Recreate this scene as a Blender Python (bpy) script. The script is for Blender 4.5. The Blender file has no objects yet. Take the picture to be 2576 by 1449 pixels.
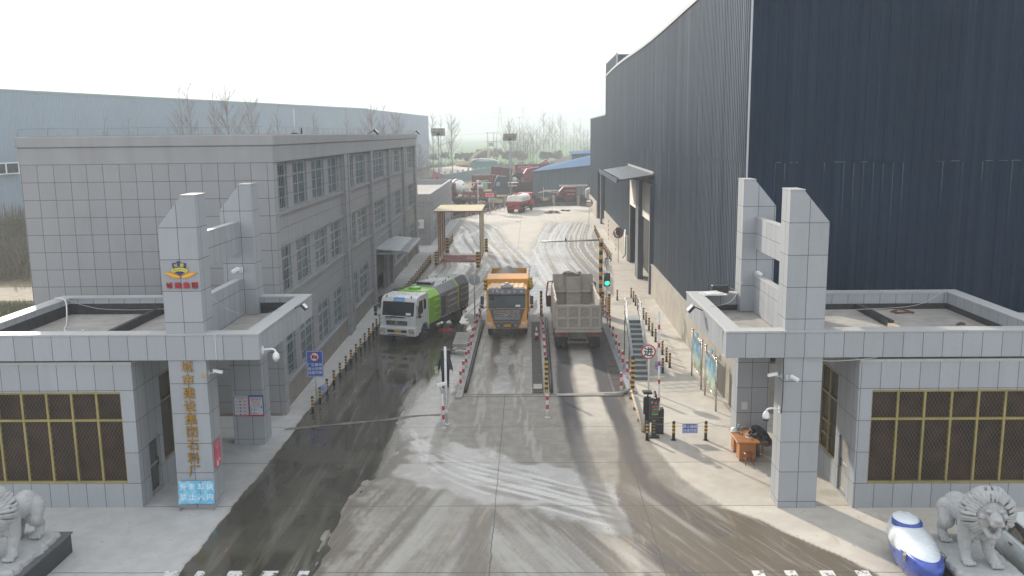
import bpy, math, random
import numpy as np
from mathutils import Matrix, Vector, noise

# ------------------------------------------------------------------ camera, sky, sun, exposure
scene = bpy.context.scene
FPX, PITCH, ROLL, YAW, CAMH = 2250.0, 9.8, -0.6, 1.15, 12.0
cam_data = bpy.data.cameras.new('camera')
cam = bpy.data.objects.new('camera', cam_data)
scene.collection.objects.link(cam)
scene.camera = cam
cam_data.sensor_width = 36.0
cam_data.lens = 36.0 * FPX / 2576.0
cam_data.clip_start = 0.5
cam_data.clip_end = 9000
RM = Matrix.Rotation(math.radians(YAW), 3, 'Z') @ Matrix.Rotation(math.radians(90 - PITCH), 3, 'X') @ Matrix.Rotation(math.radians(ROLL), 3, 'Z')
cam.matrix_world = Matrix.Translation((0, 0, CAMH)) @ RM.to_4x4()

SUN_EL, SUN_AZ = 25.0, 29.7           # azimuth measured from +Y towards -X
sun_dir = Vector((-math.sin(math.radians(SUN_AZ)) * math.cos(math.radians(SUN_EL)),
                  math.cos(math.radians(SUN_AZ)) * math.cos(math.radians(SUN_EL)), math.sin(math.radians(SUN_EL))))
sl = bpy.data.lights.new('sun', 'SUN')
sl.energy = 4.2
sl.angle = math.radians(1.6)
sl.color = (1.0, 0.90, 0.77)
sun = bpy.data.objects.new('sun', sl)
scene.collection.objects.link(sun)
sun.rotation_euler = sun_dir.to_track_quat('Z', 'Y').to_euler()
sun.location = (0, 0, 80)

world = bpy.data.worlds.new('World')
scene.world = world
world.use_nodes = True
wn = world.node_tree
wn.nodes.clear()
sky = wn.nodes.new('ShaderNodeTexSky')
sky.sky_type = 'NISHITA'
sky.sun_disc = False
sky.sun_elevation = math.radians(SUN_EL)
sky.sun_rotation = math.radians(-SUN_AZ)
sky.dust_density = 6.0
sky.air_density = 1.0
sky.ozone_density = 1.0
mixs = wn.nodes.new('ShaderNodeMixRGB')
mixs.blend_type = 'MIX'
mixs.inputs['Fac'].default_value = 0.80       # high thin overcast in front of the clear sky
mixs.inputs['Color2'].default_value = (9.5, 10.0, 10.7, 1)
wn.links.new(sky.outputs[0], mixs.inputs['Color1'])
wbg = wn.nodes.new('ShaderNodeBackground')
wbg.inputs['Strength'].default_value = 0.118
wn.links.new(mixs.outputs[0], wbg.inputs['Color'])
wo = wn.nodes.new('ShaderNodeOutputWorld')
wn.links.new(wbg.outputs[0], wo.inputs['Surface'])

vs = scene.view_settings
vs.view_transform = 'Standard'
vs.look = 'None'
vs.gamma = 1.0
vs.exposure = 0.30
vs.use_curve_mapping = False
scene.render.engine = 'CYCLES'
scene.cycles.max_bounces = 6
scene.cycles.diffuse_bounces = 3
scene.cycles.glossy_bounces = 3
scene.cycles.transparent_max_bounces = 8
scene.cycles.volume_bounces = 1
scene.cycles.caustics_reflective = False
scene.cycles.caustics_refractive = False
scene.cycles.sample_clamp_indirect = 6.0
scene.cycles.use_denoising = True

# ------------------------------------------------------------------ survey helpers: measured points -> metres
def ray(x, y):
    return RM @ Vector(((x - 1288.0) / FPX, -(y - 724.5) / FPX, -1.0))
def G(x, y, z=0.0):
    d = ray(x, y); t = (z - CAMH) / d.z
    return (d.x * t, d.y * t)
def atY(x, y, Y):
    d = ray(x, y); t = Y / d.y
    return (d.x * t, Y, CAMH + d.z * t)

# ------------------------------------------------------------------ node / material helpers
MATS = {}
def nd(nt, typ, **kw):
    n = nt.nodes.new(typ)
    for k, v in kw.items():
        if k.startswith('i_'):
            n.inputs[k[2:].replace('_', ' ')].default_value = v
        else:
            setattr(n, k, v)
    return n
def mth(nt, op, a, b=None, c=None, clamp=False):
    n = nt.nodes.new('ShaderNodeMath'); n.operation = op; n.use_clamp = clamp
    for i, q in enumerate((a, b, c)):
        if q is None: continue
        if isinstance(q, (int, float)): n.inputs[i].default_value = q
        else: nt.links.new(q, n.inputs[i])
    return n.outputs[0]
def mixc(nt, fac, a, b, blend='MIX'):
    n = nt.nodes.new('ShaderNodeMixRGB'); n.blend_type = blend
    for k, q in (('Fac', fac), ('Color1', a), ('Color2', b)):
        if isinstance(q, (int, float)): n.inputs[k].default_value = q
        elif isinstance(q, (tuple, list)): n.inputs[k].default_value = (*q[:3], 1)
        else: nt.links.new(q, n.inputs[k])
    return n.outputs[0]
def noise_n(nt, vec, scale, detail=4, rough=0.55, dist=0.0, sc3=None):
    if sc3 is not None:
        mp = nt.nodes.new('ShaderNodeMapping'); mp.inputs['Scale'].default_value = sc3
        nt.links.new(vec, mp.inputs['Vector']); vec = mp.outputs[0]
    n = nt.nodes.new('ShaderNodeTexNoise')
    n.inputs['Scale'].default_value = scale; n.inputs['Detail'].default_value = detail
    n.inputs['Roughness'].default_value = rough; n.inputs['Distortion'].default_value = dist
    nt.links.new(vec, n.inputs['Vector'])
    return n.outputs['Fac']
def ramp(nt, fac, lo, hi, a=0.0, b=1.0):
    n = nt.nodes.new('ShaderNodeMapRange'); n.interpolation_type = 'SMOOTHSTEP'
    nt.links.new(fac, n.inputs['Value'])
    n.inputs['From Min'].default_value = lo; n.inputs['From Max'].default_value = hi
    n.inputs['To Min'].default_value = a; n.inputs['To Max'].default_value = b
    return n.outputs[0]
def newmat(name):
    m = bpy.data.materials.new(name); m.use_nodes = True
    nt = m.node_tree; b = nt.nodes['Principled BSDF']
    MATS[name] = m
    return m, nt, b
def world_pos(nt):
    return nt.nodes.new('ShaderNodeNewGeometry').outputs['Position']
def mat(name, col, rough=0.6, metal=0.0, var=0.12, vscale=1.5, dirt=0.0, dirtcol=(0.30, 0.26, 0.20), bump=0.0, bscale=40.0, spec=0.5, streak=0.0, coat=0.0, emit=None, estr=0.0):
    """painted / mineral surface: colour with blotches, optional dirt, streaks and fine bump"""
    if name in MATS: return MATS[name]
    m, nt, b = newmat(name)
    pos = world_pos(nt)
    n1 = noise_n(nt, pos, vscale, 5, 0.6)
    c = mixc(nt, ramp(nt, n1, 0.3, 0.7), tuple(x * (1 - var) for x in col), tuple(min(1, x * (1 + var)) for x in col))
    if streak:
        n2 = noise_n(nt, pos, 1.0, 2, 0.5, 0, (3.0, 3.0, 0.02))
        c = mixc(nt, ramp(nt, n2, 0.42, 0.75, 0, streak), c, dirtcol)
    if dirt:
        n3 = noise_n(nt, pos, vscale * 2.3, 6, 0.65)
        c = mixc(nt, ramp(nt, n3, 0.45, 0.72, 0, dirt), c, dirtcol)
    nt.links.new(c, b.inputs['Base Color'])
    n4 = noise_n(nt, pos, vscale * 4, 3)
    nt.links.new(ramp(nt, n4, 0.3, 0.7, max(0.03, rough - 0.08), min(1, rough + 0.1)), b.inputs['Roughness'])
    b.inputs['Metallic'].default_value = metal
    b.inputs['Specular IOR Level'].default_value = spec
    if coat: b.inputs['Coat Weight'].default_value = coat
    if bump:
        bp = nt.nodes.new('ShaderNodeBump'); bp.inputs['Strength'].default_value = bump; bp.inputs['Distance'].default_value = 0.02
        nt.links.new(noise_n(nt, pos, bscale, 4), bp.inputs['Height']); nt.links.new(bp.outputs[0], b.inputs['Normal'])
    if emit:
        b.inputs['Emission Color'].default_value = (*emit, 1); b.inputs['Emission Strength'].default_value = estr
    return m
def tile_mat(name, col, pu, pv, ou, ov, w=0.010, jcol=(0.05, 0.055, 0.06), rough=0.55, speck=0.14, hlines=True, var=0.06, vlines=True, hl2=None):
    """stone cladding: joints every pu along the wall (offset ou) and pv in height (offset ov)"""
    m, nt, b = newmat(name)
    g = nt.nodes.new('ShaderNodeNewGeometry')
    sp = nt.nodes.new('ShaderNodeSeparateXYZ'); nt.links.new(g.outputs['Position'], sp.inputs[0])
    sn = nt.nodes.new('ShaderNodeSeparateXYZ'); nt.links.new(g.outputs['True Normal'], sn.inputs[0])
    facx = mth(nt, 'GREATER_THAN', mth(nt, 'ABSOLUTE', sn.outputs[0]), 0.7)
    u = mth(nt, 'ADD', mth(nt, 'MULTIPLY', sp.outputs[1], facx), mth(nt, 'MULTIPLY', mth(nt, 'ADD', sp.outputs[0], -ou), mth(nt, 'SUBTRACT', 1.0, facx)))
    u = mth(nt, 'ADD', u, mth(nt, 'MULTIPLY', facx, -0.4))
    def line(t, p, off):
        f = mth(nt, 'FRACT', mth(nt, 'ADD', mth(nt, 'DIVIDE', mth(nt, 'SUBTRACT', t, off), p), 0.5))
        return mth(nt, 'LESS_THAN', mth(nt, 'ABSOLUTE', mth(nt, 'SUBTRACT', f, 0.5)), w / p)
    top = mth(nt, 'GREATER_THAN', mth(nt, 'ABSOLUTE', sn.outputs[2]), 0.7)
    msk = 0.0
    if vlines: msk = line(u, pu, 0.0)
    if hlines:
        hl = mth(nt, 'MULTIPLY', line(sp.outputs[2], pv, ov), mth(nt, 'SUBTRACT', 1.0, top))
        msk = mth(nt, 'MAXIMUM', msk, hl)
    pos = g.outputs['Position']
    # each slab a shade of its own
    vr = nt.nodes.new('ShaderNodeTexWhiteNoise')
    cu = mth(nt, 'FLOOR', mth(nt, 'DIVIDE', u, pu)); cv = mth(nt, 'FLOOR', mth(nt, 'DIVIDE', mth(nt, 'SUBTRACT', sp.outputs[2], ov), pv))
    cb = nt.nodes.new('ShaderNodeCombineXYZ'); nt.links.new(cu, cb.inputs[0]); nt.links.new(cv, cb.inputs[1]); nt.links.new(facx, cb.inputs[2])
    nt.links.new(cb.outputs[0], vr.inputs['Vector'])
    c = mixc(nt, vr.outputs['Value'], tuple(x * (1 - var) for x in col), tuple(x * (1 + var) for x in col))
    s1 = noise_n(nt, pos, 55, 3, 0.7)
    c = mixc(nt, ramp(nt, s1, 0.35, 0.65, 0, 1), c, mixc(nt, 1.0, c, (1 - speck, 1 - speck, 1 - speck), 'MULTIPLY'))
    s2 = noise_n(nt, pos, 1.0, 5, 0.65, 0, (2.2, 2.2, 0.5))
    c = mixc(nt, ramp(nt, s2, 0.48, 0.75, 0, 0.35), c, tuple(x * 0.72 for x in col))
    c = mixc(nt, msk, c, jcol)
    nt.links.new(c, b.inputs['Base Color'])
    nt.links.new(ramp(nt, s1, 0.3, 0.7, rough - 0.1, rough + 0.1), b.inputs['Roughness'])
    bp = nt.nodes.new('ShaderNodeBump'); bp.inputs['Strength'].default_value = 0.4; bp.inputs['Distance'].default_value = 0.01
    nt.links.new(mth(nt, 'SUBTRACT', 1.0, msk) if not isinstance(msk, float) else s1, bp.inputs['Height']); nt.links.new(bp.outputs[0], b.inputs['Normal'])
    return m

# ------------------------------------------------------------------ object helpers
COL = scene.collection
class MB:
    """collects shapes into one mesh"""
    def __init__(s):
        s.v = []; s.f = []; s.m = []; s.s = []; s.M = None
    def add(s, vs_, fs, m=0, sm=False):
        o = len(s.v)
        if s.M is not None: vs_ = [tuple(s.M @ Vector(p)) for p in vs_]
        s.v.extend(tuple(p) for p in vs_)
        for f in fs:
            s.f.append(tuple(i + o for i in f)); s.m.append(m); s.s.append(sm)
        return s
    def box(s, x0, x1, y0, y1, z0, z1, m=0):
        if x0 > x1: x0, x1 = x1, x0
        if y0 > y1: y0, y1 = y1, y0
        if z0 > z1: z0, z1 = z1, z0
        return s.add([(x0,y0,z0),(x1,y0,z0),(x1,y1,z0),(x0,y1,z0),(x0,y0,z1),(x1,y0,z1),(x1,y1,z1),(x0,y1,z1)],
              [(0,3,2,1),(4,5,6,7),(0,1,5,4),(1,2,6,5),(2,3,7,6),(3,0,4,7)], m)
    def cyl(s, p0, p1, r0, r1=None, n=12, m=0, caps=True, sm=True):
        p0, p1 = Vector(p0), Vector(p1); r1 = r0 if r1 is None else r1
        d = (p1 - p0)
        if d.length < 1e-6: return s
        d.normalize(); a = d.orthogonal().normalized(); b = d.cross(a)
        vs_ = []
        for p, r in ((p0, r0), (p1, r1)):
            for i in range(n):
                t = 2 * math.pi * i / n
                vs_.append(p + a * (r * math.cos(t)) + b * (r * math.sin(t)))
        s.add(vs_, [(i, (i + 1) % n, n + (i + 1) % n, n + i) for i in range(n)], m, sm)
        if caps: s.add(vs_, [tuple(range(n - 1, -1, -1)), tuple(range(n, 2 * n))], m, False)
        return s
    def tube(s, pts, r, n=8, m=0):
        pts = [Vector(p) for p in pts]
        rs = r if isinstance(r, (list, tuple)) else [r] * len(pts)
        vs_ = []; up = None
        for i, p in enumerate(pts):
            d = (pts[min(i + 1, len(pts) - 1)] - pts[max(i - 1, 0)]).normalized()
            a = d.orthogonal().normalized() if up is None else (up - d * up.dot(d)).normalized()
            up = a; b = d.cross(a)
            for k in range(n):
                t = 2 * math.pi * k / n
                vs_.append(p + (a * math.cos(t) + b * math.sin(t)) * rs[i])
        fs = []
        for i in range(len(pts) - 1):
            for k in range(n):
                fs.append((i * n + k, i * n + (k + 1) % n, (i + 1) * n + (k + 1) % n, (i + 1) * n + k))
        s.add(vs_, fs, m, True)
        s.add([vs_[k] for k in range(n)], [tuple(range(n - 1, -1, -1))], m); s.add([vs_[-n + k] for k in range(n)], [tuple(range(n))], m)
        return s
    def ball(s, c, r, n=12, m=0, rings=8, z0=-1.0, z1=1.0):
        rx, ry, rz = r if isinstance(r, (tuple, list)) else (r, r, r)
        vs_ = []; a0, a1 = math.asin(z0), math.asin(z1)
        for j in range(rings + 1):
            a = a0 + (a1 - a0) * j / rings
            for i in range(n):
                t = 2 * math.pi * i / n
                vs_.append((c[0] + rx * math.cos(a) * math.cos(t), c[1] + ry * math.cos(a) * math.sin(t), c[2] + rz * math.sin(a)))
        fs = [(j * n + i, j * n + (i + 1) % n, (j + 1) * n + (i + 1) % n, (j + 1) * n + i) for j in range(rings) for i in range(n)]
        s.add(vs_, fs, m, True)
        if z0 > -0.99: s.add(vs_[:n], [tuple(range(n - 1, -1, -1))], m)
        if z1 < 0.99: s.add(vs_[-n:], [tuple(range(n))], m)
        return s
    def lathe(s, c, prof, n=16, m=0, ms=None):
        """prof: (radius, height) from bottom to top round the vertical through c; ms = material of each band"""
        vs_ = []
        for r, z in prof:
            for i in range(n):
                t = 2 * math.pi * i / n
                vs_.append((c[0] + r * math.cos(t), c[1] + r * math.sin(t), c[2] + z))
        o = len(s.v)
        if s.M is not None: vs_ = [tuple(s.M @ Vector(p)) for p in vs_]
        s.v.extend(vs_)
        for j in range(len(prof) - 1):
            for i in range(n):
                s.f.append((o + j * n + i, o + j * n + (i + 1) % n, o + (j + 1) * n + (i + 1) % n, o + (j + 1) * n + i))
                s.m.append(ms[j] if ms else m); s.s.append(True)
        s.f.append(tuple(o + i for i in range(n - 1, -1, -1))); s.m.append(ms[0] if ms else m); s.s.append(False)
        k = o + (len(prof) - 1) * n
        s.f.append(tuple(k + i for i in range(n))); s.m.append(ms[-1] if ms else m); s.s.append(False)
        return s
    def prism(s, poly, axis, a0, a1, m=0):
        """polygon in the plane across `axis` ('x': (y,z), 'y': (x,z), 'z': (x,y)), from a0 to a1"""
        n = len(poly)
        def P(q, a):
            return (a, q[0], q[1]) if axis == 'x' else (q[0], a, q[1]) if axis == 'y' else (q[0], q[1], a)
        vs_ = [P(q, a0) for q in poly] + [P(q, a1) for q in poly]
        s.add(vs_, [tuple(range(n)), tuple(range(2 * n - 1, n - 1, -1))] + [(i, n + i, n + (i + 1) % n, (i + 1) % n) for i in range(n)], m)
        return s
    def rings(s, rs, m=0, sm=True, close=True):
        """loft through equal-length loops of points"""
        n = len(rs[0]); vs_ = [p for r in rs for p in r]
        s.add(vs_, [(j * n + i, j * n + (i + 1) % n, (j + 1) * n + (i + 1) % n, (j + 1) * n + i) for j in range(len(rs) - 1) for i in range(n)], m, sm)
        if close:
            s.add(rs[0], [tuple(range(n - 1, -1, -1))], m); s.add(rs[-1], [tuple(range(n))], m)
        return s
    def quad(s, a, b, c, d, m=0):
        return s.add([a, b, c, d], [(0, 1, 2, 3)], m)
    def build(s, name, mats, parent=None, bev=0.0, seg=1, fix=True, rel=None, mods=()):
        if not isinstance(mats, (list, tuple)): mats = [mats]
        me = bpy.data.meshes.new(name)
        off = Vector((0, 0, 0))
        if rel is not None: off = Vector(rel)
        elif parent is not None and parent.get('_world'): off = Vector(parent['_world'])
        me.from_pydata([tuple(Vector(p) - off) for p in s.v], [], s.f)
        for mm in mats: me.materials.append(mm)
        me.polygons.foreach_set('material_index', s.m)
        me.polygons.foreach_set('use_smooth', s.s)
        if fix:
            import bmesh
            bm = bmesh.new(); bm.from_mesh(me)
            bmesh.ops.remove_doubles(bm, verts=bm.verts, dist=1e-5)
            bmesh.ops.recalc_face_normals(bm, faces=bm.faces)
            bm.to_mesh(me); bm.free()
        me.update()
        o = bpy.data.objects.new(name, me)
        COL.objects.link(o)
        if parent is not None: o.parent = parent
        if bev:
            md = o.modifiers.new('bevel', 'BEVEL'); md.width = bev; md.segments = seg; md.limit_method = 'ANGLE'; md.angle_limit = math.radians(40)
        for typ, kw in mods:
            md = o.modifiers.new(typ.lower(), typ)
            for k, v in kw.items(): setattr(md, k, v)
        if parent is not None and parent.get('_world'): o['_world'] = parent['_world']
        return o
WORLD_KEYS = []
def tag(o, label=None, cat=None, group=None, kind=None):
    if label: o['label'] = label
    if cat: o['category'] = cat
    if group: o['group'] = group
    if kind: o['kind'] = kind
    return o
def thing(name, label, cat, loc=(0, 0, 0), rotz=0.0, group=None, world_coords=False):
    o = bpy.data.objects.new(name, None); COL.objects.link(o)
    o.location = loc; o.rotation_euler = (0, 0, rotz)
    o.empty_display_size = 0.3
    tag(o, label, cat, group)
    if world_coords: o['_world'] = list(loc); WORLD_KEYS.append(o)
    return o
def dup(root, loc=None, rotz=None, label=None, group=None, scale=None):
    r = root.copy(); COL.objects.link(r)
    if loc is not None: r.location = loc
    if rotz is not None: r.rotation_euler = (0, 0, rotz)
    if scale is not None: r.scale = (scale, scale, scale) if not isinstance(scale, (tuple, list)) else scale
    if label: r['label'] = label
    if group: r['group'] = group
    for ch in list(root.children):
        c = ch.copy(); COL.objects.link(c); c.parent = r
        for g in list(ch.children):
            d = g.copy(); COL.objects.link(d); d.parent = c
    return r
_TC = {}
def glyphs(txt, bold=0.0, depth=0.0):
    if '城' in txt: bold = 0.0
    key = (txt, bold, depth)
    if key in _TC: return _TC[key]
    cu = bpy.data.curves.new('lettering', 'FONT'); cu.body = txt; cu.size = 1.0
    cu.align_x = 'CENTER'; cu.align_y = 'CENTER'; cu.resolution_u = 3
    cu.offset = bold; cu.extrude = depth
    ob = bpy.data.objects.new('lettering', cu); COL.objects.link(ob)
    dg = bpy.context.evaluated_depsgraph_get()
    me = bpy.data.meshes.new_from_object(ob.evaluated_get(dg))
    vs_ = [tuple(v.co) for v in me.vertices]; fs = [tuple(p.vertices) for p in me.polygons]
    bpy.data.objects.remove(ob); bpy.data.curves.remove(cu); bpy.data.meshes.remove(me)
    _TC[key] = (vs_, fs)
    return _TC[key]
def letters(mb, txt, c, size, ux=(1, 0, 0), uz=(0, 0, 1), m=0, bold=0.0, depth=0.0, sx=1.0):
    """flat or extruded lettering centred at c, reading along ux with uz upwards"""
    vs_, fs = glyphs(txt, bold, depth)
    ux, uz, c = Vector(ux).normalized(), Vector(uz).normalized(), Vector(c); un = ux.cross(uz)
    if not vs_: return
    mx = (max(v[0] for v in vs_) + min(v[0] for v in vs_)) / 2; my = (max(v[1] for v in vs_) + min(v[1] for v in vs_)) / 2
    mb.add([c + ux * ((v[0] - mx) * size * sx) + uz * ((v[1] - my) * size) + un * (v[2] * size) for v in vs_], fs, m)
# ------------------------------------------------------------------ ground
rng = np.random.default_rng(7)
def vnoise(X, Y, sx, sy=None, seed=0, oct_=3):
    sy = sx if sy is None else sy
    out = np.zeros_like(X); amp = 1.0; tot = 0
    for o in range(oct_):
        r = np.random.default_rng(seed * 31 + o); T = r.random((257, 257))
        u = X / sx * 2 ** o + 1000.3; v = Y / sy * 2 ** o + 1000.7
        i = np.floor(u).astype(int); j = np.floor(v).astype(int); fu = u - i; fv = v - j
        fu = fu * fu * (3 - 2 * fu); fv = fv * fv * (3 - 2 * fv)
        i0, j0, i1, j1 = i % 257, j % 257, (i + 1) % 257, (j + 1) % 257
        out += amp * ((T[i0, j0] * (1 - fu) + T[i1, j0] * fu) * (1 - fv) + (T[i0, j1] * (1 - fu) + T[i1, j1] * fu) * fv)
        tot += amp; amp *= 0.5
    return out / tot
def sst(x, a, b):
    t = np.clip((x - a) / (b - a), 0, 1); return t * t * (3 - 2 * t)
def pdist(X, Y, pts):
    d = np.full(X.shape, 1e9)
    for (x0, y0), (x1, y1) in zip(pts[:-1], pts[1:]):
        dx, dy = x1 - x0, y1 - y0; L = dx * dx + dy * dy + 1e-9
        t = np.clip(((X - x0) * dx + (Y - y0) * dy) / L, 0, 1)
        d = np.minimum(d, np.hypot(X - x0 - t * dx, Y - y0 - t * dy))
    return d
def inpoly(X, Y, P):
    ins = np.zeros(X.shape, bool); n = len(P)
    for i in range(n):
        x0, y0 = P[i]; x1, y1 = P[(i + 1) % n]
        if y0 == y1: continue
        c = ((y0 > Y) != (y1 > Y)) & (X < (x1 - x0) * (Y - y0) / (y1 - y0) + x0)
        ins ^= c
    return ins
def pmask(X, Y, P, soft):
    d = pdist(X, Y, list(P) + [P[0]]); s_ = np.where(inpoly(X, Y, P), 1, -1)
    return sst(s_ * d, -soft, soft)
def smooth_line(pts, n=10):
    p = [Vector((*q, 0)) for q in pts]; out = []
    for i in range(len(p) - 1):
        a, b, c, d = p[max(i - 1, 0)], p[i], p[i + 1], p[min(i + 2, len(p) - 1)]
        for k in range(n):
            t = k / n
            q = 0.5 * ((2 * b) + (c - a) * t + (2 * a - 5 * b + 4 * c - d) * t * t + (3 * b - a - 3 * c + d) * t ** 3)
            out.append((q.x, q.y))
    out.append(tuple(p[-1][:2])); return out
def zr(x, y): return G((1400 + x / 1.697) * .6289, (1450 + y / 1.697) * .6289)
def z7(x, y): return G((1650 + x / 3.623) * .6289, (700 + y / 3.623) * .6289)

ys = [11.0]
while ys[-1] < 152: ys.append(ys[-1] + min(0.8, max(0.075, ys[-1] ** 2 / 9500.0)))
xs = np.concatenate([np.arange(-30, -12, 0.45), np.arange(-12, 12, 0.105), np.arange(12, 24.1, 0.45)])
ys = np.array(ys)
X, Y = np.meshgrid(xs, ys)
n_a = vnoise(X, Y, 1.1, 1.6, 1, 4); n_b = vnoise(X, Y, 0.35, 0.5, 2, 3); n_c = vnoise(X, Y, 3.0, 5.0, 3, 3)
nn = (n_a - .5) * .9 + (n_b - .5) * .5
wet = np.zeros_like(X); slu = np.zeros_like(X); mud = np.zeros_like(X); dry = np.zeros_like(X); trk = np.zeros_like(X); soil = np.zeros_like(X)
# dark flooded lane beside the office
ty = [11, 22.9, 25.5, 28, 30, 32.3, 35.4, 38.9, 42.3, 47.2, 52, 60, 66]; tx = [-5.9, -6.06, -6.17, -6.1, -5.54, -5.29, -5.43, -5.35, -4.87, -4.39, -3.9, -4.5, -7.2]
xb = np.interp(Y, ty, tx)
worn = sst(.30 - np.abs(X + 6.75 - .25 * np.sin(Y * .12)), -.2, .2) * sst(40 - Y, 0, 6)
left_edge = -9.8 + 0.25 * np.exp(-((Y - 31) / 4) ** 2) * 0 
wet = sst(X - left_edge + nn * .35, -.1, .1) * sst(xb - X + nn * (.25 + 1.0 * sst(Y, 27.5, 30)) + (vnoise(X, Y, .12, .9, 71, 2) - .5) * .7, -.22, .22) * sst(67 - Y + nn * 6, -1, 1)
# thin grey slurry film in front of the weighbridge
P1 = [(-5.3, 32.5), (-5.5, 30.9), (-5.27, 30.3), (-3.59, 29.0), (-2.66, 28.7), (-1.75, 27.7), (-1.17, 27.9), (-.14, 27.3), (.79, 26.5), (1.86, 25.9), (2.9, 25.1), (3.6, 26.4), (3.3, 28.6), (1.7, 30.3), (-.9, 32.2), (-3.1, 33.9), (-3.45, 36.5), (-3.5, 41), (-3.55, 50), (-3.6, 56), (-4.6, 56), (-4.4, 47), (-4.85, 42.3), (-5.35, 38.9), (-5.45, 35.4)]
slu = pmask(X + nn * .5, Y + nn * .9, P1, .13) * .35 + pmask(X + nn * .9, Y + nn * 1.4, P1, .6) * .65
slu *= 1 - .9 * sst(pdist(X, Y, [(-3.25, 40), (-3.55, 36), (-3.75, 34), (-3.55, 31.5)]) + nn * .3, .34, .26) * .8
slu *= 1 - .55 * sst(nn + .1 * np.sin(X), .28, .42)
damp = sst(X - xb, -.1, .1) * sst(xb + .9 + nn * 2.0 - X, -.1, .5) * sst(36 - Y, 0, 3)
mud = np.maximum(mud, damp * .75)
slu *= 1 - damp * .5
# broad smeared sweeps of wheels turning towards the lower right
sweep = np.zeros_like(X)
base_l = [zr(420, 470), zr(520, 560), zr(650, 630), zr(830, 690), zr(1000, 730), zr(1250, 790), zr(1480, 850), zr(1700, 900), zr(1950, 990)]
for k, (o, w, a) in enumerate([(-.55, .05, .7), (-.25, .035, .9), (0, .07, .9), (.22, .03, .8), (.40, .09, .9), (.66, .03, .9), (.85, .05, .8), (1.1, .10, .9), (1.4, .03, .7), (1.62, .05, .9), (1.95, .12, .8), (2.3, .04, .7)]):
    L = smooth_line([(x + o * .25, y - o * 1.15) for x, y in base_l], 5)
    d = pdist(X + (n_a - .5) * .15, Y, L) + (n_b - .5) * .06
    m_ = a * sst(max(w * 1.5, .085) - d, -.06, .05) * sst(3.4 - X, 0, 1.2) * sst(vnoise(X, Y, 2.5, .6, 40 + k, 2), .30, .5)
    if k % 2: trk = np.maximum(trk, m_)
    else: sweep = np.maximum(sweep, m_)
slu *= 1 - .75 * sweep * sst(X, -3.4, -1.0)
slu *= .55 + .45 * sst(pdist(X, Y, [zr(520, 900), zr(870, 985), zr(1200, 1020), zr(1640, 1140)]) + nn * .3, .0, .9) 
slu = np.maximum(slu, pmask(X + nn * .8, Y + nn * 1.2, P1, .5) * .45)
# paired tyre lanes leaving the two weighbridges
def lane(pts, w, soft=.1): return sst(w - pdist(X + (n_a - .5) * .18, Y, smooth_line(pts, 6)), -soft, soft)
ld = np.maximum(lane([(1.78, 62), (1.78, 46)] + [zr(1447, 0), zr(1470, 240), zr(1530, 500), zr(1620, 760), zr(1750, 1000), zr(1950, 1200), zr(2300, 1449)], .36, .10),
                lane([(3.68, 62), (3.68, 46)] + [zr(1690, 0), zr(1760, 240), zr(1860, 450), zr(1960, 700), zr(2150, 930), zr(2500, 1150)], .38, .10))
ldark = np.clip(ld * (0.50 + .55 * sst(Y, 32, 39)) * (.75 + .5 * vnoise(X, Y, .25, 2.5, 9, 2)), 0, 1)
pale_mid = sst(.62 - np.abs(X - 2.85) + (n_a - .5) * .1, -.1, .12) * sst(Y, 33, 38) * sst(62 - Y, 0, 4)
lp = np.maximum(lane([zr(880, -300), zr(880, 0), zr(880, 250), zr(880, 400), zr(930, 560), zr(1010, 640)], .34), lane([zr(1130, -300), zr(1140, 0), zr(1150, 250), zr(1185, 420), zr(1290, 660)], .34))
lpn = sst(vnoise(X, Y, .085, 1.6, 12, 2), .42, .58)
trk = np.maximum(trk, lp * .42 * lpn * sst(62 - Y, 0, 4)); mud = np.maximum(mud, lp * .42 * (1 - lpn))
mud = np.maximum(mud, sst(.10 - np.abs(pdist(X, Y, smooth_line([zr(880, 0), zr(880, 400), zr(930, 560), zr(1010, 640)], 6)) - .40), -.08, .05) * .35)
# brown turning band round the sidewalk corner
PB = [zr(1960, 620), zr(2050, 800), zr(2206, 880), (7.04, 26.6), (7.69, 25.5), (8.37, 24.6), (8.95, 23.7), (9.6, 22.4), (10.5, 20), (10, 11), (5, 11), (3.2, 18), zr(2000, 1449), zr(1900, 1100), zr(1800, 880), zr(1830, 700), zr(1800, 420), zr(1730, 180), zr(1860, 200), zr(1900, 420)]
mband = pmask(X + nn * .3, Y + nn * .5, PB, .14)
mud = np.maximum(mud, mband * (.55 + .6 * vnoise(X * .8 + Y * .25, Y, .35, 4, 15, 3)))
P3 = [zr(1150, 1020), zr(1400, 1090), zr(1640, 1130), zr(1780, 1190), zr(1960, 1449), zr(1560, 1449)]
mud = np.maximum(mud, pmask(X + nn * .4, Y + nn * .6, P3, .3) * .45 * (.5 + n_a))
# streaked front apron
wdir = np.arctan2(.23, 1.0)
ua = X * np.cos(-.22) + Y * np.sin(-.22)
ub = X * np.cos(.42) + Y * np.sin(.42)
u = np.where(X < -1.2, ua, ub); st = vnoise(u, Y, .28, 6, 21, 3); st2 = vnoise(u, Y, .8, 7, 22, 2)
apron = sst(29.9 - Y, -1, 1.5) * sst(X, -6.4, -5.6) * sst(7 - X, 0, 1) * (1 - slu)
mud = np.maximum(mud, apron * (sst(st, .46, .62) * .62 + .05))
trk = np.maximum(trk, apron * sst(st2, .50, .68) * .45); dry = np.maximum(dry, apron * .28 * sst(n_c, .3, .6))
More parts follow.
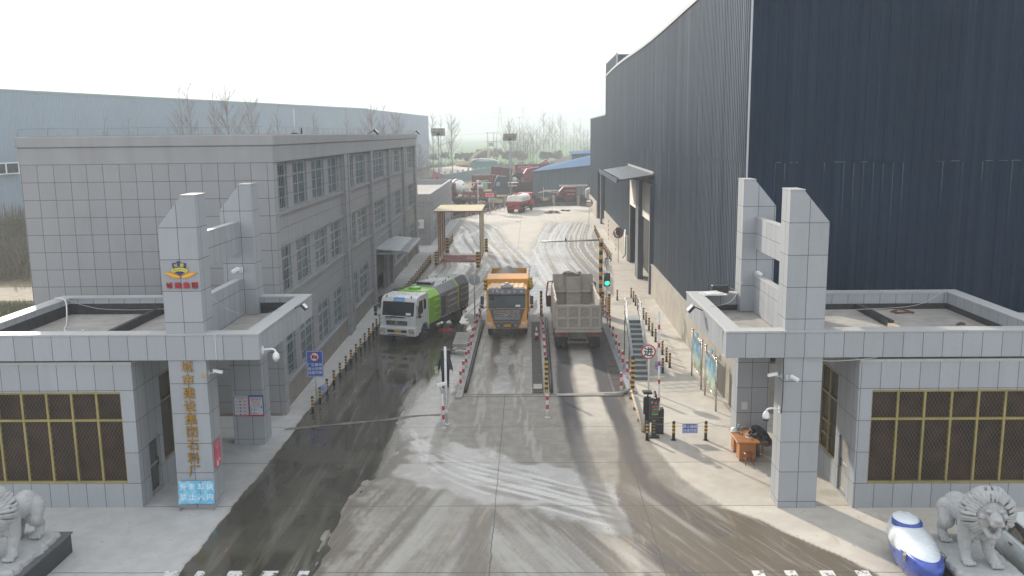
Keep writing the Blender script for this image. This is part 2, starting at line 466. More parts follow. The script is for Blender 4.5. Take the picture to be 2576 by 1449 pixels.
# brown drips on the left deck
deck = ((X > -2.85) & (X < .08) & (Y > 40.4) & (Y < 62))
mud = np.maximum(mud, deck * (sst(.30 - np.abs(X + 1.95), -.15, .2) + sst(.26 - np.abs(X + .92), -.15, .2)) * sst(vnoise(X, Y, .4, 2.2, 31, 3), .32, .55) * .9 * sst(Y, 41.5, 44))
slu = np.maximum(slu, deck * sst(.36 - np.abs(X + 1.42) + nn * .35, -.05, .05) * .95 * sst(n_a, .35, .5))
slu = np.maximum(slu, deck * sst(vnoise(X, Y, .25, .7, 33, 3), .56, .66) * .55)
# yard beyond the weighbridge
far = sst(Y + nn * 3, 57.5, 61) * sst(X, -9.4, -8.7)
hl_ = np.interp(Y, [58, 66, 74, 81, 90, 100, 113, 125], [1.8, 3.0, 4.0, 4.3, 3.2, 1.6, 0, -2.5]); hr_ = np.interp(Y, [58, 66, 74, 80, 88, 95, 105, 117, 125], [.6, .1, -.6, -1.0, -1.5, -1.7, -1.2, 0, 1.0])
cen = np.interp(Y, [58, 83, 117, 125], [.6, .6, .2, .2]); uf = np.where(X < cen, X - hl_, X - hr_ + 40)
fs_ = vnoise(uf, Y, .36, 30, 51, 3); fl_ = vnoise(uf, Y, .17, 26, 52, 1)
ISL = [z7(1260, 740), z7(1600, 668), z7(1930, 675), z7(1850, 850), z7(1740, 1000), z7(1700, 1200), z7(1610, 1100), z7(1420, 1000), z7(1320, 850)]
isl = pmask(X + nn * .5, Y + nn * 3, ISL, .5)
fy = sst(124 - Y + nn * 8, -4, 8)
slu = np.maximum(slu, far * fy * (1 - isl) * sst(6.3 - X + nn, -.8, .8) * (.55 + .45 * sst(n_c, .3, .6)))
trk2 = far * fy * (1 - isl) * sst(fs_, .47, .56)
slu *= 1 - trk2 * .72
mud = np.maximum(mud, trk2 * (.18 + .25 * sst(X, 2, 5)))
trk = np.maximum(trk, far * fy * (1 - isl) * sst(fl_, .55, .62) * .8)
mud = np.maximum(mud, far * sst(X + nn, 3.6, 5.6) * sst(7.4 - X, 0, 1.2) * .55 * sst(100 - Y, 0, 20))
dry = np.maximum(dry, isl); mud = np.maximum(mud, isl * .10)
dry = np.maximum(dry, pale_mid * .8)
dry = np.maximum(dry, far * sst(Y, 116, 126))
for (cx, cy, r1, r2) in ((3.6, 138, 1.5, 3.2), (5.5, 140.5, 1.1, 2.0), (4.6, 136, .7, 1.2)):
    wet = np.maximum(wet, sst(1 - np.hypot((X - cx) / r1, (Y - cy) / r2) + nn * 1.2, 0, .25) * .8)
for L in ([(-8.6, 100), (-6, 112), (0, 117), (8, 116)], [(-8.4, 106), (-6.5, 118), (-1, 123), (8, 120)], [(-8, 103), (-4.5, 115), (1, 120), (8, 118)]):
    wet = np.maximum(wet, sst(.16 - pdist(X, Y, smooth_line(L)), -.1, .1) * sst(n_a, .35, .6) * .8)
# splash round the wheel wash
for (cx, cy, r1, r2, a) in ((-8.6, 81, 1.1, 5, .7), (-4.6, 79.5, .7, 3.2, .6), (-8.8, 90, .7, 5, .6), (-9.0, 70, 1.6, 8, .8), (-10.3, 66, 1.0, 5, .9), (-10.4, 62.5, .7, 1.5, .9)):
    k = sst(1 - np.hypot((X - cx) / r1, (Y - cy) / r2) + nn * 1.3, 0, .3) * a
    mud = np.maximum(mud, k * .8); wet = np.maximum(wet, k * .6)
trk = np.maximum(trk, worn * .22 * sst(vnoise(X, Y, .15, 3.0, 61, 2), .4, .6)); wet *= 1 - worn * .22 * sst(vnoise(X, Y, .2, 2.5, 62, 2), .45, .6)
# pavements
lside = sst(left_edge - X - nn * .35, -.1, .1)
rside = sst(X - np.interp(Y, [11, 20, 22.4, 23.7, 24.6, 25.5, 26.6, 27.4, 30, 34.5, 40, 62, 66, 80, 112], [12, 10.8, 9.7, 9.05, 8.4, 7.75, 7.1, 6.3, 5.3, 4.62, 4.62, 4.8, 6.3, 7.5, 8.0]) + nn * .15, -.08, .08)
dry = np.maximum(dry, np.maximum(lside, rside)); 
for A in (slu, mud, wet, trk): A *= (1 - rside) 
for A in (slu, trk): A *= (1 - lside)
mud = np.maximum(mud, sst(pdist(X, Y, [(6.4, 62.5), (7.6, 64.5), (8.8, 65)]) * -1 + .9, -.3, .5) * .35)
mud = np.maximum(mud, rside * sst(.5 - np.hypot(X - 10.0, (Y - 28.6) / 1.1), 0, .3) * .3)
# soil beyond the yard fence and behind the office
fence_x = np.interp(Y, [96, 118, 127, 133, 137, 144, 152], [-13.6, -12.9, -11.0, -9.0, -7.2, -5.2, -3.6])
soil = np.maximum(sst(fence_x - X, -.05, .05) * sst(Y, 95, 97), sst(-21.6 - X, -.1, .1) * sst(Y, 36, 37.5))
soil = np.maximum(soil, sst(Y - np.interp(X, [-4, 0.3, 4.1, 8.2, 9.6, 24], [150, 146.4, 150, 149.6, 146, 146]), -.1, .1))
H_, W_ = X.shape
co = np.stack([X, Y, np.zeros_like(X)], -1).reshape(-1, 3)
idx = np.arange(H_ * W_).reshape(H_, W_)
fq = np.stack([idx[:-1, :-1], idx[:-1, 1:], idx[1:, 1:], idx[1:, :-1]], -1).reshape(-1, 4)
me = bpy.data.meshes.new('yard')
me.vertices.add(len(co)); me.vertices.foreach_set('co', co.ravel())
me.loops.add(fq.size); me.loops.foreach_set('vertex_index', fq.ravel())
me.polygons.add(len(fq)); me.polygons.foreach_set('loop_start', np.arange(0, fq.size, 4)); me.polygons.foreach_set('loop_total', np.full(len(fq), 4))
me.update(); me.validate()
for nm, (r_, g_, b_) in (('film', (wet, slu, mud)), ('wear', (dry, trk, soil)), ('lanes', (ldark, deck * 1.0, lside))):
    at = me.attributes.new(nm, 'FLOAT_COLOR', 'POINT')
    at.data.foreach_set('color', np.stack([r_, g_, b_, np.ones_like(X)], -1).reshape(-1).astype(np.float32))
yard = bpy.data.objects.new('yard_concrete', me); COL.objects.link(yard); tag(yard, kind='structure')
yard.location.z = 0.0

m, nt, b = newmat('yard')
pos = world_pos(nt)
def attr(nm):
    a = nt.nodes.new('ShaderNodeAttribute'); a.attribute_name = nm
    s_ = nt.nodes.new('ShaderNodeSeparateColor'); nt.links.new(a.outputs['Color'], s_.inputs[0]); return s_.outputs
fw, fsl, fm = attr('film'); wd, wt, wsoil = attr('wear'); lk, dk, ls = attr('lanes')
nf = noise_n(nt, pos, 9, 5, 0.65); nm_ = noise_n(nt, pos, 1.6, 5, 0.6, 0.3); nfy = noise_n(nt, pos, 1.0, 5, 0.6, 0, (9, 1.2, 1)); nl = noise_n(nt, pos, 0.35, 4, 0.55)
def thr(src, k=.35, lo=.4, hi=.6):
    return ramp(nt, mth(nt, 'ADD', src, mth(nt, 'MULTIPLY', mth(nt, 'SUBTRACT', nf, 0.5), k)), lo, hi)
c = mixc(nt, ramp(nt, nm_, .3, .7), (0.218, 0.198, 0.163), (0.305, 0.280, 0.236))
c = mixc(nt, ramp(nt, nfy, .45, .7, 0, .35), c, (0.19, 0.175, 0.15))
cd = mixc(nt, ramp(nt, nm_, .3, .7), (0.49, 0.45, 0.385), (0.57, 0.53, 0.46))
cd = mixc(nt, ramp(nt, nl, .45, .65, 0, .3), cd, (0.38, 0.35, 0.30))
cdl = mixc(nt, ramp(nt, nm_, .3, .7), (0.42, 0.415, 0.40), (0.50, 0.49, 0.47))
cd = mixc(nt, ls, cd, cdl)
c = mixc(nt, wd, c, cd)
# weighbridge concrete
c = mixc(nt, mth(nt, 'MULTIPLY', dk, 0.6), c, (0.33, 0.305, 0.27))
slf = thr(fsl, .30, .12, .88)
scol = mixc(nt, ramp(nt, nm_, .35, .65), (0.315, 0.305, 0.275), (0.405, 0.395, 0.360))
c = mixc(nt, mth(nt, 'MULTIPLY', slf, .9), c, scol)
mudf = ramp(nt, mth(nt, 'ADD', fm, mth(nt, 'MULTIPLY', mth(nt, 'SUBTRACT', nfy, 0.5), .25)), .05, .9)
c = mixc(nt, mudf, c, (0.128, 0.106, 0.077))
trf = thr(wt, .2, .15, .8)
c = mixc(nt, mth(nt, 'MULTIPLY', trf, .75), c, (0.55, 0.535, 0.50))
c = mixc(nt, mth(nt, 'MULTIPLY', lk, 1.02, clamp=True), c, (0.040, 0.037, 0.043))
# water-drop pits and rust spots on the apron
vo = nt.nodes.new('ShaderNodeTexVoronoi'); vo.inputs['Scale'].default_value = 3.2; nt.links.new(pos, vo.inputs['Vector'])
spots = mth(nt, 'MULTIPLY', mth(nt, 'LESS_THAN', vo.outputs['Distance'], .20), ramp(nt, nm_, .52, .60))
sepp = nt.nodes.new('ShaderNodeSeparateXYZ'); nt.links.new(pos, sepp.inputs[0])
near = ramp(nt, sepp.outputs[1], 26, 30, 1, 0)
c = mixc(nt, mth(nt, 'MULTIPLY', mth(nt, 'MULTIPLY', spots, near), .30), c, (0.16, 0.13, 0.09))
rn = noise_n(nt, pos, 1.0, 4, .6, 0, (2.3, .5, 1))
c = mixc(nt, mth(nt, 'MULTIPLY', mth(nt, 'MULTIPLY', ramp(nt, rn, .58, .72), mth(nt, 'MULTIPLY', near, mth(nt, 'GREATER_THAN', sepp.outputs[0], -5.0))), .40), c, (0.36, 0.25, 0.12))
# fine drag streaks of the apron
def rot_noise(ang, sx_, sy_):
    mp = nt.nodes.new('ShaderNodeMapping'); mp.inputs['Rotation'].default_value = (0, 0, ang); nt.links.new(pos, mp.inputs['Vector'])
    return noise_n(nt, mp.outputs[0], 1.0, 5, .65, 0.1, (sx_, sy_, 1))
ra, rb = rot_noise(.20, 6.5, .30), rot_noise(-.42, 6.5, .30)
left_ = mth(nt, 'LESS_THAN', sepp.outputs[0], -.9)
rs_ = mth(nt, 'ADD', mth(nt, 'MULTIPLY', ra, left_), mth(nt, 'MULTIPLY', rb, mth(nt, 'SUBTRACT', 1.0, left_)))
inroad = mth(nt, 'MULTIPLY', mth(nt, 'MULTIPLY', near, mth(nt, 'SUBTRACT', 1.0, wd)), mth(nt, 'SUBTRACT', 1.0, slf))
c = mixc(nt, mth(nt, 'MULTIPLY', ramp(nt, rs_, .50, .70, 0, .55), inroad), c, (0.165, 0.14, 0.105))
c = mixc(nt, mth(nt, 'MULTIPLY', ramp(nt, rs_, .50, .34, 0, .35), inroad), c, (0.43, 0.40, 0.35))
# flooded strip
wtf = thr(fw, .22)
nst = noise_n(nt, pos, 1.0, 5, .6, .2, (1.6, .16, 1))
lite = mixc(nt, ramp(nt, nst, .48, .66), (0.042, 0.039, 0.028), (0.125, 0.116, 0.092))
lite = mixc(nt, ramp(nt, nl, .4, .62, 0, .6), lite, (0.105, 0.098, 0.074))
c = mixc(nt, mth(nt, 'MULTIPLY', wtf, .93), c, lite)
# joints
def jl(coord, at_, w):
    return mth(nt, 'LESS_THAN', mth(nt, 'ABSOLUTE', mth(nt, 'SUBTRACT', coord, at_)), w)
wob = mth(nt, 'ADD', sepp.outputs[0], mth(nt, 'MULTIPLY', mth(nt, 'SUBTRACT', noise_n(nt, pos, 1.3, 5, .7), .5), .16))
woy = mth(nt, 'ADD', sepp.outputs[1], mth(nt, 'MULTIPLY', mth(nt, 'SUBTRACT', noise_n(nt, pos, 1.5, 4, .7), .5), .10))
js = None
for v in (-6.2, -1.18, 3.7):
    q = jl(wob, v, .016); js = q if js is None else mth(nt, 'MAXIMUM', js, q)
for v in (19.0, 23.1, 27.6, 31.5, 35.6): js = mth(nt, 'MAXIMUM', js, jl(woy, v, .019))
fy_ = mth(nt, 'FRACT', mth(nt, 'DIVIDE', woy, 5.2)); js = mth(nt, 'MAXIMUM', js, mth(nt, 'MULTIPLY', mth(nt, 'LESS_THAN', fy_, .008), mth(nt, 'GREATER_THAN', sepp.outputs[1], 62)))
js = mth(nt, 'MULTIPLY', js, mth(nt, 'SUBTRACT', 1.0, dk))
c = mixc(nt, mth(nt, 'MULTIPLY', js, .8), c, (0.05, 0.045, 0.04))
sc_ = mixc(nt, ramp(nt, nm_, .3, .7), (0.16, 0.13, 0.09), (0.26, 0.215, 0.15))
c = mixc(nt, wsoil, c, sc_)
fine = noise_n(nt, pos, 60, 3, .7)
c = mixc(nt, ramp(nt, fine, .3, .7, 0, .22), c, mixc(nt, 1.0, c, (.6, .6, .6), 'MULTIPLY'))
nt.links.new(c, b.inputs['Base Color'])
r = mth(nt, 'ADD', .62, mth(nt, 'MULTIPLY', mth(nt, 'SUBTRACT', nf, .5), .3))
def rmix(f, r0, tgt):
    n = nt.nodes.new('ShaderNodeMix'); n.data_type = 'FLOAT'
    for i_, q in ((0, f), (2, r0), (3, tgt)):
        if isinstance(q, (int, float)): n.inputs[i_].default_value = q
        else: nt.links.new(q, n.inputs[i_])
    return n.outputs[0]
r = rmix(wd, r, .8)
r = rmix(mudf, r, .40)
r = rmix(slf, r, rmix(nm_, .16, .34))
r = rmix(wtf, r, ramp(nt, nst, .45, .75, .055, .34))
r = rmix(mth(nt, 'MULTIPLY', lk, .95, clamp=True), r, .72)
r = rmix(wsoil, r, .95)
nt.links.new(r, b.inputs['Roughness'])
bp = nt.nodes.new('ShaderNodeBump'); bp.inputs['Distance'].default_value = .02
nt.links.new(mth(nt, 'MULTIPLY', mth(nt, 'SUBTRACT', 1.0, mth(nt, 'MULTIPLY', wtf, .93)), .35), bp.inputs['Strength'])
nt.links.new(mth(nt, 'ADD', mth(nt, 'ADD', nf, mth(nt, 'MULTIPLY', js, -.6)), mth(nt, 'MULTIPLY', fine, .3)), bp.inputs['Height'])
nt.links.new(bp.outputs[0], b.inputs['Normal'])
me.materials.append(m)

# far land: one sheet to the horizon
m, nt, b = newmat('land')
pos = world_pos(nt)
sp = nt.nodes.new('ShaderNodeSeparateXYZ'); nt.links.new(pos, sp.inputs[0])
n1 = noise_n(nt, pos, .02, 5, .6); n2 = noise_n(nt, pos, .4, 5, .65); n3 = noise_n(nt, pos, 1.0, 3, .5, 0, (.002, .03, 1))
soilc = mixc(nt, ramp(nt, n2, .3, .7), (0.15, 0.125, 0.085), (0.30, 0.25, 0.17))
soilc = mixc(nt, ramp(nt, n1, .4, .65, 0, .6), soilc, (0.13, 0.13, 0.07))
green = mixc(nt, ramp(nt, n3, .35, .65), (0.075, 0.16, 0.055), (0.115, 0.20, 0.075))
fl = ramp(nt, mth(nt, 'ADD', sp.outputs[1], mth(nt, 'MULTIPLY', mth(nt, 'SUBTRACT', n1, .5), 60)), 345, 372)
c = mixc(nt, fl, soilc, green)
nt.links.new(c, b.inputs['Base Color']); b.inputs['Roughness'].default_value = .95; b.inputs['Specular IOR Level'].default_value = .1
g = MB(); g.quad((-2500, -40, -.03), (2500, -40, -.03), (2500, 4200, -.03), (-2500, 4200, -.03)); tag(g.build('ground', m), kind='structure')

# zebra crossing, worn
m, nt, b = newmat('worn_paint'); pos = world_pos(nt)
a = ramp(nt, noise_n(nt, pos, 5, 6, .7), .40, .50)
b.inputs['Base Color'].default_value = (.62, .61, .58, 1); b.inputs['Roughness'].default_value = .6
nt.links.new(a, b.inputs['Alpha'])
g = MB()
for xa, xc in ((-10.26, -9.92), (-9.36, -9.11), (-8.47, -8.05), (-7.52, -7.07), (-6.49, -6.20), (6.08, 6.40), (6.97, 7.29), (7.93, 8.32), (8.91, 9.29)):
    g.quad((xa, 20.4, .004), (xc, 20.4, .004), (xc, 23.2, .004), (xa, 23.2, .004))
tag(g.build('crosswalk_marking', m), kind='structure')
# earth trench patch across the flooded lane
m = mat('patch_concrete', (.17, .16, .135), .7, var=.2, vscale=3, dirt=.5, dirtcol=(.12, .10, .08), bump=.4)
g = MB(); pts = smooth_line([(-10.2, 35.35), (-9.0, 35.75), (-7.6, 36.15), (-6.2, 36.55), (-5.0, 37.1), (-3.9, 37.25)], 8)
for (x0, y0), (x1, y1) in zip(pts[:-1], pts[1:]):
    w0 = .11 + .05 * math.sin(x0 * 3.1); w1 = .11 + .05 * math.sin(x1 * 3.1)
    g.quad((x0, y0 - w0, .012), (x1, y1 - w1, .012), (x1, y1 + w1, .012), (x0, y0 + w0, .012))
tag(g.build('road_patch', m), kind='structure')

# ------------------------------------------------------------------ shared materials
granite = tile_mat('granite_cladding', (0.375, 0.395, 0.415), 0.6092, 1.0, 8.56, 0.22, w=.0085)
granite_band = tile_mat('granite_band', (0.375, 0.395, 0.415), 0.6092, 50, 8.56, 0.24, w=.0085, hlines=False)
granite_room = tile_mat('granite_room', (0.375, 0.395, 0.415), 0.6092, 1.05, 8.56, 0.83, w=.0085)
granite_cap = tile_mat('granite_coping', (0.44, 0.445, 0.44), 0.61, 50, 0.12, 0.24, w=.0035, jcol=(.2, .2, .2), hlines=False)
office_tile = tile_mat('office_cladding', (0.325, 0.325, 0.330), 0.685, 0.735, -10.87, 0.62, w=.010, jcol=(.08, .08, .085), rough=.7, speck=.08, var=.025)
office_plain = mat('office_render', (0.320, 0.320, 0.324), .75, var=.05, vscale=.8, streak=.14, dirtcol=(.17, .155, .145), bump=.15)
office_trim = mat('office_sill', (0.28, 0.275, 0.275), .75, var=.08, streak=.2, dirtcol=(.2, .18, .16))
plinth_m = mat('plinth_stone', (0.24, 0.215, 0.185), .8, var=.12, vscale=1.2, dirt=.5, dirtcol=(.16, .13, .10), bump=.2)
glass = mat('window_glass', (0.022, 0.042, 0.048), .12, var=.7, vscale=.5, spec=.22)
glass_dark = mat('dark_glass', (0.012, 0.016, 0.02), .05, var=.3, spec=.8)
frame_w = mat('window_frame_metal', (0.56, 0.61, 0.62), .4, .3, var=.05)
bars_m = mat('window_bars', (0.40, 0.45, 0.47), .35, .5, var=.1)
dark = mat('dark_interior', (0.022, 0.02, 0.018), .9, var=.3)
bitumen = mat('bitumen', (0.018, 0.02, 0.024), .6, var=.4, vscale=3, dirt=.4, dirtcol=(.06, .06, .06), bump=.4)
roofing = mat('roof_screed', (0.34, 0.32, 0.29), .85, var=.14, vscale=.9, dirt=.6, dirtcol=(.22, .20, .175), bump=.3)
black_m = mat('black_paint', (0.018, 0.018, 0.02), .45, var=.2)
yellow_m = mat('yellow_paint', (0.62, 0.36, 0.04), .5, var=.12, dirt=.3, dirtcol=(.3, .2, .08))
red_m = mat('red_paint', (0.52, 0.025, 0.035), .45, var=.12, dirt=.25, dirtcol=(.25, .08, .07))
white_m = mat('white_paint', (0.70, 0.70, 0.69), .5, var=.05, dirt=.35, dirtcol=(.38, .35, .3))
white_clean = mat('white_enamel', (0.78, 0.79, 0.79), .35, var=.03)
steel = mat('stainless_steel', (0.50, 0.46, 0.40), .28, .85, var=.1)
galv = mat('galvanised_steel', (0.40, 0.42, 0.43), .45, .6, var=.12)
rubber = mat('rubber', (0.022, 0.021, 0.02), .8, var=.3, dirt=.55, dirtcol=(.075, .068, .058), vscale=4)
blue_sign = mat('blue_sign_sheet', (0.02, 0.10, 0.50), .4, var=.05)
wood_pale = mat('old_timber', (.45, .36, .25), .8, var=.2, vscale=5)
grey_cable = mat('cable', (.42, .41, .38), .7)
def corr(mb, A, B, z0, z1, out, pitch=.32, depth=.035, m=0, z0f=None, z1f=None):
    """ribbed sheet between plan points A and B; out = outward plan normal"""
    A, B, out = Vector((*A, 0)), Vector((*B, 0)), Vector((*out, 0)).normalized()
    L = (B - A).length; d = (B - A) / L; n = max(1, int(L / pitch)); p = L / n; pr = []
    for i in range(n):
        for t, h in ((0, 0), (.55, 0), (.66, 1), (.89, 1)):
            pr.append((i * p + t * p, h * depth))
    pr.append((L, 0))
    vs_ = []
    for t, h in pr:
        q = A + d * t + out * h
        a = z0f(t / L) if z0f else z0; c_ = z1f(t / L) if z1f else z1
        vs_ += [(q.x, q.y, a), (q.x, q.y, c_)]
    mb.add(vs_, [(2 * i, 2 * i + 2, 2 * i + 3, 2 * i + 1) for i in range(len(pr) - 1)], m)
def wall_open(mb, axis, const, thick, u0, u1, z0, z1, opens, m=0):
    """wall slab with rectangular openings (ua,ub,za,zb), pieces butted; axis 'y': wall at y=const spanning x"""
    us = sorted({u0, u1} | {o[0] for o in opens} | {o[1] for o in opens})
    def put(a, b_, c_, d_):
        if b_ - a < 1e-4 or d_ - c_ < 1e-4: return
        if axis == 'y': mb.box(a, b_, const, const + thick, c_, d_, m)
        else: mb.box(const, const + thick, a, b_, c_, d_, m)
    for a, b_ in zip(us[:-1], us[1:]):
        if a < u0 - 1e-6 or b_ > u1 + 1e-6: continue
        cur = z0
        for o in sorted([o for o in opens if o[0] < b_ - 1e-6 and o[1] > a + 1e-6], key=lambda o: o[2]):
            put(a, b_, cur, o[2]); cur = o[3]
        put(a, b_, cur, z1)

# ------------------------------------------------------------------ office building (grey, three storeys)
phi = math.atan(.75 / 52.64)
off = thing('office_building', 'long grey three-storey office block with barred windows along the wet lane', 'office building', (-10.87, 37.27, 0), phi)
LEN = 54.4; W = 10.3
bays = [(.95, 3.2, 1), (4.25, 6.95, 1), (8.1, 10.95, 1), (12.1, 14.85, 1), (17.6, 19.75, 1), (20.75, 24.15, 1), (26.4, 32.85, 2), (35.6, 37.65, 1), (39.05, 42.35, 1), (45.15, 47.15, 1), (48.55, 52.4, 1)]
stor = [(1.2, 3.35), (5.1, 7.2), (8.78, 10.83)]
opens = []
for (a, b_, k) in bays:
    for si, (z0, z1) in enumerate(stor):
        if k == 2 and si == 0: opens.append((a, b_, 0.0, 3.45))
        else: opens.append((a, b_, z0, z1))
g = MB(); wall_open(g, 'x', -.22, .22, 0, LEN, 0.0, 10.9, opens)
g = MB(); wall_open(g, 'x', -.22, .22, .22, LEN, 0.0, 10.9, opens)
g.box(-W, 0, 0.0, .22, 0, 10.9); g.box(-W, -W + .22, .22, LEN, 0, 10.9); g.box(-W + .22, -.22, LEN - .22, LEN, 0, 10.9)
g.build('wall', office_tile, off)
g = MB(); g.box(-W + .25, -.62, .25, LEN - .25, 0.02, 10.88); g.build('interior', dark, off)
for a, b_ in ((0.0, .62), (15.65, 16.55), (16.85, 17.35), (25.5, 26.3), (34.7, 35.5), (44.0, 45.0), (53.1, 54.4)): g = MB(); g.box(0.003, .24, a, b_, 0, 10.897); g.build('pilaster', office_tile, off)
g = MB(); g.box(-W - .03, .28, -.03, LEN + .05, 10.9, 11.62); g.box(-W - .10, .34, -.10, LEN + .12, 11.62, 12.06)
g.build('cornice', office_plain, off, bev=.03)
g = MB(); g.box(-W + .35, -.1, .35, LEN - .3, 12.062, 12.09); g.build('roof', roofing, off)
g = MB()
for a, b_ in ((.62, 15.65), (17.35, 25.5), (26.3, 34.7), (35.5, 44.0), (45.0, 53.1)):
    g.box(.003, .13, a, b_, 8.62, 8.76); g.box(.003, .13, a, b_, 4.94, 5.08); g.box(.003, .10, a, b_, 7.22, 7.32)
    if a != 26.3: g.box(.003, .13, a, b_, 1.05, 1.18)
g.build('sill_course', office_trim, off)
g = MB(); g.box(-W - .04, .06, -.04, -.001, 0, .12); g.build('plinth', plinth_m, off)
g = MB()
for a, b_ in ((.62, 15.65), (17.35, 25.5), (35.5, 44.0), (45.0, 53.1)): g.box(.003, .06, a, b_, 0, 1.04)
g.build('plinth', plinth_m, off)
def office_window(w, h):
    """glazing on (y,z) plane: frame, glass as sub-part, outer security bars as sub-part"""
    f = MB(); t = .05
    f.box(-.16, -.10, 0, t, 0, h); f.box(-.16, -.10, w - t, w, 0, h); f.box(-.16, -.10, t, w - t, 0, t); f.box(-.16, -.10, t, w - t, h - t, h)
    n = 2 if w < 4 else 4
    for i in range(1, n): f.box(-.155, -.105, w * i / n - .03, w * i / n + .03, t, h - t)
    f.box(-.155, -.105, t, w - t, h * .70, h * .70 + .06)
    gl = MB(); gl.box(-.145, -.13, t, w - t, t, h - t)
    br = MB(); k = int(w / .27)
    for i in range(1, k): br.box(-.035, -.015, w * i / k - .008, w * i / k + .008, 0, h)
    for j in range(0, 5): br.box(-.045, -.012, 0, w, h * (j + .12) / 4.3 - .015, h * (j + .12) / 4.3 + .015)
    return f, gl, br
protos = {}
for (a, b_, k) in bays:
    for si, (z0, z1) in enumerate(stor):
        if k == 2 and si == 0: continue
        key = (round(b_ - a, 2), round(z1 - z0, 2))
        if key not in protos:
            f, gl, br = office_window(b_ - a, z1 - z0)
            fo = f.build('window', frame_w, off); fo.location = (0, a, z0)
            gl.build('pane', glass, fo); br.build('security_bars', bars_m, fo); protos[key] = fo
        else:
            src = protos[key]; fo = src.copy(); COL.objects.link(fo); fo.parent = off; fo.location = (0, a, z0)
            for ch in list(src.children):
                c_ = ch.copy(); COL.objects.link(c_); c_.parent = fo
g = MB()
for j in range(22): g.prism([(-.20, 3.4 - j * .09), (-.15, 3.36 - j * .09), (-.20, 3.32 - j * .09)], 'y', 26.45, 32.8)
g.M = None
o = MB(); 
for j in range(24):
    z = 3.44 - j * .085; o.add([(-.2, 26.42, z), (-.13, 26.42, z - .03), (-.2, 26.42, z - .075), (-.2, 32.83, z), (-.13, 32.83, z - .03), (-.2, 32.83, z - .075)], [(0, 3, 4, 1), (1, 4, 5, 2)])
o.build('roller_shutter', mat('shutter_grey', (.30, .29, .28), .5, .3), off)
g = MB(); g.box(-.28, -.10, 32.6, 32.84, 0, 3.4); g.build('door_jamb', mat('pale_jamb', (.42, .43, .44), .5), off)
g = MB(); g.prism([(.0, 3.78), (2.35, 3.55), (2.35, 3.47), (.0, 3.70)], 'y', 27.6, 36.2)
for t in range(30): g.box(.02, 2.3, 27.7 + t * .285, 27.74 + t * .285, 3.60, 3.62)
g.box(2.30, 2.38, 27.6, 36.2, 3.38, 3.56); g.box(.05, 2.3, 27.6, 27.68, 3.36, 3.48); g.box(.05, 2.3, 36.1, 36.18, 3.36, 3.48)
g.build('awning', mat('awning_sheet', (.37, .385, .39), .4, .3), off)
g = MB()
for yy in [x * 1.3 for x in range(0, 42)]: g.cyl((.2, yy, 12.06), (.2, yy, 12.38), .011, n=4)
for xx in range(0, 9): g.cyl((-W + xx * 1.25, .1, 12.06), (-W + xx * 1.25, .1, 12.38), .011, n=4)
g.tube([(.2, 0.1 + i * 5.3, 12.38 + .02 * math.sin(i * 2)) for i in range(11)], .010, 4); g.tube([(-W + i * 1.7, .1, 12.38 + .02 * math.sin(i * 2.4)) for i in range(7)], .010, 4)
g.build('lightning_strip', mat('strip_steel', (.25, .25, .26), .5, .5), off)
g = MB(); g.tube([(.13, 26, 4.3), (.13, 30, 4.55), (.13, 36, 4.62), (.13, 45, 5.0), (.13, 53, 5.2)], .018, 5); g.build('service_pipe', galv, off)
# floodlights on office and sheds
def floodlight(loc, rz, label, group='floodlights fixed high on the buildings', s=1.0):
    t = thing('floodlight', label, 'floodlight', loc, rz, group)
    g = MB(); g.tube([(0, 0, 0), (0, -.25 * s, .12 * s), (0, -.4 * s, .1 * s)], .02 * s, 6); g.build('bracket', black_m, t)
    g = MB(); g.M = Matrix.Translation((0, -.42 * s, .08 * s)) @ Matrix.Rotation(-.75, 4, 'X'); g.box(-.2 * s, .2 * s, -.05 * s, .05 * s, -.15 * s, .15 * s); g.build('lamp_housing', black_m, t, bev=.01)
    g = MB(); g.M = Matrix.Translation((0, -.42 * s, .08 * s)) @ Matrix.Rotation(-.75, 4, 'X'); g.box(-.16 * s, .16 * s, -.056 * s, -.051 * s, -.11 * s, .11 * s); g.build('lens', mat('lamp_lens', (.6, .6, .55), .1), t)
    return t
floodlight((-11.1, 62.5, 12.1), math.pi / 2, 'black floodlight leaning over the middle of the grey office cornice', s=1.4)
floodlight((-11.4, 88.5, 12.1), math.pi / 2, 'black floodlight at the far corner of the grey office cornice', s=1.4)
t = thing('roof_mast', 'thin white antenna mast on the office roof', 'antenna', (-11.9, 46.0, 12.09))
g = MB(); g.cyl((0, 0, 0), (0, 0, 1.25), .028, .018, 6); g.build('pole', white_m, t); g = MB(); g.box(-.15, .15, -.15, .15, 0, .06); g.cyl((.35, 0, 0), (.35, 0, .3), .05, n=6); g.build('base', black_m, t)

# ------------------------------------------------------------------ annexe and its air-conditioner
anx = thing('annexe', 'low grey single-storey annexe with flat roof behind the office block', 'building', (-10.85, 97.5, 0), 0.01)
g = MB(); g.box(-8, 0, 0, 32, 0, 4.75); g.build('wall', office_tile, anx)
g = MB()
for q in ((-8.1, .1, -.1, .3), (-8.1, .1, 31.8, 32.1)): g.box(q[0], q[1], q[2], q[3], 4.75, 5.6)
g.box(-.25, .1, .3, 31.8, 4.75, 5.6); g.box(-8.1, -7.8, .3, 31.8, 4.75, 5.6); g.build('parapet', office_plain, anx)
g = MB(); g.box(-7.8, -.25, .3, 31.8, 4.752, 4.9); g.build('roof', roofing, anx)
for yy, w, h in ((3.6, 1.0, 1.7), (9, 1.0, 1.7)):
    g = MB(); g.box(-.02, .03, yy, yy + w, 1.2, 1.2 + h); f = g.build('window', frame_w, anx)
    g = MB(); g.box(.031, .04, yy + .08, yy + w - .08, 1.28, 1.12 + h); g.build('pane', glass, f)
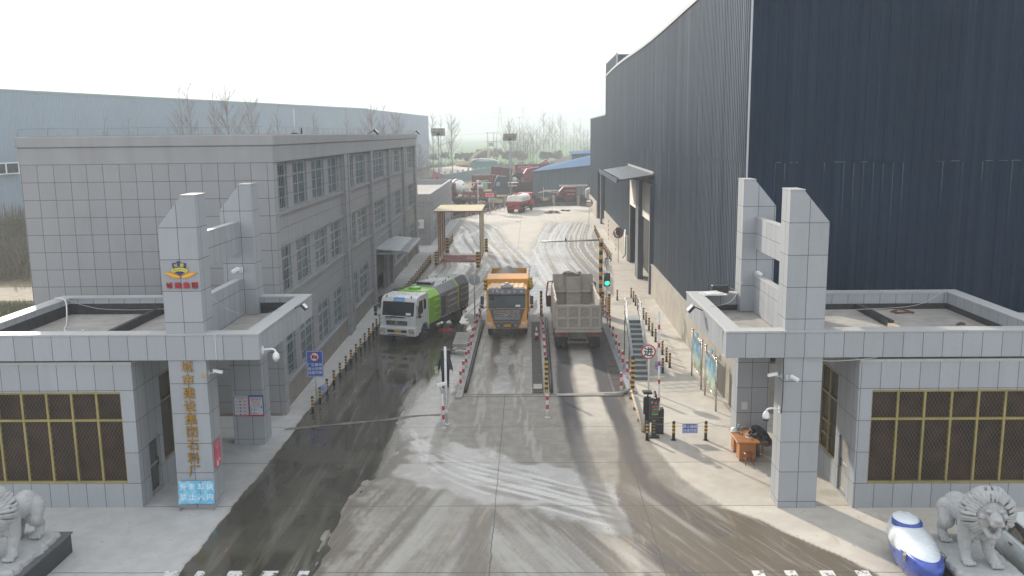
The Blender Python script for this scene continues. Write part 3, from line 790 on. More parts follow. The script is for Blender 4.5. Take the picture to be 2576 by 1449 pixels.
g = MB(); g.box(-.02, .04, 6.0, 7.1, 0.02, 2.3); d_ = g.build('door', mat('door_grey', (.2, .2, .2), .5), anx)
g = MB(); g.box(.041, .075, 6.15, 6.2, 1.0, 1.15); g.build('handle', steel, d_)
t = thing('air_conditioner', 'white outdoor air-conditioner unit on the front wall of the annexe', 'air conditioner', (-12.1, 97.25, 1.9), 0)
g = MB(); g.box(-.62, .62, -.35, 0, 0, .95); g.build('case', white_m, t, bev=.02)
g = MB(); g.cyl((-.18, -.352, .48), (-.18, -.39, .48), .36, .36, 20); g.build('fan_grille', mat('grille_grey', (.25, .26, .27), .6), t)
g = MB(); g.box(-.5, -.45, -.3, .0, -.08, 0); g.box(.45, .5, -.3, 0, -.08, 0); g.build('bracket', galv, t)

# ------------------------------------------------------------------ dark blue warehouse on the right
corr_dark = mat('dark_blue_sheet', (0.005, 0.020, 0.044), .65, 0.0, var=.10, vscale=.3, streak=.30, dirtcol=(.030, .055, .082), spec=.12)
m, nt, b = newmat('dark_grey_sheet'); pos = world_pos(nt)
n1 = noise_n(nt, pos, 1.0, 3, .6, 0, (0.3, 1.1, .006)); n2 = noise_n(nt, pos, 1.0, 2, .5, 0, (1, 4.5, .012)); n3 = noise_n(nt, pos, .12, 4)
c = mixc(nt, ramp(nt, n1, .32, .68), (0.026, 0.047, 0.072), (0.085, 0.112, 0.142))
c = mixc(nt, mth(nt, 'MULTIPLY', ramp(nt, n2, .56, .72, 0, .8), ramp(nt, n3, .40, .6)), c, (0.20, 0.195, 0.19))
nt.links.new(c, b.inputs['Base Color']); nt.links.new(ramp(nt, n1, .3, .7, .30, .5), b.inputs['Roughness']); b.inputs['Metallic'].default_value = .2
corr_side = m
conc_pl = mat('plinth_concrete', (0.40, 0.37, 0.315), .85, var=.12, vscale=.9, dirt=.4, dirtcol=(.28, .24, .19), streak=.3, bump=.2)
flash = mat('flashing_white', (0.40, 0.42, 0.43), .4, .2, var=.06)
wh = thing('dark_warehouse', 'towering dark blue ribbed metal warehouse filling the right side', 'warehouse', (9.0, 37.27, 0), -math.atan(.36 / 46.4))
HW = 18.9
g = MB()
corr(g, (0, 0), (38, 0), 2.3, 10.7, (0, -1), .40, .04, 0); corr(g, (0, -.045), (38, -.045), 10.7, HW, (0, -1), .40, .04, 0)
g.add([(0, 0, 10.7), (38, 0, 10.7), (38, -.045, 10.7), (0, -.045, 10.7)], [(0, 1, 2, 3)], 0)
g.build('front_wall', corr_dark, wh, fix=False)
rr = random.Random(21); g = MB()
for k in range(40):
    x_ = rr.choice([rr.uniform(3.4, 6.0), rr.uniform(.5, 20)]); x_ = round(x_ / .4) * .4 + .31; L_ = rr.uniform(.4, 3.2); w_ = rr.uniform(.008, .022)
    g.add([(x_ - w_, -.0425, 10.68), (x_ + w_, -.0425, 10.68), (x_ + w_ * .2, -.0425, 10.68 - L_)], [(0, 1, 2)])
for k in range(26): x_ = rr.uniform(.3, 20); g.box(x_, x_ + rr.uniform(.1, .5), -.092, -.088, 10.70, 10.70 + rr.uniform(.01, .04))
tag(g.build('lime_streaks', mat('lime_scale', (.085, .11, .13), .8, var=.2), wh, fix=False), kind='stuff')
bayY = (29.2, 46.6)
g = MB(); D = 75.3
top = lambda t: HW + .35 * math.sin(t * 5.0 + .6) - .12
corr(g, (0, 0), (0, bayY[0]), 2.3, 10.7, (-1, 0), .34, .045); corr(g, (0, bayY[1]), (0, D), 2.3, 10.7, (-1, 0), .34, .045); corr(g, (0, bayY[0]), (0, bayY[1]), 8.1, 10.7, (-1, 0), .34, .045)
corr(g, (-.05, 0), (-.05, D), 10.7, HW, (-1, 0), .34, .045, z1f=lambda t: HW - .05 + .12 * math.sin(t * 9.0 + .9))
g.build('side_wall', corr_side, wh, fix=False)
g = MB(); n = 60
for i in range(n):
    y0, y1 = D * i / n, D * (i + 1) / n; z0, z1 = [HW - .05 + .12 * math.sin(t * 9.0 + .9) for t in (i / n, (i + 1) / n)]
    g.add([(-.16, y0, z0 - .1), (-.16, y1, z1 - .1), (-.16, y1, z1 + .12), (-.16, y0, z0 + .12), (.15, y0, z0 + .12), (.15, y1, z1 + .12)], [(0, 1, 2, 3), (3, 2, 5, 4)])
g.box(-.06, .0, -.055, .0, 2.3, HW + .1); g.box(.1, 38, -.12, .05, HW, HW + .25)
g.build('flashing', flash, wh, fix=False)
g = MB(); g.box(-.16, 0, -.06, bayY[0], 0, 2.2); g.box(.0, 38, -.06, .05, 0, 2.2); g.box(-.16, 0, bayY[1], D, 0, 2.2)
g.box(-.20, .02, -.08, bayY[0], 2.2, 2.31); g.box(-.20, .02, bayY[1], D, 2.2, 2.31); g.build('plinth', conc_pl, wh)
g = MB(); g.box(.02, 38, .02, D, HW - .5, HW - .3); g.box(.02, 25, D, D + 31.4, 13.7, 13.9); g.build('roof', galv, wh)
g = MB(); g.box(.9, 1.0, 28.8, 47, 0, 8.6); g.box(.1, .9, 28.8, 29.15, 0, 8.6); g.box(.1, .9, 46.65, 47, 0, 8.6); g.build('doorway_interior', dark, wh)
# two roller doors with a pillar between
for (a, b_, zb, zt) in ((29.3, 36.1, 5.2, 8.1), (38.1, 45.7, 5.35, 7.9)):
    g = MB(); k = int((zt - zb) / .13)
    for j in range(k):
        z = zt - j * .13; g.add([(-.02, a, z), (-.08, a, z - .05), (-.02, a, z - .12), (-.02, b_, z), (-.08, b_, z - .05), (-.02, b_, z - .12)], [(0, 3, 4, 1), (1, 4, 5, 2)])
    g.build('roller_door', mat('shutter_cream', (.50, .47, .42), .5, var=.06, streak=.3), wh)
g = MB(); g.box(-.35, .1, 36.1, 38.1, 0, 8.1); g.box(-.02, .1, 45.7, 46.6, 0, 8.1); g.box(-.30, .08, 28.95, 29.3, 0, 8.1); g.build('door_pillar', corr_side, wh)
g = MB(); g.prism([(-2.75, 8.42), (0, 8.86), (0, 8.96), (-2.75, 8.55)], 'y', 28.9, 47.0); g.prism([(-2.8, 8.30), (-2.72, 8.30), (-2.72, 8.62), (-2.8, 8.62)], 'y', 28.8, 47.1)
for t in range(44): g.box(-2.7, -.05, 29.1 + t * .41, 29.14 + t * .41, 8.56, 8.60)
g.build('door_canopy', mat('canopy_sheet', (.075, .095, .115), .4, .2, var=.1), wh)
g = MB(); g.box(-.14, .02, 28.9, 47, 8.97, 9.12); g.build('canopy_flashing', flash, wh)
g = MB(); g.tube([(-.22, 47.6, 2.9), (-.24, 47.6, .5), (-.5, 47.4, .2)], .07, 8); g.build('downpipe', galv, wh)
# raised block and the lower far wing
g = MB(); corr(g, (-.04, 61), (-.04, D), HW, 20.2, (-1, 0), .34, .045); corr(g, (-.04, 61), (9, 61), HW, 20.2, (0, -1), .4, .04); g.build('raised_wall', corr_side, wh, fix=False)
g = MB(); g.box(-.1, .1, 60.9, 61.05, HW, 20.35); g.box(-.1, .1, 61.05, D, 20.2, 20.35); g.build('raised_flashing', flash, wh)
FW = 31.5; X2 = .35
g = MB(); corr(g, (0, D), (0, D + 14.5), 6.7, 14.1, (-1, 0), .34, .045); corr(g, (0, D + 14.5), (0, D + FW), 2.3, 14.1, (-1, 0), .34, .045); corr(g, (0, D + FW), (25, D + FW), 0, 14.1, (0, 1), .4, .04); g.build('far_wall', corr_side, wh, fix=False)
g = MB(); g.box(-.16, .02, D + 14.5, D + FW, 0, 2.3); g.build('far_plinth', conc_pl, wh)
g = MB(); g.box(-.12, .1, D, D + FW, 14.1, 14.25); g.build('far_flashing', flash, wh)
g = MB(); g.box(2.0, 2.1, D + .2, D + 14.5, 0, 6.7); g.box(.0, 2.0, D + 14.3, D + 14.5, 0, 6.7); g.box(-.1, 2, D, D + .2, 0, 6.7); g.build('far_doorway', dark, wh)
g = MB(); g.box(-.12, .1, D + 6.5, D + 8.0, 0, 6.7); g.build('far_door_pillar', corr_side, wh)
floodlight((9.25, 54.0, 18.7), -math.pi / 2 + .2 - math.pi, 'nearest small floodlight under the eave of the dark warehouse', s=1.2)
floodlight((9.35, 69.5, 18.5), math.pi / 2 * 3 - math.pi * 1.0, 'middle small floodlight under the eave of the dark warehouse', s=1.2)
floodlight((9.5, 95.0, 18.6), math.pi / 2 * 3 - math.pi * 1.0, 'farthest floodlight at the step in the dark warehouse roof', s=1.2)

# ------------------------------------------------------------------ gatehouses
gold = mat('gold_frame', (0.34, 0.28, 0.10), .45, .3, var=.15)
mesh_m = mat('grille_mesh', (0.10, 0.085, 0.062), .6, .2, var=.2)
curtain = mat('brown_interior', (0.045, 0.022, 0.016), .9, var=.45, vscale=1.2, streak=.5, dirtcol=(.02, .015, .012))
def grille(mb, a, b_, z0, z1, const, axis, step=.115, w=.0065):
    """expanded-metal infill: two families of slanted strips, const = plane position"""
    L, Hh = b_ - a, z1 - z0
    for sgn in (1, -1):
        k = -Hh
        while k < L + Hh:
            # line u = k + s*sgn*(z) clipped to the rectangle
            pts = []
            for z in (0, Hh):
                pts.append((k + sgn * .58 * z, z))
            (ua, za), (ub, zb) = pts
            def clipu(ua, za, ub, zb):
                for lim, side in ((0, 1), (L, -1)):
                    if (ua - lim) * side < 0 and (ub - lim) * side < 0: return None
                    if (ua - lim) * side < 0: t = (lim - ua) / (ub - ua); za = za + t * (zb - za); ua = lim
                    if (ub - lim) * side < 0: t = (lim - ua) / (ub - ua); zb = za + t * (zb - za); ub = lim
                return ua, za, ub, zb
            r = clipu(ua, za, ub, zb)
            if r:
                ua, za, ub, zb = r
                c_ = const + (.004 if sgn > 0 else 0)
                if axis == 'y': mb.quad((a + ua - w, c_, z0 + za), (a + ua + w, c_, z0 + za), (a + ub + w, c_, z0 + zb), (a + ub - w, c_, z0 + zb))
                else: mb.quad((c_, a + ua - w, z0 + za), (c_, a + ua + w, z0 + za), (c_, a + ub + w, z0 + zb), (c_, a + ub - w, z0 + zb))
            k += step
def gatehouse(side):
    L = side < 0
    lab = 'left granite gatehouse with gold lettering, blue and yellow emblem and twin towers' if L else 'right granite gatehouse with plain twin towers in front of the dark warehouse'
    t = thing('gatehouse', lab, 'gatehouse', (-12.0 if L else 10.0, 30, 0), 0, 'granite gatehouses', world_coords=True)
    YF = 27.42 if L else 27.34
    x0, x1 = (-18.45, -8.58) if L else (6.12, 16.5); YB = 34.5; P = .5
    g = MB(); g.box(x0, x1, YF, YF + P, 5.0, 5.8); g.box(x0, x1, YB - P, YB, 5.0, 5.8); g.box(x0, x0 + P, YF + P, YB - P, 5.0, 5.8); g.box(x1 - P, x1, YF + P, YB - P, 5.0, 5.8)
    g.box(x0 + P, x1 - P, YF + P, YB - P, 5.0, 5.18); g.build('canopy', granite_band, t, bev=.01)
    c_ = .02; g = MB(); g.box(x0 - c_, x1 + c_, YF - c_, YF + P + c_, 5.8, 5.86); g.box(x0 - c_, x1 + c_, YB - P - c_, YB + c_, 5.8, 5.86); g.box(x0 - c_, x0 + P + c_, YF + P + c_, YB - P - c_, 5.8, 5.86); g.box(x1 - P - c_, x1 + c_, YF + P + c_, YB - P - c_, 5.8, 5.86)
    g.build('coping', granite_cap, t, bev=.006)
    g = MB(); e = .012; zt = 5.62 if L else 5.42
    g.box(x0 + P, x1 - P, YF + P, YF + P + e, 5.19, zt); g.box(x0 + P, x1 - P, YB - P - e, YB - P, 5.19, zt); g.box(x0 + P, x0 + P + e, YF + P + e, YB - P - e, 5.19, zt); g.box(x1 - P - e, x1 - P, YF + P + e, YB - P - e, 5.19, zt)
    if L: g.box(-14.45, -14.3, YF + P + e, YB - P - e, 5.2, 5.5)
    else: g.box(12.5, 12.72, YF + 3.5, YB - P - e, 5.2, 5.42)
    g.build('roof_flashing', bitumen, t)
    if not L:
        g = MB(); g.box(12.5, 12.72, YF + 1.2, YF + 3.49, 5.2, 5.34); g.build('roof_kerb', wood_pale, t)
    g = MB(); g.box(x0 + P + e, x1 - P - e, YF + P + e, YB - P - e, 5.182, 5.2); g.build('roof', roofing, t)
    # columns and towers
    fx = (-11.54, -10.33) if L else (7.95, 9.17); bx = (-11.70, -10.48) if L else (8.0, 9.22)
    for (cx, yy) in ((fx, YF + .06), (bx, 33.58)):
        g = MB(); g.box(cx[0], cx[1], yy, yy + .92, 0, 4.998); g.build('column', granite, t, bev=.008)
        if L: poly = [(cx[0], 5.21), (cx[1], 5.21), (cx[1], 10.2), (cx[1] - .42, 10.2), (cx[0], 9.24)]
        else: poly = [(cx[0], 5.21), (cx[1], 5.21), (cx[1], 9.24), (cx[0] + .42, 10.2), (cx[0], 10.2)]
        g = MB(); g.prism(poly, 'y', yy + .01, yy + .93); g.build('tower', granite, t, bev=.008)
        xa, xb_ = (cx[1] - .45, cx[1] + .01) if L else (cx[0] - .01, cx[0] + .45)
        g = MB(); g.box(xa, xb_, yy, yy + .94, 10.203, 10.24); g.build('tower_cap', granite_cap, t)
    bxm = (-11.27, -11.02) if L else (8.5, 8.75)
    for za, zb in ((7.62, 8.78), (5.21, 6.6)):
        g = MB(); g.box(bxm[0], bxm[1], YF + .99, 33.59, za, zb); g.build('beam', granite, t, bev=.006)
        g = MB(); g.box(bxm[0] - .01, bxm[1] + .01, YF + .99, 33.59, zb + .002, zb + .04); g.build('beam_cap', granite_cap, t)
    # guard room
    gy = YF + .13 if L else YF + .05
    gx0, gx1 = (-26, -12.76) if L else (10.33, 24)
    wo = (-25.5, -13.2, .83, 3.93) if L else (10.76, 23.5, .83, 3.93)
    g = MB(); wall_open(g, 'y', gy, .28, gx0, gx1, 0, 4.84, [wo])
    sx = gx1 - .28 if L else gx0
    dy0, dy1 = (28.33, 29.2) if L else (28.02, 28.88)
    so = [(dy0, dy1, .06, 2.0), (29.5 if L else 29.22, 31.6 if L else 31.0, .88, 3.95)]
    wall_open(g, 'x', sx, .28, gy + .28, 34.3, 0, 4.84, so)
    g.box(gx0, gx1, 34.3, 34.5, 0, 4.84)
    g.build('wall', granite_room, t)
    g = MB(); g.box(gx0 + (.3 if not L else 0), gx1 - (.3 if L else 0), gy + .5, 34.2, .03, 4.8); g.build('room_interior', curtain, t)
    g = MB(); g.box(gx0, gx1, gy - .02, 34.5, 4.842, 4.93); g.build('wall_top', granite_cap, t)
    # front window
    g = MB(); xs_ = [wo[0] + .0, wo[1]]; zz = (wo[2], wo[3]); n = int(round((wo[1] - wo[0]) / .82))
    step = .815 if L else .84
    vx = []; k = 0
    while True:
        xv = (wo[1] - k * step) if L else (wo[0] + k * step); k += 1
        if xv < wo[0] - .01 or xv > wo[1] + .01: break
        vx.append(xv)
    for xv in vx: g.box(xv - .035, xv + .035, gy + .03, gy + .11, zz[0], zz[1])
    for z in (zz[0] + .035, 2.97, zz[1] - .035): g.box(wo[0], wo[1], gy + .025, gy + .115, z - .035, z + .035)
    w_ = g.build('window', gold, t)
    g = MB(); grille(g, wo[0], wo[1], zz[0], zz[1], gy + .055, 'y'); g.build('wire_mesh', mesh_m, w_, fix=False)
    g = MB(); g.box(wo[0], wo[1], gy + .2, gy + .22, zz[0], zz[1]); g.build('pane', mat('brown_pane', (.048, .025, .018), .5, var=.5, vscale=1.3, spec=.12), w_)
    # side window
    a, b_, z0, z1 = so[1]; px = sx + .22 if L else sx + .06; g = MB()
    for yv in (a + .03, (a + b_) / 2, b_ - .03): g.box(px - .03, px + .03, yv - .03, yv + .03, z0, z1)
    for z in (z0 + .03, 2.97, z1 - .03): g.box(px - .034, px + .034, a, b_, z - .03, z + .03)
    if not L: g.box(px - .036, px + .036, a + .75, b_ - .3, 1.45, 1.5); g.box(px - .036, px + .036, a + .75, b_ - .3, 1.93, 1.98)
    w_ = g.build('window', gold, t)
    g = MB(); grille(g, a, b_, z0, z1, px, 'x'); g.build('wire_mesh', mesh_m, w_, fix=False)
    g = MB(); q = px - .06 if L else px + .06; g.box(q - .01, q + .01, a, b_, z0, z1); g.build('pane', mat('bronze_glass', (.06, .04, .022), .15), w_)
    # side door
    g = MB(); q = sx + .19 if L else sx + .09
    g.box(q - .03, q + .03, dy0 + .04, dy0 + .10, .08, 1.96); g.box(q - .03, q + .03, dy1 - .10, dy1 - .04, .08, 1.96)
    for z in (.08, 1.0, 1.88): g.box(q - .028, q + .028, dy0 + .1, dy1 - .1, z, z + .08)
    d_ = g.build('door', galv, t)
    g = MB(); g.box(q - .006, q + .006, dy0 + .1, dy1 - .1, .16, 1.88); g.build('pane', glass_dark if L else mat('bright_pane', (.38, .37, .34), .15), d_)
    g = MB(); g.box(q - .05, q - .03, dy1 - .14, dy1 - .11, .9, 1.2); g.box(q + .03, q + .05, dy1 - .14, dy1 - .11, .9, 1.2); g.build('handle', black_m, d_)
    return t, fx, YF
gl_, fxL, YFL = gatehouse(-1)
gr_, fxR, YFR = gatehouse(1)
# lettering, emblem on the left gatehouse
gold_l = mat('gilt_letter', (0.40, 0.23, 0.05), .35, .6, var=.15)
yc = YFL + .06
g = MB()
for i, ch in enumerate('城市建设集团石料厂'): letters(g, ch, (-10.93 + .0 * i, yc - .02, 4.79 - i * .4365), .40, m=0, bold=.012, depth=.06)
g.build('gilt_lettering', gold_l, gl_)
yt = YFL + .07
navy = mat('emblem_navy', (.03, .03, .17), .4); lemon = mat('emblem_yellow', (.66, .60, .06), .45); amber = mat('emblem_amber', (.80, .38, .02), .4)
E0 = (-10.95, 7.955)
def ep(px, py): return (-11.51 + (px - 335) * .00109, 7.24 + (1178 - py) * .0011)
g = MB(); g.prism([ep(650, 380), ep(735, 375), ep(835, 315), ep(935, 378), ep(1050, 382), ep(1040, 470), ep(1010, 570), ep(950, 670), ep(865, 735), ep(770, 670), ep(700, 580), ep(665, 480)], 'y', yt - .05, yt - .012)
sh = g.build('emblem', navy, gl_)
g = MB()
for sgn in (1, -1):
    P_ = []
    for i in range(12):
        t_ = i / 11.0; P_.append((t_, .0))
    up = [(0.02, 0), (.09, .055), (.12, .02), (.2, .09), (.22, .055), (.3, .12), (.32, .085), (.40, .145), (.42, .11), (.5, .165), (.52, .13), (.6, .18), (.62, .14), (.72, .19), (.74, .15), (.86, .19), (.87, .165), (1.0, .165)]
    dn = [(.9, .125), (.86, .13), (.8, .07), (.76, .085), (.68, .02), (.64, .045), (.52, -.03), (.48, 0), (.36, -.06), (.32, -.03), (.22, -.06), (.18, -.03), (.12, -.075), (.07, -.02)]
    base = ep(880, 770)
    poly = [(base[0] + sgn * (u * .52), base[1] + v * .78) for u, v in up + dn]
    n_ = len(poly); g.add([(x, yt - .05, z) for x, z in poly] + [(x, yt - .012, z) for x, z in poly], [tuple(range(n_)), tuple(range(2 * n_ - 1, n_ - 1, -1))] + [(i, (i + 1) % n_, n_ + (i + 1) % n_, n_ + i) for i in range(n_)])
g.build('laurel_wings', amber, sh)
g = MB(); cc = ep(865, 960); R1, R0 = .50, .39; n_ = 16; A0, A1 = math.radians(58), math.radians(122); vs_ = []
for i in range(n_ + 1):
    a = A0 + (A1 - A0) * i / n_
    for R_ in (R0, R1): vs_.append((cc[0] + R_ * math.cos(a), yt - .075, cc[1] + R_ * math.sin(a)))
for i in range(n_ + 1):
    a = A0 + (A1 - A0) * i / n_
    for R_ in (R0, R1): vs_.append((cc[0] + R_ * math.cos(a), yt - .052, cc[1] + R_ * math.sin(a)))
k = 2 * (n_ + 1); fs = []
for i in range(n_): fs += [(2 * i, 2 * i + 2, 2 * i + 3, 2 * i + 1), (k + 2 * i + 1, k + 2 * i + 3, k + 2 * i + 2, k + 2 * i), (2 * i, k + 2 * i, k + 2 * i + 2, 2 * i + 2), (2 * i + 1, 2 * i + 3, k + 2 * i + 3, k + 2 * i + 1)]
g.add(vs_, fs); g.build('ribbon', lemon, sh)
g = MB(); letters(g, '城', (*[ep(765, 440)[0]], yt - .062, ep(765, 440)[1]), .125, bold=.02, depth=.03, ux=(1, 0, .2), uz=(-.2, 0, 1)); letters(g, '建', (ep(940, 435)[0], yt - .062, ep(940, 435)[1]), .125, bold=.02, depth=.03, ux=(1, 0, -.15), uz=(.15, 0, 1))
g.build('emblem_characters', lemon, sh)
g = MB()
for i, ch in enumerate('CHENGJIANJITUAN'):
    a = math.radians(116 - i * 52 / 14); letters(g, ch, (cc[0] + .445 * math.cos(a), yt - .079, cc[1] + .445 * math.sin(a)), .058, ux=(math.sin(a), 0, -math.cos(a)), uz=(math.cos(a), 0, math.sin(a)), m=0)
g.build('ribbon_lettering', navy, sh)
g = MB()
for px, ch in ((520, '城'), (775, '建'), (1020, '集'), (1265, '团')): letters(g, ch, (ep(px, 1020)[0], yt - .03, ep(px, 1020)[1]), .205, bold=.022, depth=.12)
g.build('red_lettering', mat('red_letter', (.42, .012, .03), .4), gl_)
# roof clutter
def cable(name, pts, r, label, m=None, cat='cable', group=None):
    g = MB(); g.tube([(*p[:2], p[2]) for p in smooth3(pts)], r, 6); return tag(g.build(name, m or grey_cable), label, cat, group)
def smooth3(pts, n=8):
    p = [Vector(q) for q in pts]; out = []
    for i in range(len(p) - 1):
        a, b_, c_, d = p[max(i - 1, 0)], p[i], p[i + 1], p[min(i + 2, len(p) - 1)]
        for k in range(n):
            t = k / n; out.append(.5 * ((2 * b_) + (c_ - a) * t + (2 * a - 5 * b_ + 4 * c_ - d) * t * t + (3 * b_ - a - 3 * c_ + d) * t ** 3))
    out.append(p[-1]); return out
cable('hose', [(-18.3, 33.6, 5.92), (-17.7, 33.2, 5.88), (-17.2, 32.2, 5.25), (-16.6, 30.9, 5.24), (-15.9, 30.3, 5.24), (-15.2, 30.1, 5.24), (-14.6, 28.6, 5.3), (-14.4, 27.9, 5.9)], .028, 'pale hose lying in curves on the left gatehouse roof', mat('hose_white', (.6, .6, .58), .6), 'hose')
cable('cable', [(-18.1, 33.7, 5.9), (-16.4, 33.3, 5.55), (-14, 33.5, 5.5), (-12, 33.6, 5.75)], .010, 'thin cable slung along the back of the left gatehouse roof')
cable('cable', [(-10.9, 29.8, 6.66), (-10.3, 30.0, 6.1), (-9.6, 30.6, 5.8), (-8.9, 31.2, 5.9)], .008, 'thin cable from the left tower beam to the canopy edge')
cable('cable', [(6.4, 31.2, 5.9), (7.2, 31.6, 6.0), (8.05, 33.5, 6.4)], .010, 'pale cable from the floodlight to the right back tower')
cable('cable', [(9.2, 28.3, 6.3), (11.5, 30.5, 5.9), (14, 32, 5.75), (15.9, 34.0, 5.95)], .010, 'long thin cable slung across the right gatehouse roof')
cable('cable', [(8.6, 27.31, 5.0), (9.3, 27.3, 4.9), (10.1, 27.3, 4.93), (10.8, 27.31, 5.0)], .012, 'pale cable sagging under the right canopy edge')
cable('conduit', [(7.93, 27.36, 5.0), (7.95, 27.36, 3.9), (7.93, 27.36, 3.2)], .015, 'dark conduit running down the right front column', black_m, 'conduit')
cable('conduit', [(-9.95, 27.39, 5.84), (-9.95, 27.39, 5.02)], .012, 'white conduit crossing the left canopy front', white_m, 'conduit')
t = thing('roof_block', 'loose dark block on the left roof near the front tower', 'block', (-9.75, 29.0, 5.2), .3); g = MB(); g.ball((0, 0, .12), (.1, .1, .14), 8, 0, 6); g.box(-.1, .1, -.08, .08, 0, .05); g.build('body', black_m, t)
t = thing('roof_block', 'loose dark block on the left roof near the back tower', 'block', (-9.5, 31.6, 5.2), .8); g = MB(); g.ball((0, 0, .1), (.07, .07, .12), 8, 0, 6); g.box(-.07, .07, -.06, .06, 0, .05); g.build('body', black_m, t)
g = MB(); g.tube(smooth3([(13.6, 33.3, 5.24), (14.0, 33.4, 5.3), (14.4, 33.2, 5.23), (14.1, 33.0, 5.28), (13.7, 33.1, 5.24), (13.9, 33.5, 5.26)]), .035, 6); g.tube(smooth3([(15.0, 31, 5.22), (15.15, 31.1, 5.26), (15.3, 31.05, 5.22)]), .05, 6)
tag(g.build('scrap_coil', mat('rusty', (.14, .06, .035), .8, var=.4, vscale=9)), 'rusty coil and leaf litter on the right gatehouse roof', 'scrap')
g = MB(); g.M = Matrix.Translation((6.9, 33.7, 5.88)) @ Matrix.Rotation(.12, 4, 'Z'); g.box(-.35, .55, -.32, .3, 0, .03); g.M = g.M @ Matrix.Translation((.1, -.05, .05)) @ Matrix.Rotation(.3, 4, 'Z') @ Matrix.Rotation(.08, 4, 'X'); g.box(-.4, .3, -.2, .25, 0, .025)
tag(g.build('loose_panel', white_m), 'loose white boards on the back corner of the right canopy', 'board')
t = thing('junction_box', 'black equipment box on the back corner of the right canopy', 'box', (7.35, 34.2, 5.87), .05); g = MB(); g.box(-.32, .32, -.12, .12, 0, .28); g.build('case', black_m, t, bev=.02); g = MB(); g.tube(smooth3([(.3, 0, .2), (.6, -.1, .1), (.9, -.2, .12), (1.1, -.25, .3)]), .015, 5); g.build('lead', wood_pale, t)
floodlight((6.12, 31.2, 5.75), -math.pi / 2, 'floodlight hanging on the side of the right gatehouse canopy', s=1.0)
floodlight((-8.58, 31.8, 5.8), math.pi / 2, 'floodlight on the side of the left gatehouse canopy', s=.9)
# posters
def poster(loc, w, h, ux, label, kind):
    t = thing('poster', label, 'poster', loc, 0, None); U = Vector(ux); N = U.cross(Vector((0, 0, 1)))
    M_ = Matrix(((U.x, -N.x, 0, 0), (U.y, -N.y, 0, 0), (0, 0, 1, 0), (0, 0, 0, 1)))
    def B(mb, x0, x1, z0, z1, d, m=0): mb.box(x0, x1, -d, -d + .004, z0, z1, m)
    red = mat('print_red', (.55, .03, .04), .5); nv = mat('print_navy', (.03, .05, .22), .5); blu = mat('print_blue', (.04, .10, .42), .5); pap = mat('paper', (.62, .63, .63), .6, var=.02); cy = mat('print_cyan', (.20, .50, .58), .5); pnk = mat('print_pink', (.62, .25, .33), .5); gr = mat('print_grey', (.40, .46, .48), .6)
    g = MB(); g.M = M_
    if kind == 'list':
        g.box(-w/2, w/2, -.02, 0, 0, h, 0); B(g, -w/2 + .02, w/2 - .02, .06, h - .02, .025, 1); B(g, -w/2, w/2, h - .05, h, .026, 2)
        letters(g, '城市建设集团石料厂', (0, -.031, h - .09), .062, m=0); letters(g, '工作流程公示', (0, -.031, h - .15), .055, m=0)
        for i in range(5):
            z = h - .24 - i * .135
            B(g, -.07, .0, z - .02, z + .025, .032, 3); B(g, .07, .19, z - .02, z + .025, .032, 4); B(g, -w/2 + .05, -.11, z - .02, z + .02, .03, 5); B(g, -w/2 + .05, w/2 - .06, z - .06, z - .045, .03, 5); B(g, .21, .25, z - .01, z + .015, .032, 5)
        g.build('sheet', [red, pap, cy, nv, pnk, gr], t)
    elif kind == 'notice':
        g.box(-w/2, w/2, -.02, 0, 0, h, 0); B(g, -w/2, w/2, 0, .07, .022, 1); B(g, -w/2 + .04, w/2 - .04, .075, h - .07, .025, 2)
        letters(g, '城市建设集团石料厂温馨提示', (0, -.031, h - .10), .035, m=0); letters(g, '温馨提示', (0, -.031, h - .175), .105, m=1, bold=.01); letters(g, '请带好单', (0, -.031, h - .29), .075, m=1); letters(g, '进行验收', (0, -.031, h - .385), .075, m=1)
        B(g, -w/2 + .07, w/2 - .07, .12, h - .45, .028, 0)
        for a in range(2):
            for c_ in range(3): B(g, -w/2 + .09 + c_ * .13, -w/2 + .205 + c_ * .13, .14 + a * .14, .265 + a * .14, .031, 2)
        B(g, .05, w/2 - .045, .09, .33, .034, 2)
        g.build('sheet', [nv if 0 else blu, red, pap], t)
    elif kind == 'red':
        g.box(-w/2, w/2, -.02, 0, 0, h, 0)
        letters(g, '工作人员', (0, -.025, h - .10), .10, m=1); letters(g, '注意安全', (0, -.025, h - .22), .09, m=1)
        for i in range(5): letters(g, '出入请出示证件'[i], (0, -.025, h - .33 - i * .075), .07, m=1)
        g.build('sheet', [mat('poster_red', (.58, .07, .12), .4), pap], t)
        g = MB(); g.M = M_; g.ball((-.08, -.025, .12), (.09, .006, .10), 10, 0, 6); g.cyl((.1, -.021, .2), (.1, -.03, .2), .05, n=12); g.build('picture', pap, t)
    else:
        g.box(-w/2, w/2, -.004, 0, 0, h, 0); g.build('sheet', pap, t)
    return t
poster((-11.33, 33.575, 1.16), .58, .86, (1, 0, 0), 'pale list poster with red and navy tabs on the left back column', 'list')
poster((-10.74, 33.575, 1.16), .58, .86, (1, 0, 0), 'blue bordered notice with red characters on the left back column', 'notice')
poster((-10.325, 27.92, 1.30), .56, .88, (0, 1, 0), 'red poster on the side of the left front column', 'red')
poster((8.30, 33.575, 1.35), .22, .30, (1, 0, 0), 'small plain paper sheet taped above the desk', 'plain')
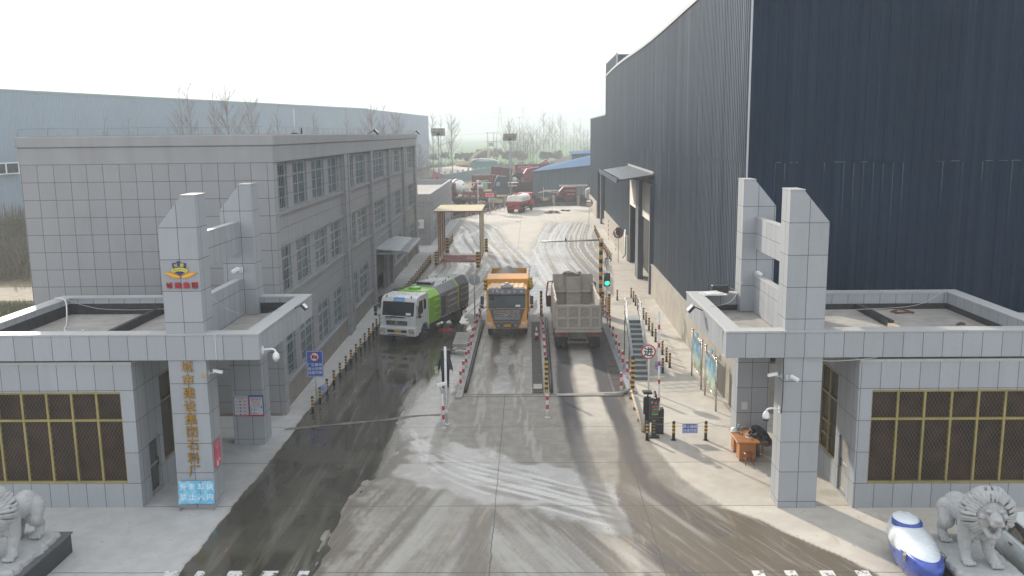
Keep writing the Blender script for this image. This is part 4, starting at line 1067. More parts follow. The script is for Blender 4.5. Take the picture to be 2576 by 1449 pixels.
# pale warehouse far left
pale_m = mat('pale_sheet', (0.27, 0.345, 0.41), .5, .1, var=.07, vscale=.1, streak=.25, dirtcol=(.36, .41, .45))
pw = thing('pale_warehouse', 'long pale blue-grey metal warehouse in haze behind the office', 'warehouse', (-55, 170, 0))
P0, P1, P2 = (-90.0, 51.0), (-39.9, 226.0), (-35.3, 320.0)
P0 = (-69.6 - (226 - 119.4) * 0 - 14.0, 119.4 - 50.0)
g = MB(); q = lambda p: (p[0] + 55, p[1] - 170)
nrm = Vector((P1[1] - P0[1], -(P1[0] - P0[0]))).normalized()
corr(g, q(P0), q(P1), 1.0, 18.35, (nrm.x, nrm.y), .55, .06); n2_ = Vector((P2[1] - P1[1], -(P2[0] - P1[0]))).normalized(); corr(g, q(P1), q(P2), 1.0, 18.35, (n2_.x, n2_.y), .55, .06)
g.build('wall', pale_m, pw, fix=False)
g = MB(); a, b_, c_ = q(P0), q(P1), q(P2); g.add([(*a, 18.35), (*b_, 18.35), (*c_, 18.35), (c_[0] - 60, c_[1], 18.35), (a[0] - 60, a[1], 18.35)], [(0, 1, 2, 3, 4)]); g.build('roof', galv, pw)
def strip(A, B, z0, z1, w, out):
    A, B, o = Vector((*A, 0)), Vector((*B, 0)), Vector((*out, 0)); g_ = MB(); p = [A + o * w, B + o * w, B, A]
    g_.add([(v.x, v.y, z0) for v in p] + [(v.x, v.y, z1) for v in p], [(0, 1, 5, 4), (4, 5, 6, 7), (3, 2, 1, 0), (1, 2, 6, 5), (0, 4, 7, 3)]); return g_
strip(q(P0), q(P1), 18.2, 18.5, .12, (nrm.x, nrm.y)).build('eave_gutter', mat('gutter_pale', (.28, .38, .36), .5), pw)
strip(q(P0), q(P1), 0, 1.0, .05, (nrm.x, nrm.y)).build('plinth', mat('dark_plinth', (.07, .08, .09), .8), pw)
strip(q(P1), q(P2), 0, 1.0, .05, (n2_.x, n2_.y)).build('plinth', MATS['dark_plinth'], pw)
for s0 in (-3.4, -15.4, 12, 26):
    d = (Vector(P1) - Vector(P0)).normalized(); c0 = Vector((-69.0, 119.4)) + d * s0; c1 = c0 + d * 4.4
    w_ = strip(q(c0), q(c1), 7.35, 8.9, .075, (nrm.x, nrm.y)).build('window', white_clean, pw)
    for k in range(2):
        a_, e_ = c0 + d * (.25 + k * 2.1), c0 + d * (2.1 + k * 2.1)
        strip(q(a_), q(e_), 7.5, 8.75, .085, (nrm.x, nrm.y)).build('pane', glass, w_)
# blue-roofed shed
sd = thing('blue_roof_shed', 'dark grey metal shed with bright blue sloping roof beside the yard', 'shed', (0.75, 172.4, 0))
g = MB(); corr(g, (0, 0), (16, -4.0), 0, 0, (-.2, -1), .5, .05, z0f=lambda t: 0, z1f=lambda t: 4.75 + 1.75 * t)
corr(g, (0, 0), (3.0, 24), 0, 4.75, (-1, 0), .5, .05); g.build('wall', mat('shed_sheet', (.085, .12, .15), .45, .2, var=.06), sd, fix=False)
g = MB(); g.add([(-.3, -.4, 4.8), (16.2, -4.5, 6.6), (18.5, 14, 8.9), (3.0, 24.5, 5.0)], [(0, 1, 2, 3)]); g.add([(-.3, -.4, 4.66), (16.2, -4.5, 6.46), (16.2, -4.5, 6.6), (-.3, -.4, 4.8)], [(0, 1, 2, 3)]); g.build('roof', mat('blue_roof', (.035, .11, .22), .75, .0, var=.06, spec=.15), sd, fix=False)
sd2 = thing('blue_roof_shed', 'further small blue roof just showing above the dark shed', 'shed', (9.8, 205, 0))
g = MB(); g.box(0, 14, 0, 12, 0, 7.2); g.build('wall', MATS['shed_sheet'], sd2); g = MB(); g.add([(-.4, -.4, 7.2), (14.4, -.4, 8.2), (14.4, 12, 8.8), (-.4, 12, 7.6)], [(0, 1, 2, 3)]); g.build('roof', MATS['blue_roof'], sd2, fix=False)

# ------------------------------------------------------------------ wheel wash frame
ww = thing('wheel_wash', 'cream sheeted wheel-wash portal with red slatted grid across the lane', 'wheel wash', (-6.6, 84, 0), 0, None)
cream = mat('cream_sheet', (0.62, 0.54, 0.34), .5, var=.07, vscale=1, streak=.2, dirtcol=(.4, .3, .15)); redst = mat('red_oxide', (0.30, 0.07, 0.04), .6, var=.2)
g = MB()
for sx_ in (-2.0, 1.95): 
    for yy in (0, 2.1, 4.3, 6.4): g.box(sx_ - .04, sx_ + .04, yy - .04, yy + .04, 0, 4.8 if yy < 3 else 4.6)
    for z in np.arange(.6, 4.8, .62): g.box(sx_ - .035, sx_ - .01, 0, 6.4, z - .012, z + .012)
    g.box(sx_ - .04, sx_ + .04, -.06, 6.45, 4.72, 4.80)
g.box(-2.35, 2.15, -.25, -.18, 4.78, 4.88); g.build('frame', redst, ww)
for sx_, d in ((-2.0, -.05), (1.95, .05)):
    g = MB(); corr(g, (sx_ + d, .05), (sx_ + d, 2.95), .35, 4.72, (d, 0), .25, .02); corr(g, (sx_ + d, 3.5), (sx_ + d, 6.4), .35, 4.72, (d, 0), .25, .02); g.build('side_sheet', cream, ww, fix=False)
g = MB()
vs_ = []; n_ = 40
for i in range(n_ + 1):
    y_ = -.3 + 7.3 * i / n_; h = 4.90 + (.03 if i % 2 else 0) - .0 * i
    vs_ += [(-2.4, y_, h), (2.15, y_, h)]
g.add(vs_, [(2 * i, 2 * i + 1, 2 * i + 3, 2 * i + 2) for i in range(n_)]); g.build('roof_sheet', cream, ww, fix=False)
g = MB()
for i in range(24):
    x_ = -1.9 + i * .163
    if abs(x_ - .1) < .35: continue
    g.box(x_ - .022, x_ + .022, .1, 4.6, .03, .07)
for yy in np.arange(.1, 4.7, .5): g.box(-1.95, 1.9, yy - .04, yy + .04, .0, .05)
g.build('slatted_grid', redst, ww)
g = MB(); g.box(-1.95, 1.9, .1, 6.25, .006, .012); g.build('pit_cover', mat('pit_pale', (.45, .41, .37), .5), ww)
# ------------------------------------------------------------------ vehicles
hub_m = mat('wheel_hub', (0.10, 0.095, 0.09), .6, .4, var=.2, dirt=.5, dirtcol=(.16, .14, .11), vscale=3)
chassis_m = mat('chassis', (0.035, 0.032, 0.03), .75, var=.3, dirt=.6, dirtcol=(.11, .095, .075), vscale=3)
lamp_m = mat('lamp_glass', (0.50, 0.50, 0.48), .12, .3, var=.25, vscale=12)
amber_m = mat('amber_lens', (.65, .20, .03), .2)
plate_m = mat('yellow_plate', (.72, .40, .03), .4, var=.04)
def wheel(t, x, y, r, w, dual=False, outer=1):
    """wheel standing on the ground, axle along x; rim as sub-part"""
    g = MB(); prof = [(r * .58, -w / 2), (r * .9, -w / 2), (r, -w / 2 + .05), (r, w / 2 - .05), (r * .9, w / 2), (r * .58, w / 2)]
    ws = [0] if not dual else [-w * .53, w * .53]
    g.M = Matrix.Translation((x, y, r)) @ Matrix.Rotation(math.pi / 2, 4, 'Y')
    for o_ in ws: g.lathe((0, 0, o_), prof, 22)
    for o_ in ws:
        for k in range(22):
            a = k * 2 * math.pi / 22; g.box(0, 0, 0, 0, 0, 0) if 0 else None
    o = g.build('wheel', rubber, t)
    g = MB(); g.M = Matrix.Translation((x, y, r)) @ Matrix.Rotation(math.pi / 2, 4, 'Y'); zz = (w / 2 if not dual else w * 1.03) * outer
    g.lathe((0, 0, 0), [(r * .6, zz - outer * .06), (r * .58, zz + outer * .012), (r * .5, zz + outer * .012), (r * .42, zz - outer * .04), (r * .2, zz - outer * .03), (r * .17, zz + outer * .05), (.01, zz + outer * .06)][::outer if outer == 1 else 1], 18)
    g.build('rim', hub_m, o); return o
def mirror_arm(t, x, y, z, s, h=.55, m=None):
    g = MB(); g.tube([(x, y + .1, z + h * .75), (x + s * .22, y - .05, z + h * .8), (x + s * .30, y - .08, z + h * .6), (x + s * .30, y - .08, z - .05), (x + s * .2, y, z - .12), (x, y + .1, z - .1)], .018, 6)
    a = g.build('mirror', black_m, t)
    g = MB(); g.box(x + s * .20, x + s * .40, y - .12, y - .03, z + .10, z + h * .72); g.box(x + s * .21, x + s * .39, y - .12, y - .03, z - .12, z + .06); g.build('mirror_housing', black_m, a, bev=.025, seg=2)

# sweeper truck
h_ = math.radians(17.3)
sw = thing('sweeper_truck', 'white cab road sweeper with lime green and grey body on the wet lane', 'sweeper truck', (-7.66, 50.5, 0), -h_)
cab_w = mat('cab_white', (.64, .66, .65), .3, var=.01, dirt=.0, dirtcol=(.40, .40, .37), coat=.3)
lime = mat('lime_green', (.20, .48, .02), .35, var=.06, coat=.2, dirt=.15, dirtcol=(.15, .25, .05)); swg = mat('sweeper_grey', (.23, .235, .25), .4, .1, var=.06, dirt=.2); swd = mat('sweeper_dark', (.10, .10, .11), .45, .1, var=.08, dirt=.2)
HWd = 1.12
arch = [(1.36 + .60 * math.cos(a), .50 + .60 * math.sin(a)) for a in np.linspace(0.15, math.pi - .35, 9)]
g = MB(); g.prism([(.06, .62), (.0, 1.05), (.02, 1.1), (.05, 1.62), (.27, 2.5), (.42, 2.68), (.75, 2.78), (1.78, 2.80), (1.93, 2.66), (1.97, 1.0), (1.97, .60)] + arch + [(.72, .62)], 'x', -HWd, HWd)
g.build('cab', cab_w, sw, bev=.055, seg=3)
g = MB(); g.prism([(-.06, .52), (-.09, .62), (-.06, 1.0), (.0, 1.04), (.3, 1.04), (.62, .98), (.66, .70), (.4, .50)], 'x', -HWd - .02, HWd + .02); g.build('bumper', cab_w, sw, bev=.03, seg=2)
def slab(mb, x0, x1, y0, z0, y1, z1, off_=.01, th=.02, m=0):
    """thin plate across x lying on the slanted line (y0,z0)-(y1,z1) of a cab front"""
    d = Vector((y1 - y0, z1 - z0)).normalized(); n_ = Vector((-d.y, d.x));
    if n_.x > 0: n_ = -n_
    a = [(y0 + n_.x * (off_ + k), z0 + n_.y * (off_ + k)) for k in (-th, 0)]; b_ = [(y1 + n_.x * (off_ + k), z1 + n_.y * (off_ + k)) for k in (-th, 0)]
    mb.prism([a[0], a[1], b_[1], b_[0]], 'x', x0, x1, m)
g = MB(); slab(g, -1.0, 1.0, .068, 1.68, .265, 2.47, .012); g.build('windscreen', glass_dark, sw, bev=.01)
g = MB(); slab(g, -.78, .42, .04, 1.56, .052, 1.63, .02); 
for x_ in (-.55, .35): g.tube([(x_, .01, 1.62), (x_ + .3, .03, 1.66), (x_ + .55, .05, 1.70)], .012, 5)
g.build('wiper', black_m, sw)
g = MB(); g.box(-.72, .62, -.02, .015, 1.15, 1.40); o = g.build('grille', mat('grille_dark', (.05, .055, .06), .5), sw, bev=.015)
g = MB(); g.cyl((-.05, -.02, 1.27), (-.05, -.05, 1.27), .125, n=18); g.build('badge', steel, o)
g = MB()
for z in (1.2, 1.275, 1.35): g.box(-.68, .58, -.028, -.02, z - .008, z + .008)
g.build('slats', steel, o)
g = MB(); g.box(-.62, .60, -.105, -.05, .72, .88); g.box(-.58, .58, -.085, -.05, .56, .64); g.build('bumper_intake', black_m, sw)
g = MB(); g.box(-.17, .27, -.125, -.106, .73, .87, 0); letters(g, '豫K·62170', (.05, -.128, .80), .10, m=1); g.build('licence_plate', [plate_m, black_m], sw)
for s_ in (-1, 1):
    g = MB(); g.prism([(s_ * .70, .94), (s_ * 1.05, .97), (s_ * 1.1, .72), (s_ * .76, .66)], 'y', -.10, -.04); o = g.build('headlight', lamp_m, sw, bev=.01)
    g = MB(); g.prism([(s_ * 1.0, .80), (s_ * 1.085, .80), (s_ * 1.09, .70), (s_ * .99, .69)], 'y', -.112, -.10); g.build('indicator', amber_m, o)
    g = MB(); xx = s_ * (HWd + .006); y_ = sorted([xx, xx - s_ * .02])
    g.prism([(.42, 1.72), (.60, 2.42), (.70, 2.48), (1.08, 2.5), (1.12, 2.42), (1.12, 1.78), (1.0, 1.70)], 'x', y_[0], y_[1]); g.build('side_window', glass_dark, sw)
    g = MB(); g.prism([(1.24, 1.86), (1.24, 2.5), (1.52, 2.5), (1.62, 2.3), (1.58, 1.9)], 'x', y_[0], y_[1]); g.build('rear_window', glass_dark, sw)
    g = MB(); xx = s_ * (HWd + .012); g.box(min(xx, xx - s_ * .02), max(xx, xx - s_ * .02), .95, 1.1, 1.5, 1.54); g.build('door_handle', black_m, sw)
    mirror_arm(sw, s_ * 1.1, .12, 1.75, s_, .65)
    wheel(sw, s_ * .98, 1.36, .49, .28, outer=s_); wheel(sw, s_ * .88, 6.7, .49, .26, dual=True, outer=s_)
for s_ in (-.85, .72):
    g = MB(); g.ball((s_, .45, 2.74), (.05, .07, .05), 8, 0, 6); g.build('marker_lamp', black_m, sw)
g = MB(); g.M = Matrix.Translation((.02, .29, 2.60)) @ Matrix.Rotation(-.55, 4, 'X'); g.box(-.33, .33, -.02, .0, -.12, .12, 0); letters(g, '城建集团', (0, -.024, -.05), .135, m=1); letters(g, '★', (0, -.024, .06), .08, m=2); g.build('roof_sign', [mat('sky_blue_sign', (.05, .32, .68), .4), white_clean, yellow_m], sw)
g = MB(); letters(g, '东风天锦', (-.62, .0, 1.5), .11, m=0); g.build('cab_lettering', black_m, sw)
g = MB(); g.box(.55, .80, -.0, .01, 1.70, 1.78)
g.M = None; g = MB(); slab(g, .50, .82, .082, 1.73, .115, 1.86, .018); g.build('windscreen_card', white_clean, sw)
# body: chamfered tank sections
def sect(y, m_, s=1.0, top=2.86, zb=.86):
    return [(-1.15, y, zb), (1.15, y, zb), (1.17, y, 1.9), (1.15, y, 2.40), (.82, y, top - .04), (0, y, top), (-.82, y, top - .04), (-1.15, y, 2.40), (-1.17, y, 1.9)]
g = MB(); g.rings([sect(2.0, 0, top=2.78), sect(2.08, 0, top=2.84), sect(3.62, 0, top=2.84)], sm=False); o = g.build('tank', lime, sw, bev=.02)
g = MB(); g.lathe((-.1, 2.75, 2.82), [(.34, 0), (.38, .04), (.38, .10), (.3, .13), (.05, .15)], 22); g.tube([(-.9, 2.3, 2.8), (-.9, 2.3, 2.95), (-.7, 2.5, 2.95), (-.7, 2.5, 2.8)], .02, 5); g.build('tank_lid', lime, o)
for s_ in (-1, 1):
  g = MB()
  for z in (1.25, 1.62, 2.05):
    x0 = s_ * 1.165; g.prism([(x0, z - .06), (x0 + s_ * .04, z - .03), (x0 + s_ * .04, z + .10), (x0, z + .16)], 'y', 2.75, 3.58)
  g.build('pressed_panel', lime, o)
g = MB(); g.rings([sect(3.64, 0, top=2.88), sect(6.72, 0, top=2.93)], sm=False); bd = g.build('body', swg, sw, bev=.02)
for s_ in (-1, 1):
  g = MB()
  for z in (1.28, 1.62, 2.02):
    x0 = s_ * 1.165; g.prism([(x0, z - .05), (x0 + s_ * .04, z - .02), (x0 + s_ * .04, z + .09), (x0, z + .14)], 'y', 4.75, 6.5)
  g.build('pressed_panel', swg, bd)
g = MB()
for k in range(13):
    for s_ in (-1, 1): x0 = s_ * 1.168; g.box(min(x0, x0 + s_ * .02), max(x0, x0 + s_ * .02), 3.8, 4.5, 1.05 + k * .09, 1.09 + k * .09)
g.build('louvre', black_m, bd)
g = MB(); g.prism([(-.55, 2.87), (.5, 2.87), (.52, 3.0), (.42, 3.06), (-.48, 3.06), (-.58, 3.0)], 'y', 3.9, 4.35); g.build('air_scoop', swg, bd, bev=.03)
g = MB(); g.prism([(-.5, 2.90), (.44, 2.90), (.42, 3.02), (-.48, 3.02)], 'y', 3.88, 3.899); g.build('scoop_opening', black_m, bd)
g = MB()
for (x_, y_) in ((-.95, 4.6), (.7, 5.6), (.75, 5.1), (-.8, 6.2), (.5, 6.6), (-.3, 6.5)): g.prism([(x_ - .05, 2.84), (x_ + .05, 2.84), (x_, 3.0)], 'y', y_, y_ + .06)
g.build('lifting_eye', black_m, bd)
g = MB(); letters(g, 'ZOOMLION', (1.178, 4.9, 2.30), .17, ux=(0, 1, 0), m=0); letters(g, '环卫', (1.215, 4.85, 1.72), .3, ux=(0, 1, 0), m=1); letters(g, '专用', (1.215, 6.2, 1.85), .3, ux=(0, 1, 0), m=1); letters(g, '城建', (1.215, 3.2, 1.45), .22, ux=(0, 1, 0), m=1); g.build('body_lettering', [swd, red_m], bd)
g = MB(); rr = random.Random(3)
for k in range(14):
    x_, y_ = -.45 + (k % 5) * .2 + rr.random() * .08, 5.05 + (k // 5) * .28 + rr.random() * .1; g.box(x_, x_ + .11, y_, y_ + .10, 2.945 - abs(x_) * .03, 2.95 - abs(x_) * .03)
g.build('roof_marks', white_clean, bd)
g = MB(); q = lambda y: [(x * 1.004, yy, z * 1.0 + .006) for x, yy, z in sect(y, 0, top=2.93)]; g.rings([q(6.55), q(6.68)], sm=False); g.build('green_band', mat('lime_band', (.33, .70, .03), .4), bd)
g = MB(); g.rings([sect(6.74, 0, top=2.93), sect(8.2, 0, top=2.93), [(x * .97, y + .32, 1.05 + (z - .86) * .88) for x, y, z in sect(8.25, 0, top=2.93)]], sm=False); o = g.build('rear_body', swd, sw, bev=.02)
for s_ in (-1, 1):
  g = MB()
  for z in (1.28, 1.66, 2.05):
    x0 = s_ * 1.165; g.prism([(x0, z - .05), (x0 + s_ * .04, z - .02), (x0 + s_ * .04, z + .09), (x0, z + .14)], 'y', 6.9, 8.3)
  g.build('pressed_panel', swd, o)
g = MB(); g.box(-.95, .95, .9, 8.5, .55, .84); g.box(-.9, .9, 7.9, 9.0, .62, .78); g.box(-1.05, 1.05, 2.2, 3.2, .40, .8); g.box(-1.1, 1.1, 4.7, 5.8, .45, .8); g.cyl((-1.0, 1.36, .49), (1.0, 1.36, .49), .09); g.cyl((-1.0, 6.7, .49), (1.0, 6.7, .49), .11); g.build('chassis', chassis_m, sw)
g = MB()
for k in range(16): y_ = 3.7 + k * .28; g.box(1.151, 1.165, y_, y_ + .16, .87, .91, k % 2)
g.build('reflector_strip', [red_m, white_m], sw)
for s_ in (-1, 1):
    g = MB(); g.box(s_ * 1.0 - .15, s_ * 1.0 + .18, 6.15, 6.2, .3, 1.0); g.box(s_ * 1.0 - .15, s_ * 1.0 + .18, 6.2, 7.25, 1.02, 1.06); g.box(s_ * 1.0 - .15, s_ * 1.0 + .18, 7.22, 7.27, .3, 1.0); g.build('mudguard', black_m, sw)
for s_ in (-1, 1):
    br_r = mat('brush_red', (.30, .03, .03), .8, var=.3, vscale=20)
    g = MB(); g.lathe((s_ * 1.15, 4.3, .12), [(.16, 0), (.28, .05), (.26, .14), (.12, .2), (.1, .42)], 14); o = g.build('brush_hub', chassis_m, sw)
    g = MB()
    for k in range(60):
        a = k * 2 * math.pi / 60; c_, s2 = math.cos(a), math.sin(a); p = (s_ * 1.15 + .2 * c_, 4.3 + .2 * s2, .18); q_ = (s_ * 1.15 + .52 * c_, 4.3 + .52 * s2, .012); n_ = (-s2 * .02, c_ * .02)
        g.add([(p[0] - n_[0] * .6, p[1] - n_[1] * .6, p[2]), (p[0] + n_[0] * .6, p[1] + n_[1] * .6, p[2]), (q_[0] + n_[0], q_[1] + n_[1], q_[2]), (q_[0] - n_[0], q_[1] - n_[1], q_[2])], [(0, 1, 2, 3)])
    g.build('brush_bristles', br_r, o, fix=False)

# yellow dump truck, facing the camera on the left weighbridge
yt_ = thing('dump_truck', 'yellow and grey tipper truck loaded with gravel facing the camera on the weighbridge', 'dump truck', (-1.34, 51.45, 0.02), 0, 'tipper trucks on the weighbridges')
yel = mat('truck_yellow', (.72, .31, .025), .35, var=.08, dirt=.45, dirtcol=(.42, .27, .10), vscale=1.6, coat=.2); ygr = mat('truck_grey', (.085, .092, .105), .4, .1, var=.12, dirt=.35, dirtcol=(.18, .17, .16)); ylt = mat('truck_roof', (.62, .42, .22), .5, var=.1, dirt=.5, dirtcol=(.55, .45, .33))
ws_m = mat('screen_glass', (.016, .036, .042), .10, var=.4, vscale=.8, spec=.4, dirt=.3, dirtcol=(.06, .08, .08))
archy = [(1.45 + .62 * math.cos(a), .52 + .62 * math.sin(a)) for a in np.linspace(.1, math.pi - .3, 9)]
g = MB(); g.prism([(.06, .72), (.0, 1.1), (.03, 1.85), (.16, 2.66), (.2, 2.98), (.45, 3.02), (2.0, 3.0), (2.08, 2.8), (2.08, .75)] + archy + [(.8, .72)], 'x', -1.17, 1.17); g.build('cab', yel, yt_, bev=.06, seg=3)
g = MB(); g.box(-1.02, 1.02, .3, 1.95, 3.015, 3.06)
for k in range(7): g.box(-.95 + k * .3, -.83 + k * .3, .3, 1.95, 3.06, 3.085)
g.build('roof_panel', ylt, yt_, bev=.02)
g = MB(); slab(g, -1.09, 1.09, .035, 1.88, .155, 2.64, .012); g.build('windscreen', ws_m, yt_, bev=.01)
g = MB(); g.prism([(-.13, 2.70), (-.15, 2.76), (.02, 3.02), (.25, 3.06), (.22, 2.68), (.1, 2.62)], 'x', -1.08, 1.08); o = g.build('sun_visor', ygr, yt_, bev=.03, seg=2)
g = MB()
for x_, ch in ((-.28, '瑞'), (.12, '沃')): letters(g, ch, (x_, -.085, 2.88), .19, uz=(0, .5, .85), m=0, bold=.01)
rr = random.Random(5)
for x_ in (-.85, -.62, -.55, .42, .46, .78, .82): g.M = Matrix.Translation((x_, -.09, 2.86 + rr.random() * .08)) @ Matrix.Rotation(-.55, 4, 'X'); g.box(0, .04 + rr.random() * .06, -.004, 0, -.05, .03 + rr.random() * .05)
g.M = None; g.build('visor_lettering', mat('worn_letter', (.42, .40, .37), .6), o)
g = MB(); g.prism([(-1.08, 1.86), (1.08, 1.86), (1.0, 1.74), (.80, 1.08), (-.80, 1.08), (-1.0, 1.74)], 'y', -.035, .03); gr_ = g.build('grille', ygr, yt_, bev=.02)
g = MB()
for z in (1.73, 1.61, 1.49, 1.37, 1.26): g.prism([(-.78, z + .02), (.78, z + .02), (.75, z - .02), (-.75, z - .02)], 'y', -.05, -.036)
g.build('slats', steel, gr_); g = MB(); g.cyl((0, -.05, 1.50), (0, -.075, 1.50), .175, n=24); g.build('badge', steel, gr_)
g = MB(); g.cyl((0, -.076, 1.50), (0, -.08, 1.50), .145, n=24); b2 = g.build('badge_field', ygr, gr_)
g = MB()
for k in (-1, 0, 1): g.prism([(-.06 + k * .06, 1.44), (-.02 + k * .06, 1.44), (.03 + k * .06, 1.57), (-.02 + k * .06, 1.57)], 'y', -.084, -.081)
g.build('badge_emblem', steel, gr_)
g = MB(); g.prism([(-.10, .68), (-.12, .74), (-.10, 1.06), (.0, 1.10), (.5, 1.08), (.66, .9), (.6, .66)], 'x', -1.215, 1.215); bm_ = g.build('bumper', yel, yt_, bev=.04, seg=2)
g = MB(); g.prism([(-.84, 1.09), (.84, 1.09), (.64, .72), (-.64, .72)], 'y', -.135, -.09); g.build('bumper_insert', ygr, yt_, bev=.015)
g = MB(); g.box(-.56, .56, -.145, -.136, .84, .94); g.build('bumper_intake', black_m, yt_)
g = MB(); g.box(-.21, .23, -.165, -.146, .82, .95, 0); letters(g, '豫K·Q7529', (.01, -.169, .885), .095, m=1); g.build('licence_plate', [plate_m, black_m], yt_)
for s_ in (-1, 1):
    g = MB(); g.prism([(s_ * .83, .98), (s_ * 1.16, 1.02), (s_ * 1.19, .78), (s_ * .86, .76)], 'y', -.14, -.06); g.build('headlight', lamp_m, yt_, bev=.015)
    g = MB(); g.box(s_ * .48 - .06, s_ * .48 + .06, -.155, -.12, .85, .92); g.build('fog_lamp', lamp_m, yt_)
    xx = s_ * 1.176; g = MB(); g.prism([(.32, 1.92), (.48, 2.6), (.6, 2.66), (1.3, 2.66), (1.3, 1.92)], 'x', min(xx, xx - s_ * .02), max(xx, xx - s_ * .02)); g.build('side_window', glass_dark, yt_)
    mirror_arm(yt_, s_ * 1.15, .12, 2.0, s_, .85)
    wheel(yt_, s_ * 1.03, 1.45, .52, .30, outer=s_)
    for y_ in (6.0, 7.35): wheel(yt_, s_ * .92, y_, .52, .28, dual=True, outer=s_)
g = MB()
for x_ in (-.65, 0, .6): g.tube([(x_, -.01, 1.87), (x_ - .22, .02, 1.95), (x_ - .45, .045, 2.03)], .012, 5)
g.build('wiper', black_m, yt_)
g = MB(); slab(g, .50, .78, .055, 1.97, .072, 2.08, .02); g.build('windscreen_card', white_clean, yt_)
g = MB(); g.ball((-.86, -.18, 2.52), (.12, .09, .09), 10, 0, 6); g.tube([(-.86, -.15, 2.52), (-.95, 0, 2.7)], .015, 5); g.build('kerb_mirror', black_m, yt_)
g = MB(); g.prism([(-.36, 3.08), (.36, 3.08), (.36, 3.22), (.15, 3.25), (.10, 3.36), (-.10, 3.36), (-.15, 3.25), (-.36, 3.22)], 'y', .2, .55); g.build('roof_light_box', mat('roof_box', (.50, .44, .40), .5), yt_, bev=.02)
g = MB(); g.box(-.45, .45, .8, 8.1, .62, .98); g.cyl((-1, 1.45, .52), (1, 1.45, .52), .1); g.box(-1.1, -.5, 3.0, 4.6, .45, .95); g.box(.5, 1.1, 3.0, 4.6, .45, .95)
for y_ in (6.0, 7.35): g.cyl((-1, y_, .52), (1, y_, .52), .12); 
g.build('chassis', chassis_m, yt_)
tw = 1.25; g = MB()
g.box(-tw, tw, 2.45, 2.53, 1.05, 3.24); g.box(-tw, -tw + .07, 2.53, 8.0, 1.05, 3.07); g.box(tw - .07, tw, 2.53, 8.0, 1.05, 3.07); g.box(-tw, tw, 8.0, 8.08, 1.05, 3.07); g.box(-tw + .07, tw - .07, 2.53, 8.0, 1.05, 1.12)
g.build('tipper_body', yel, yt_, bev=.01)
g = MB(); g.prism([(2.30, 3.12), (2.30, 3.26), (3.3, 3.44), (3.3, 3.38)], 'x', -tw, tw); g.box(-tw, tw, 2.28, 2.44, 2.62, 3.12); g.build('body_cowl', yel, yt_, bev=.01)
g = MB(); g.box(-tw - .03, -tw + .10, 2.6, 8.08, 3.073, 3.13); g.box(tw - .10, tw + .03, 2.6, 8.08, 3.073, 3.13); g.box(-tw - .02, tw + .02, 7.95, 8.1, 3.135, 3.16); g.build('body_rim', mat('rim_dusty', (.38, .33, .28), .8, var=.15), yt_)
g = MB()
for s_ in (-1, 1):
    for y_ in np.arange(2.9, 8.0, .85): g.box(s_ * tw if s_ > 0 else -tw - .08, tw + .08 if s_ > 0 else -tw, y_, y_ + .12, 1.1, 3.05)
g.build('body_rib', yel, yt_)
n_ = 26; vs_ = []; fs = []
for i in range(n_ + 1):
    for j in range(n_ + 1):
        x_, y_ = -1.17 + 2.34 * i / n_, 2.55 + 5.43 * j / n_; rr_ = math.hypot((x_ + .05) / 1.25, (y_ - 5.6) / 2.5)
        z = 3.62 - .85 * rr_ + .05 * noise.noise(Vector((x_ * 4, y_ * 4, 0))); vs_.append((x_, y_, max(2.75, z)))
for i in range(n_):
    for j in range(n_): a = i * (n_ + 1) + j; fs.append((a, a + n_ + 1, a + n_ + 2, a + 1))
g = MB(); g.add(vs_, fs, 0, True); g.build('gravel_load', mat('gravel', (.17, .165, .17), .9, var=.3, vscale=25, bump=1.0, bscale=60), yt_)
tarp_y = mat('yellow_tarp', (.40, .29, .03), .7, var=.25, vscale=5, bump=.6, bscale=8)
for s_ in (-1, 1):
    g = MB(); rr = random.Random(8 + s_)
    for k in range(7): g.ball((s_ * (1.36 + rr.uniform(-.04, .06)), 2.6 + rr.uniform(-.1, .5), 2.62 + k * .085), (.13 + rr.uniform(0, .06), .2, .12), 10, 0, 6)
    g.build('rolled_tarp', tarp_y, yt_, mods=[('REMESH', dict(mode='VOXEL', voxel_size=.04)), ('SMOOTH', dict(iterations=3))])

# empty white-grey dump truck seen from behind on the right weighbridge
wt_ = thing('dump_truck', 'empty dusty grey tipper seen from behind with a red cab door open', 'dump truck', (2.66, 48.3, 0.02), 0, 'tipper trucks on the weighbridges')
dst = mat('dusty_steel', (.41, .36, .31), .75, var=.10, vscale=1.2, dirt=.55, dirtcol=(.27, .245, .215), streak=.3, bump=.3); dst2 = mat('dusty_panel', (.30, .27, .24), .8, var=.12, vscale=2, dirt=.5, dirtcol=(.24, .22, .20), bump=.3); rusty = mat('dull_red', (.20, .05, .04), .6, var=.25, dirt=.5, dirtcol=(.24, .20, .17))
TW = 1.24; g = MB()
g.box(-TW, TW, 0, .10, 1.28, 2.66); tg = g.build('tailgate', dst2, wt_, bev=.008)
g = MB()
for x_ in (-1.24, -.66, -.03, .60, 1.12): g.box(x_, x_ + (.12 if abs(x_) > 1 else .17), -.05, 0, 1.30, 2.64)
for z in (1.285, 1.44 + .42, 2.5): 
    xs_ = [-1.12, -.66, -.49, -.03, .14, .60, .77, 1.12]
    for a, b_ in zip(xs_[::2], xs_[1::2]): g.box(a, b_, -.045, 0, z, z + .14)
g.build('tailgate_frame', dst, tg, bev=.012)
g = MB()
g.box(-TW - .02, -TW + .08, .1, 6.2, 1.28, 2.82); g.box(TW - .08, TW + .02, .1, 6.2, 1.28, 2.82); g.box(-TW + .08, TW - .08, .1, 6.2, 1.28, 1.36); g.box(-TW, TW, 6.2, 6.3, 1.28, 3.36)
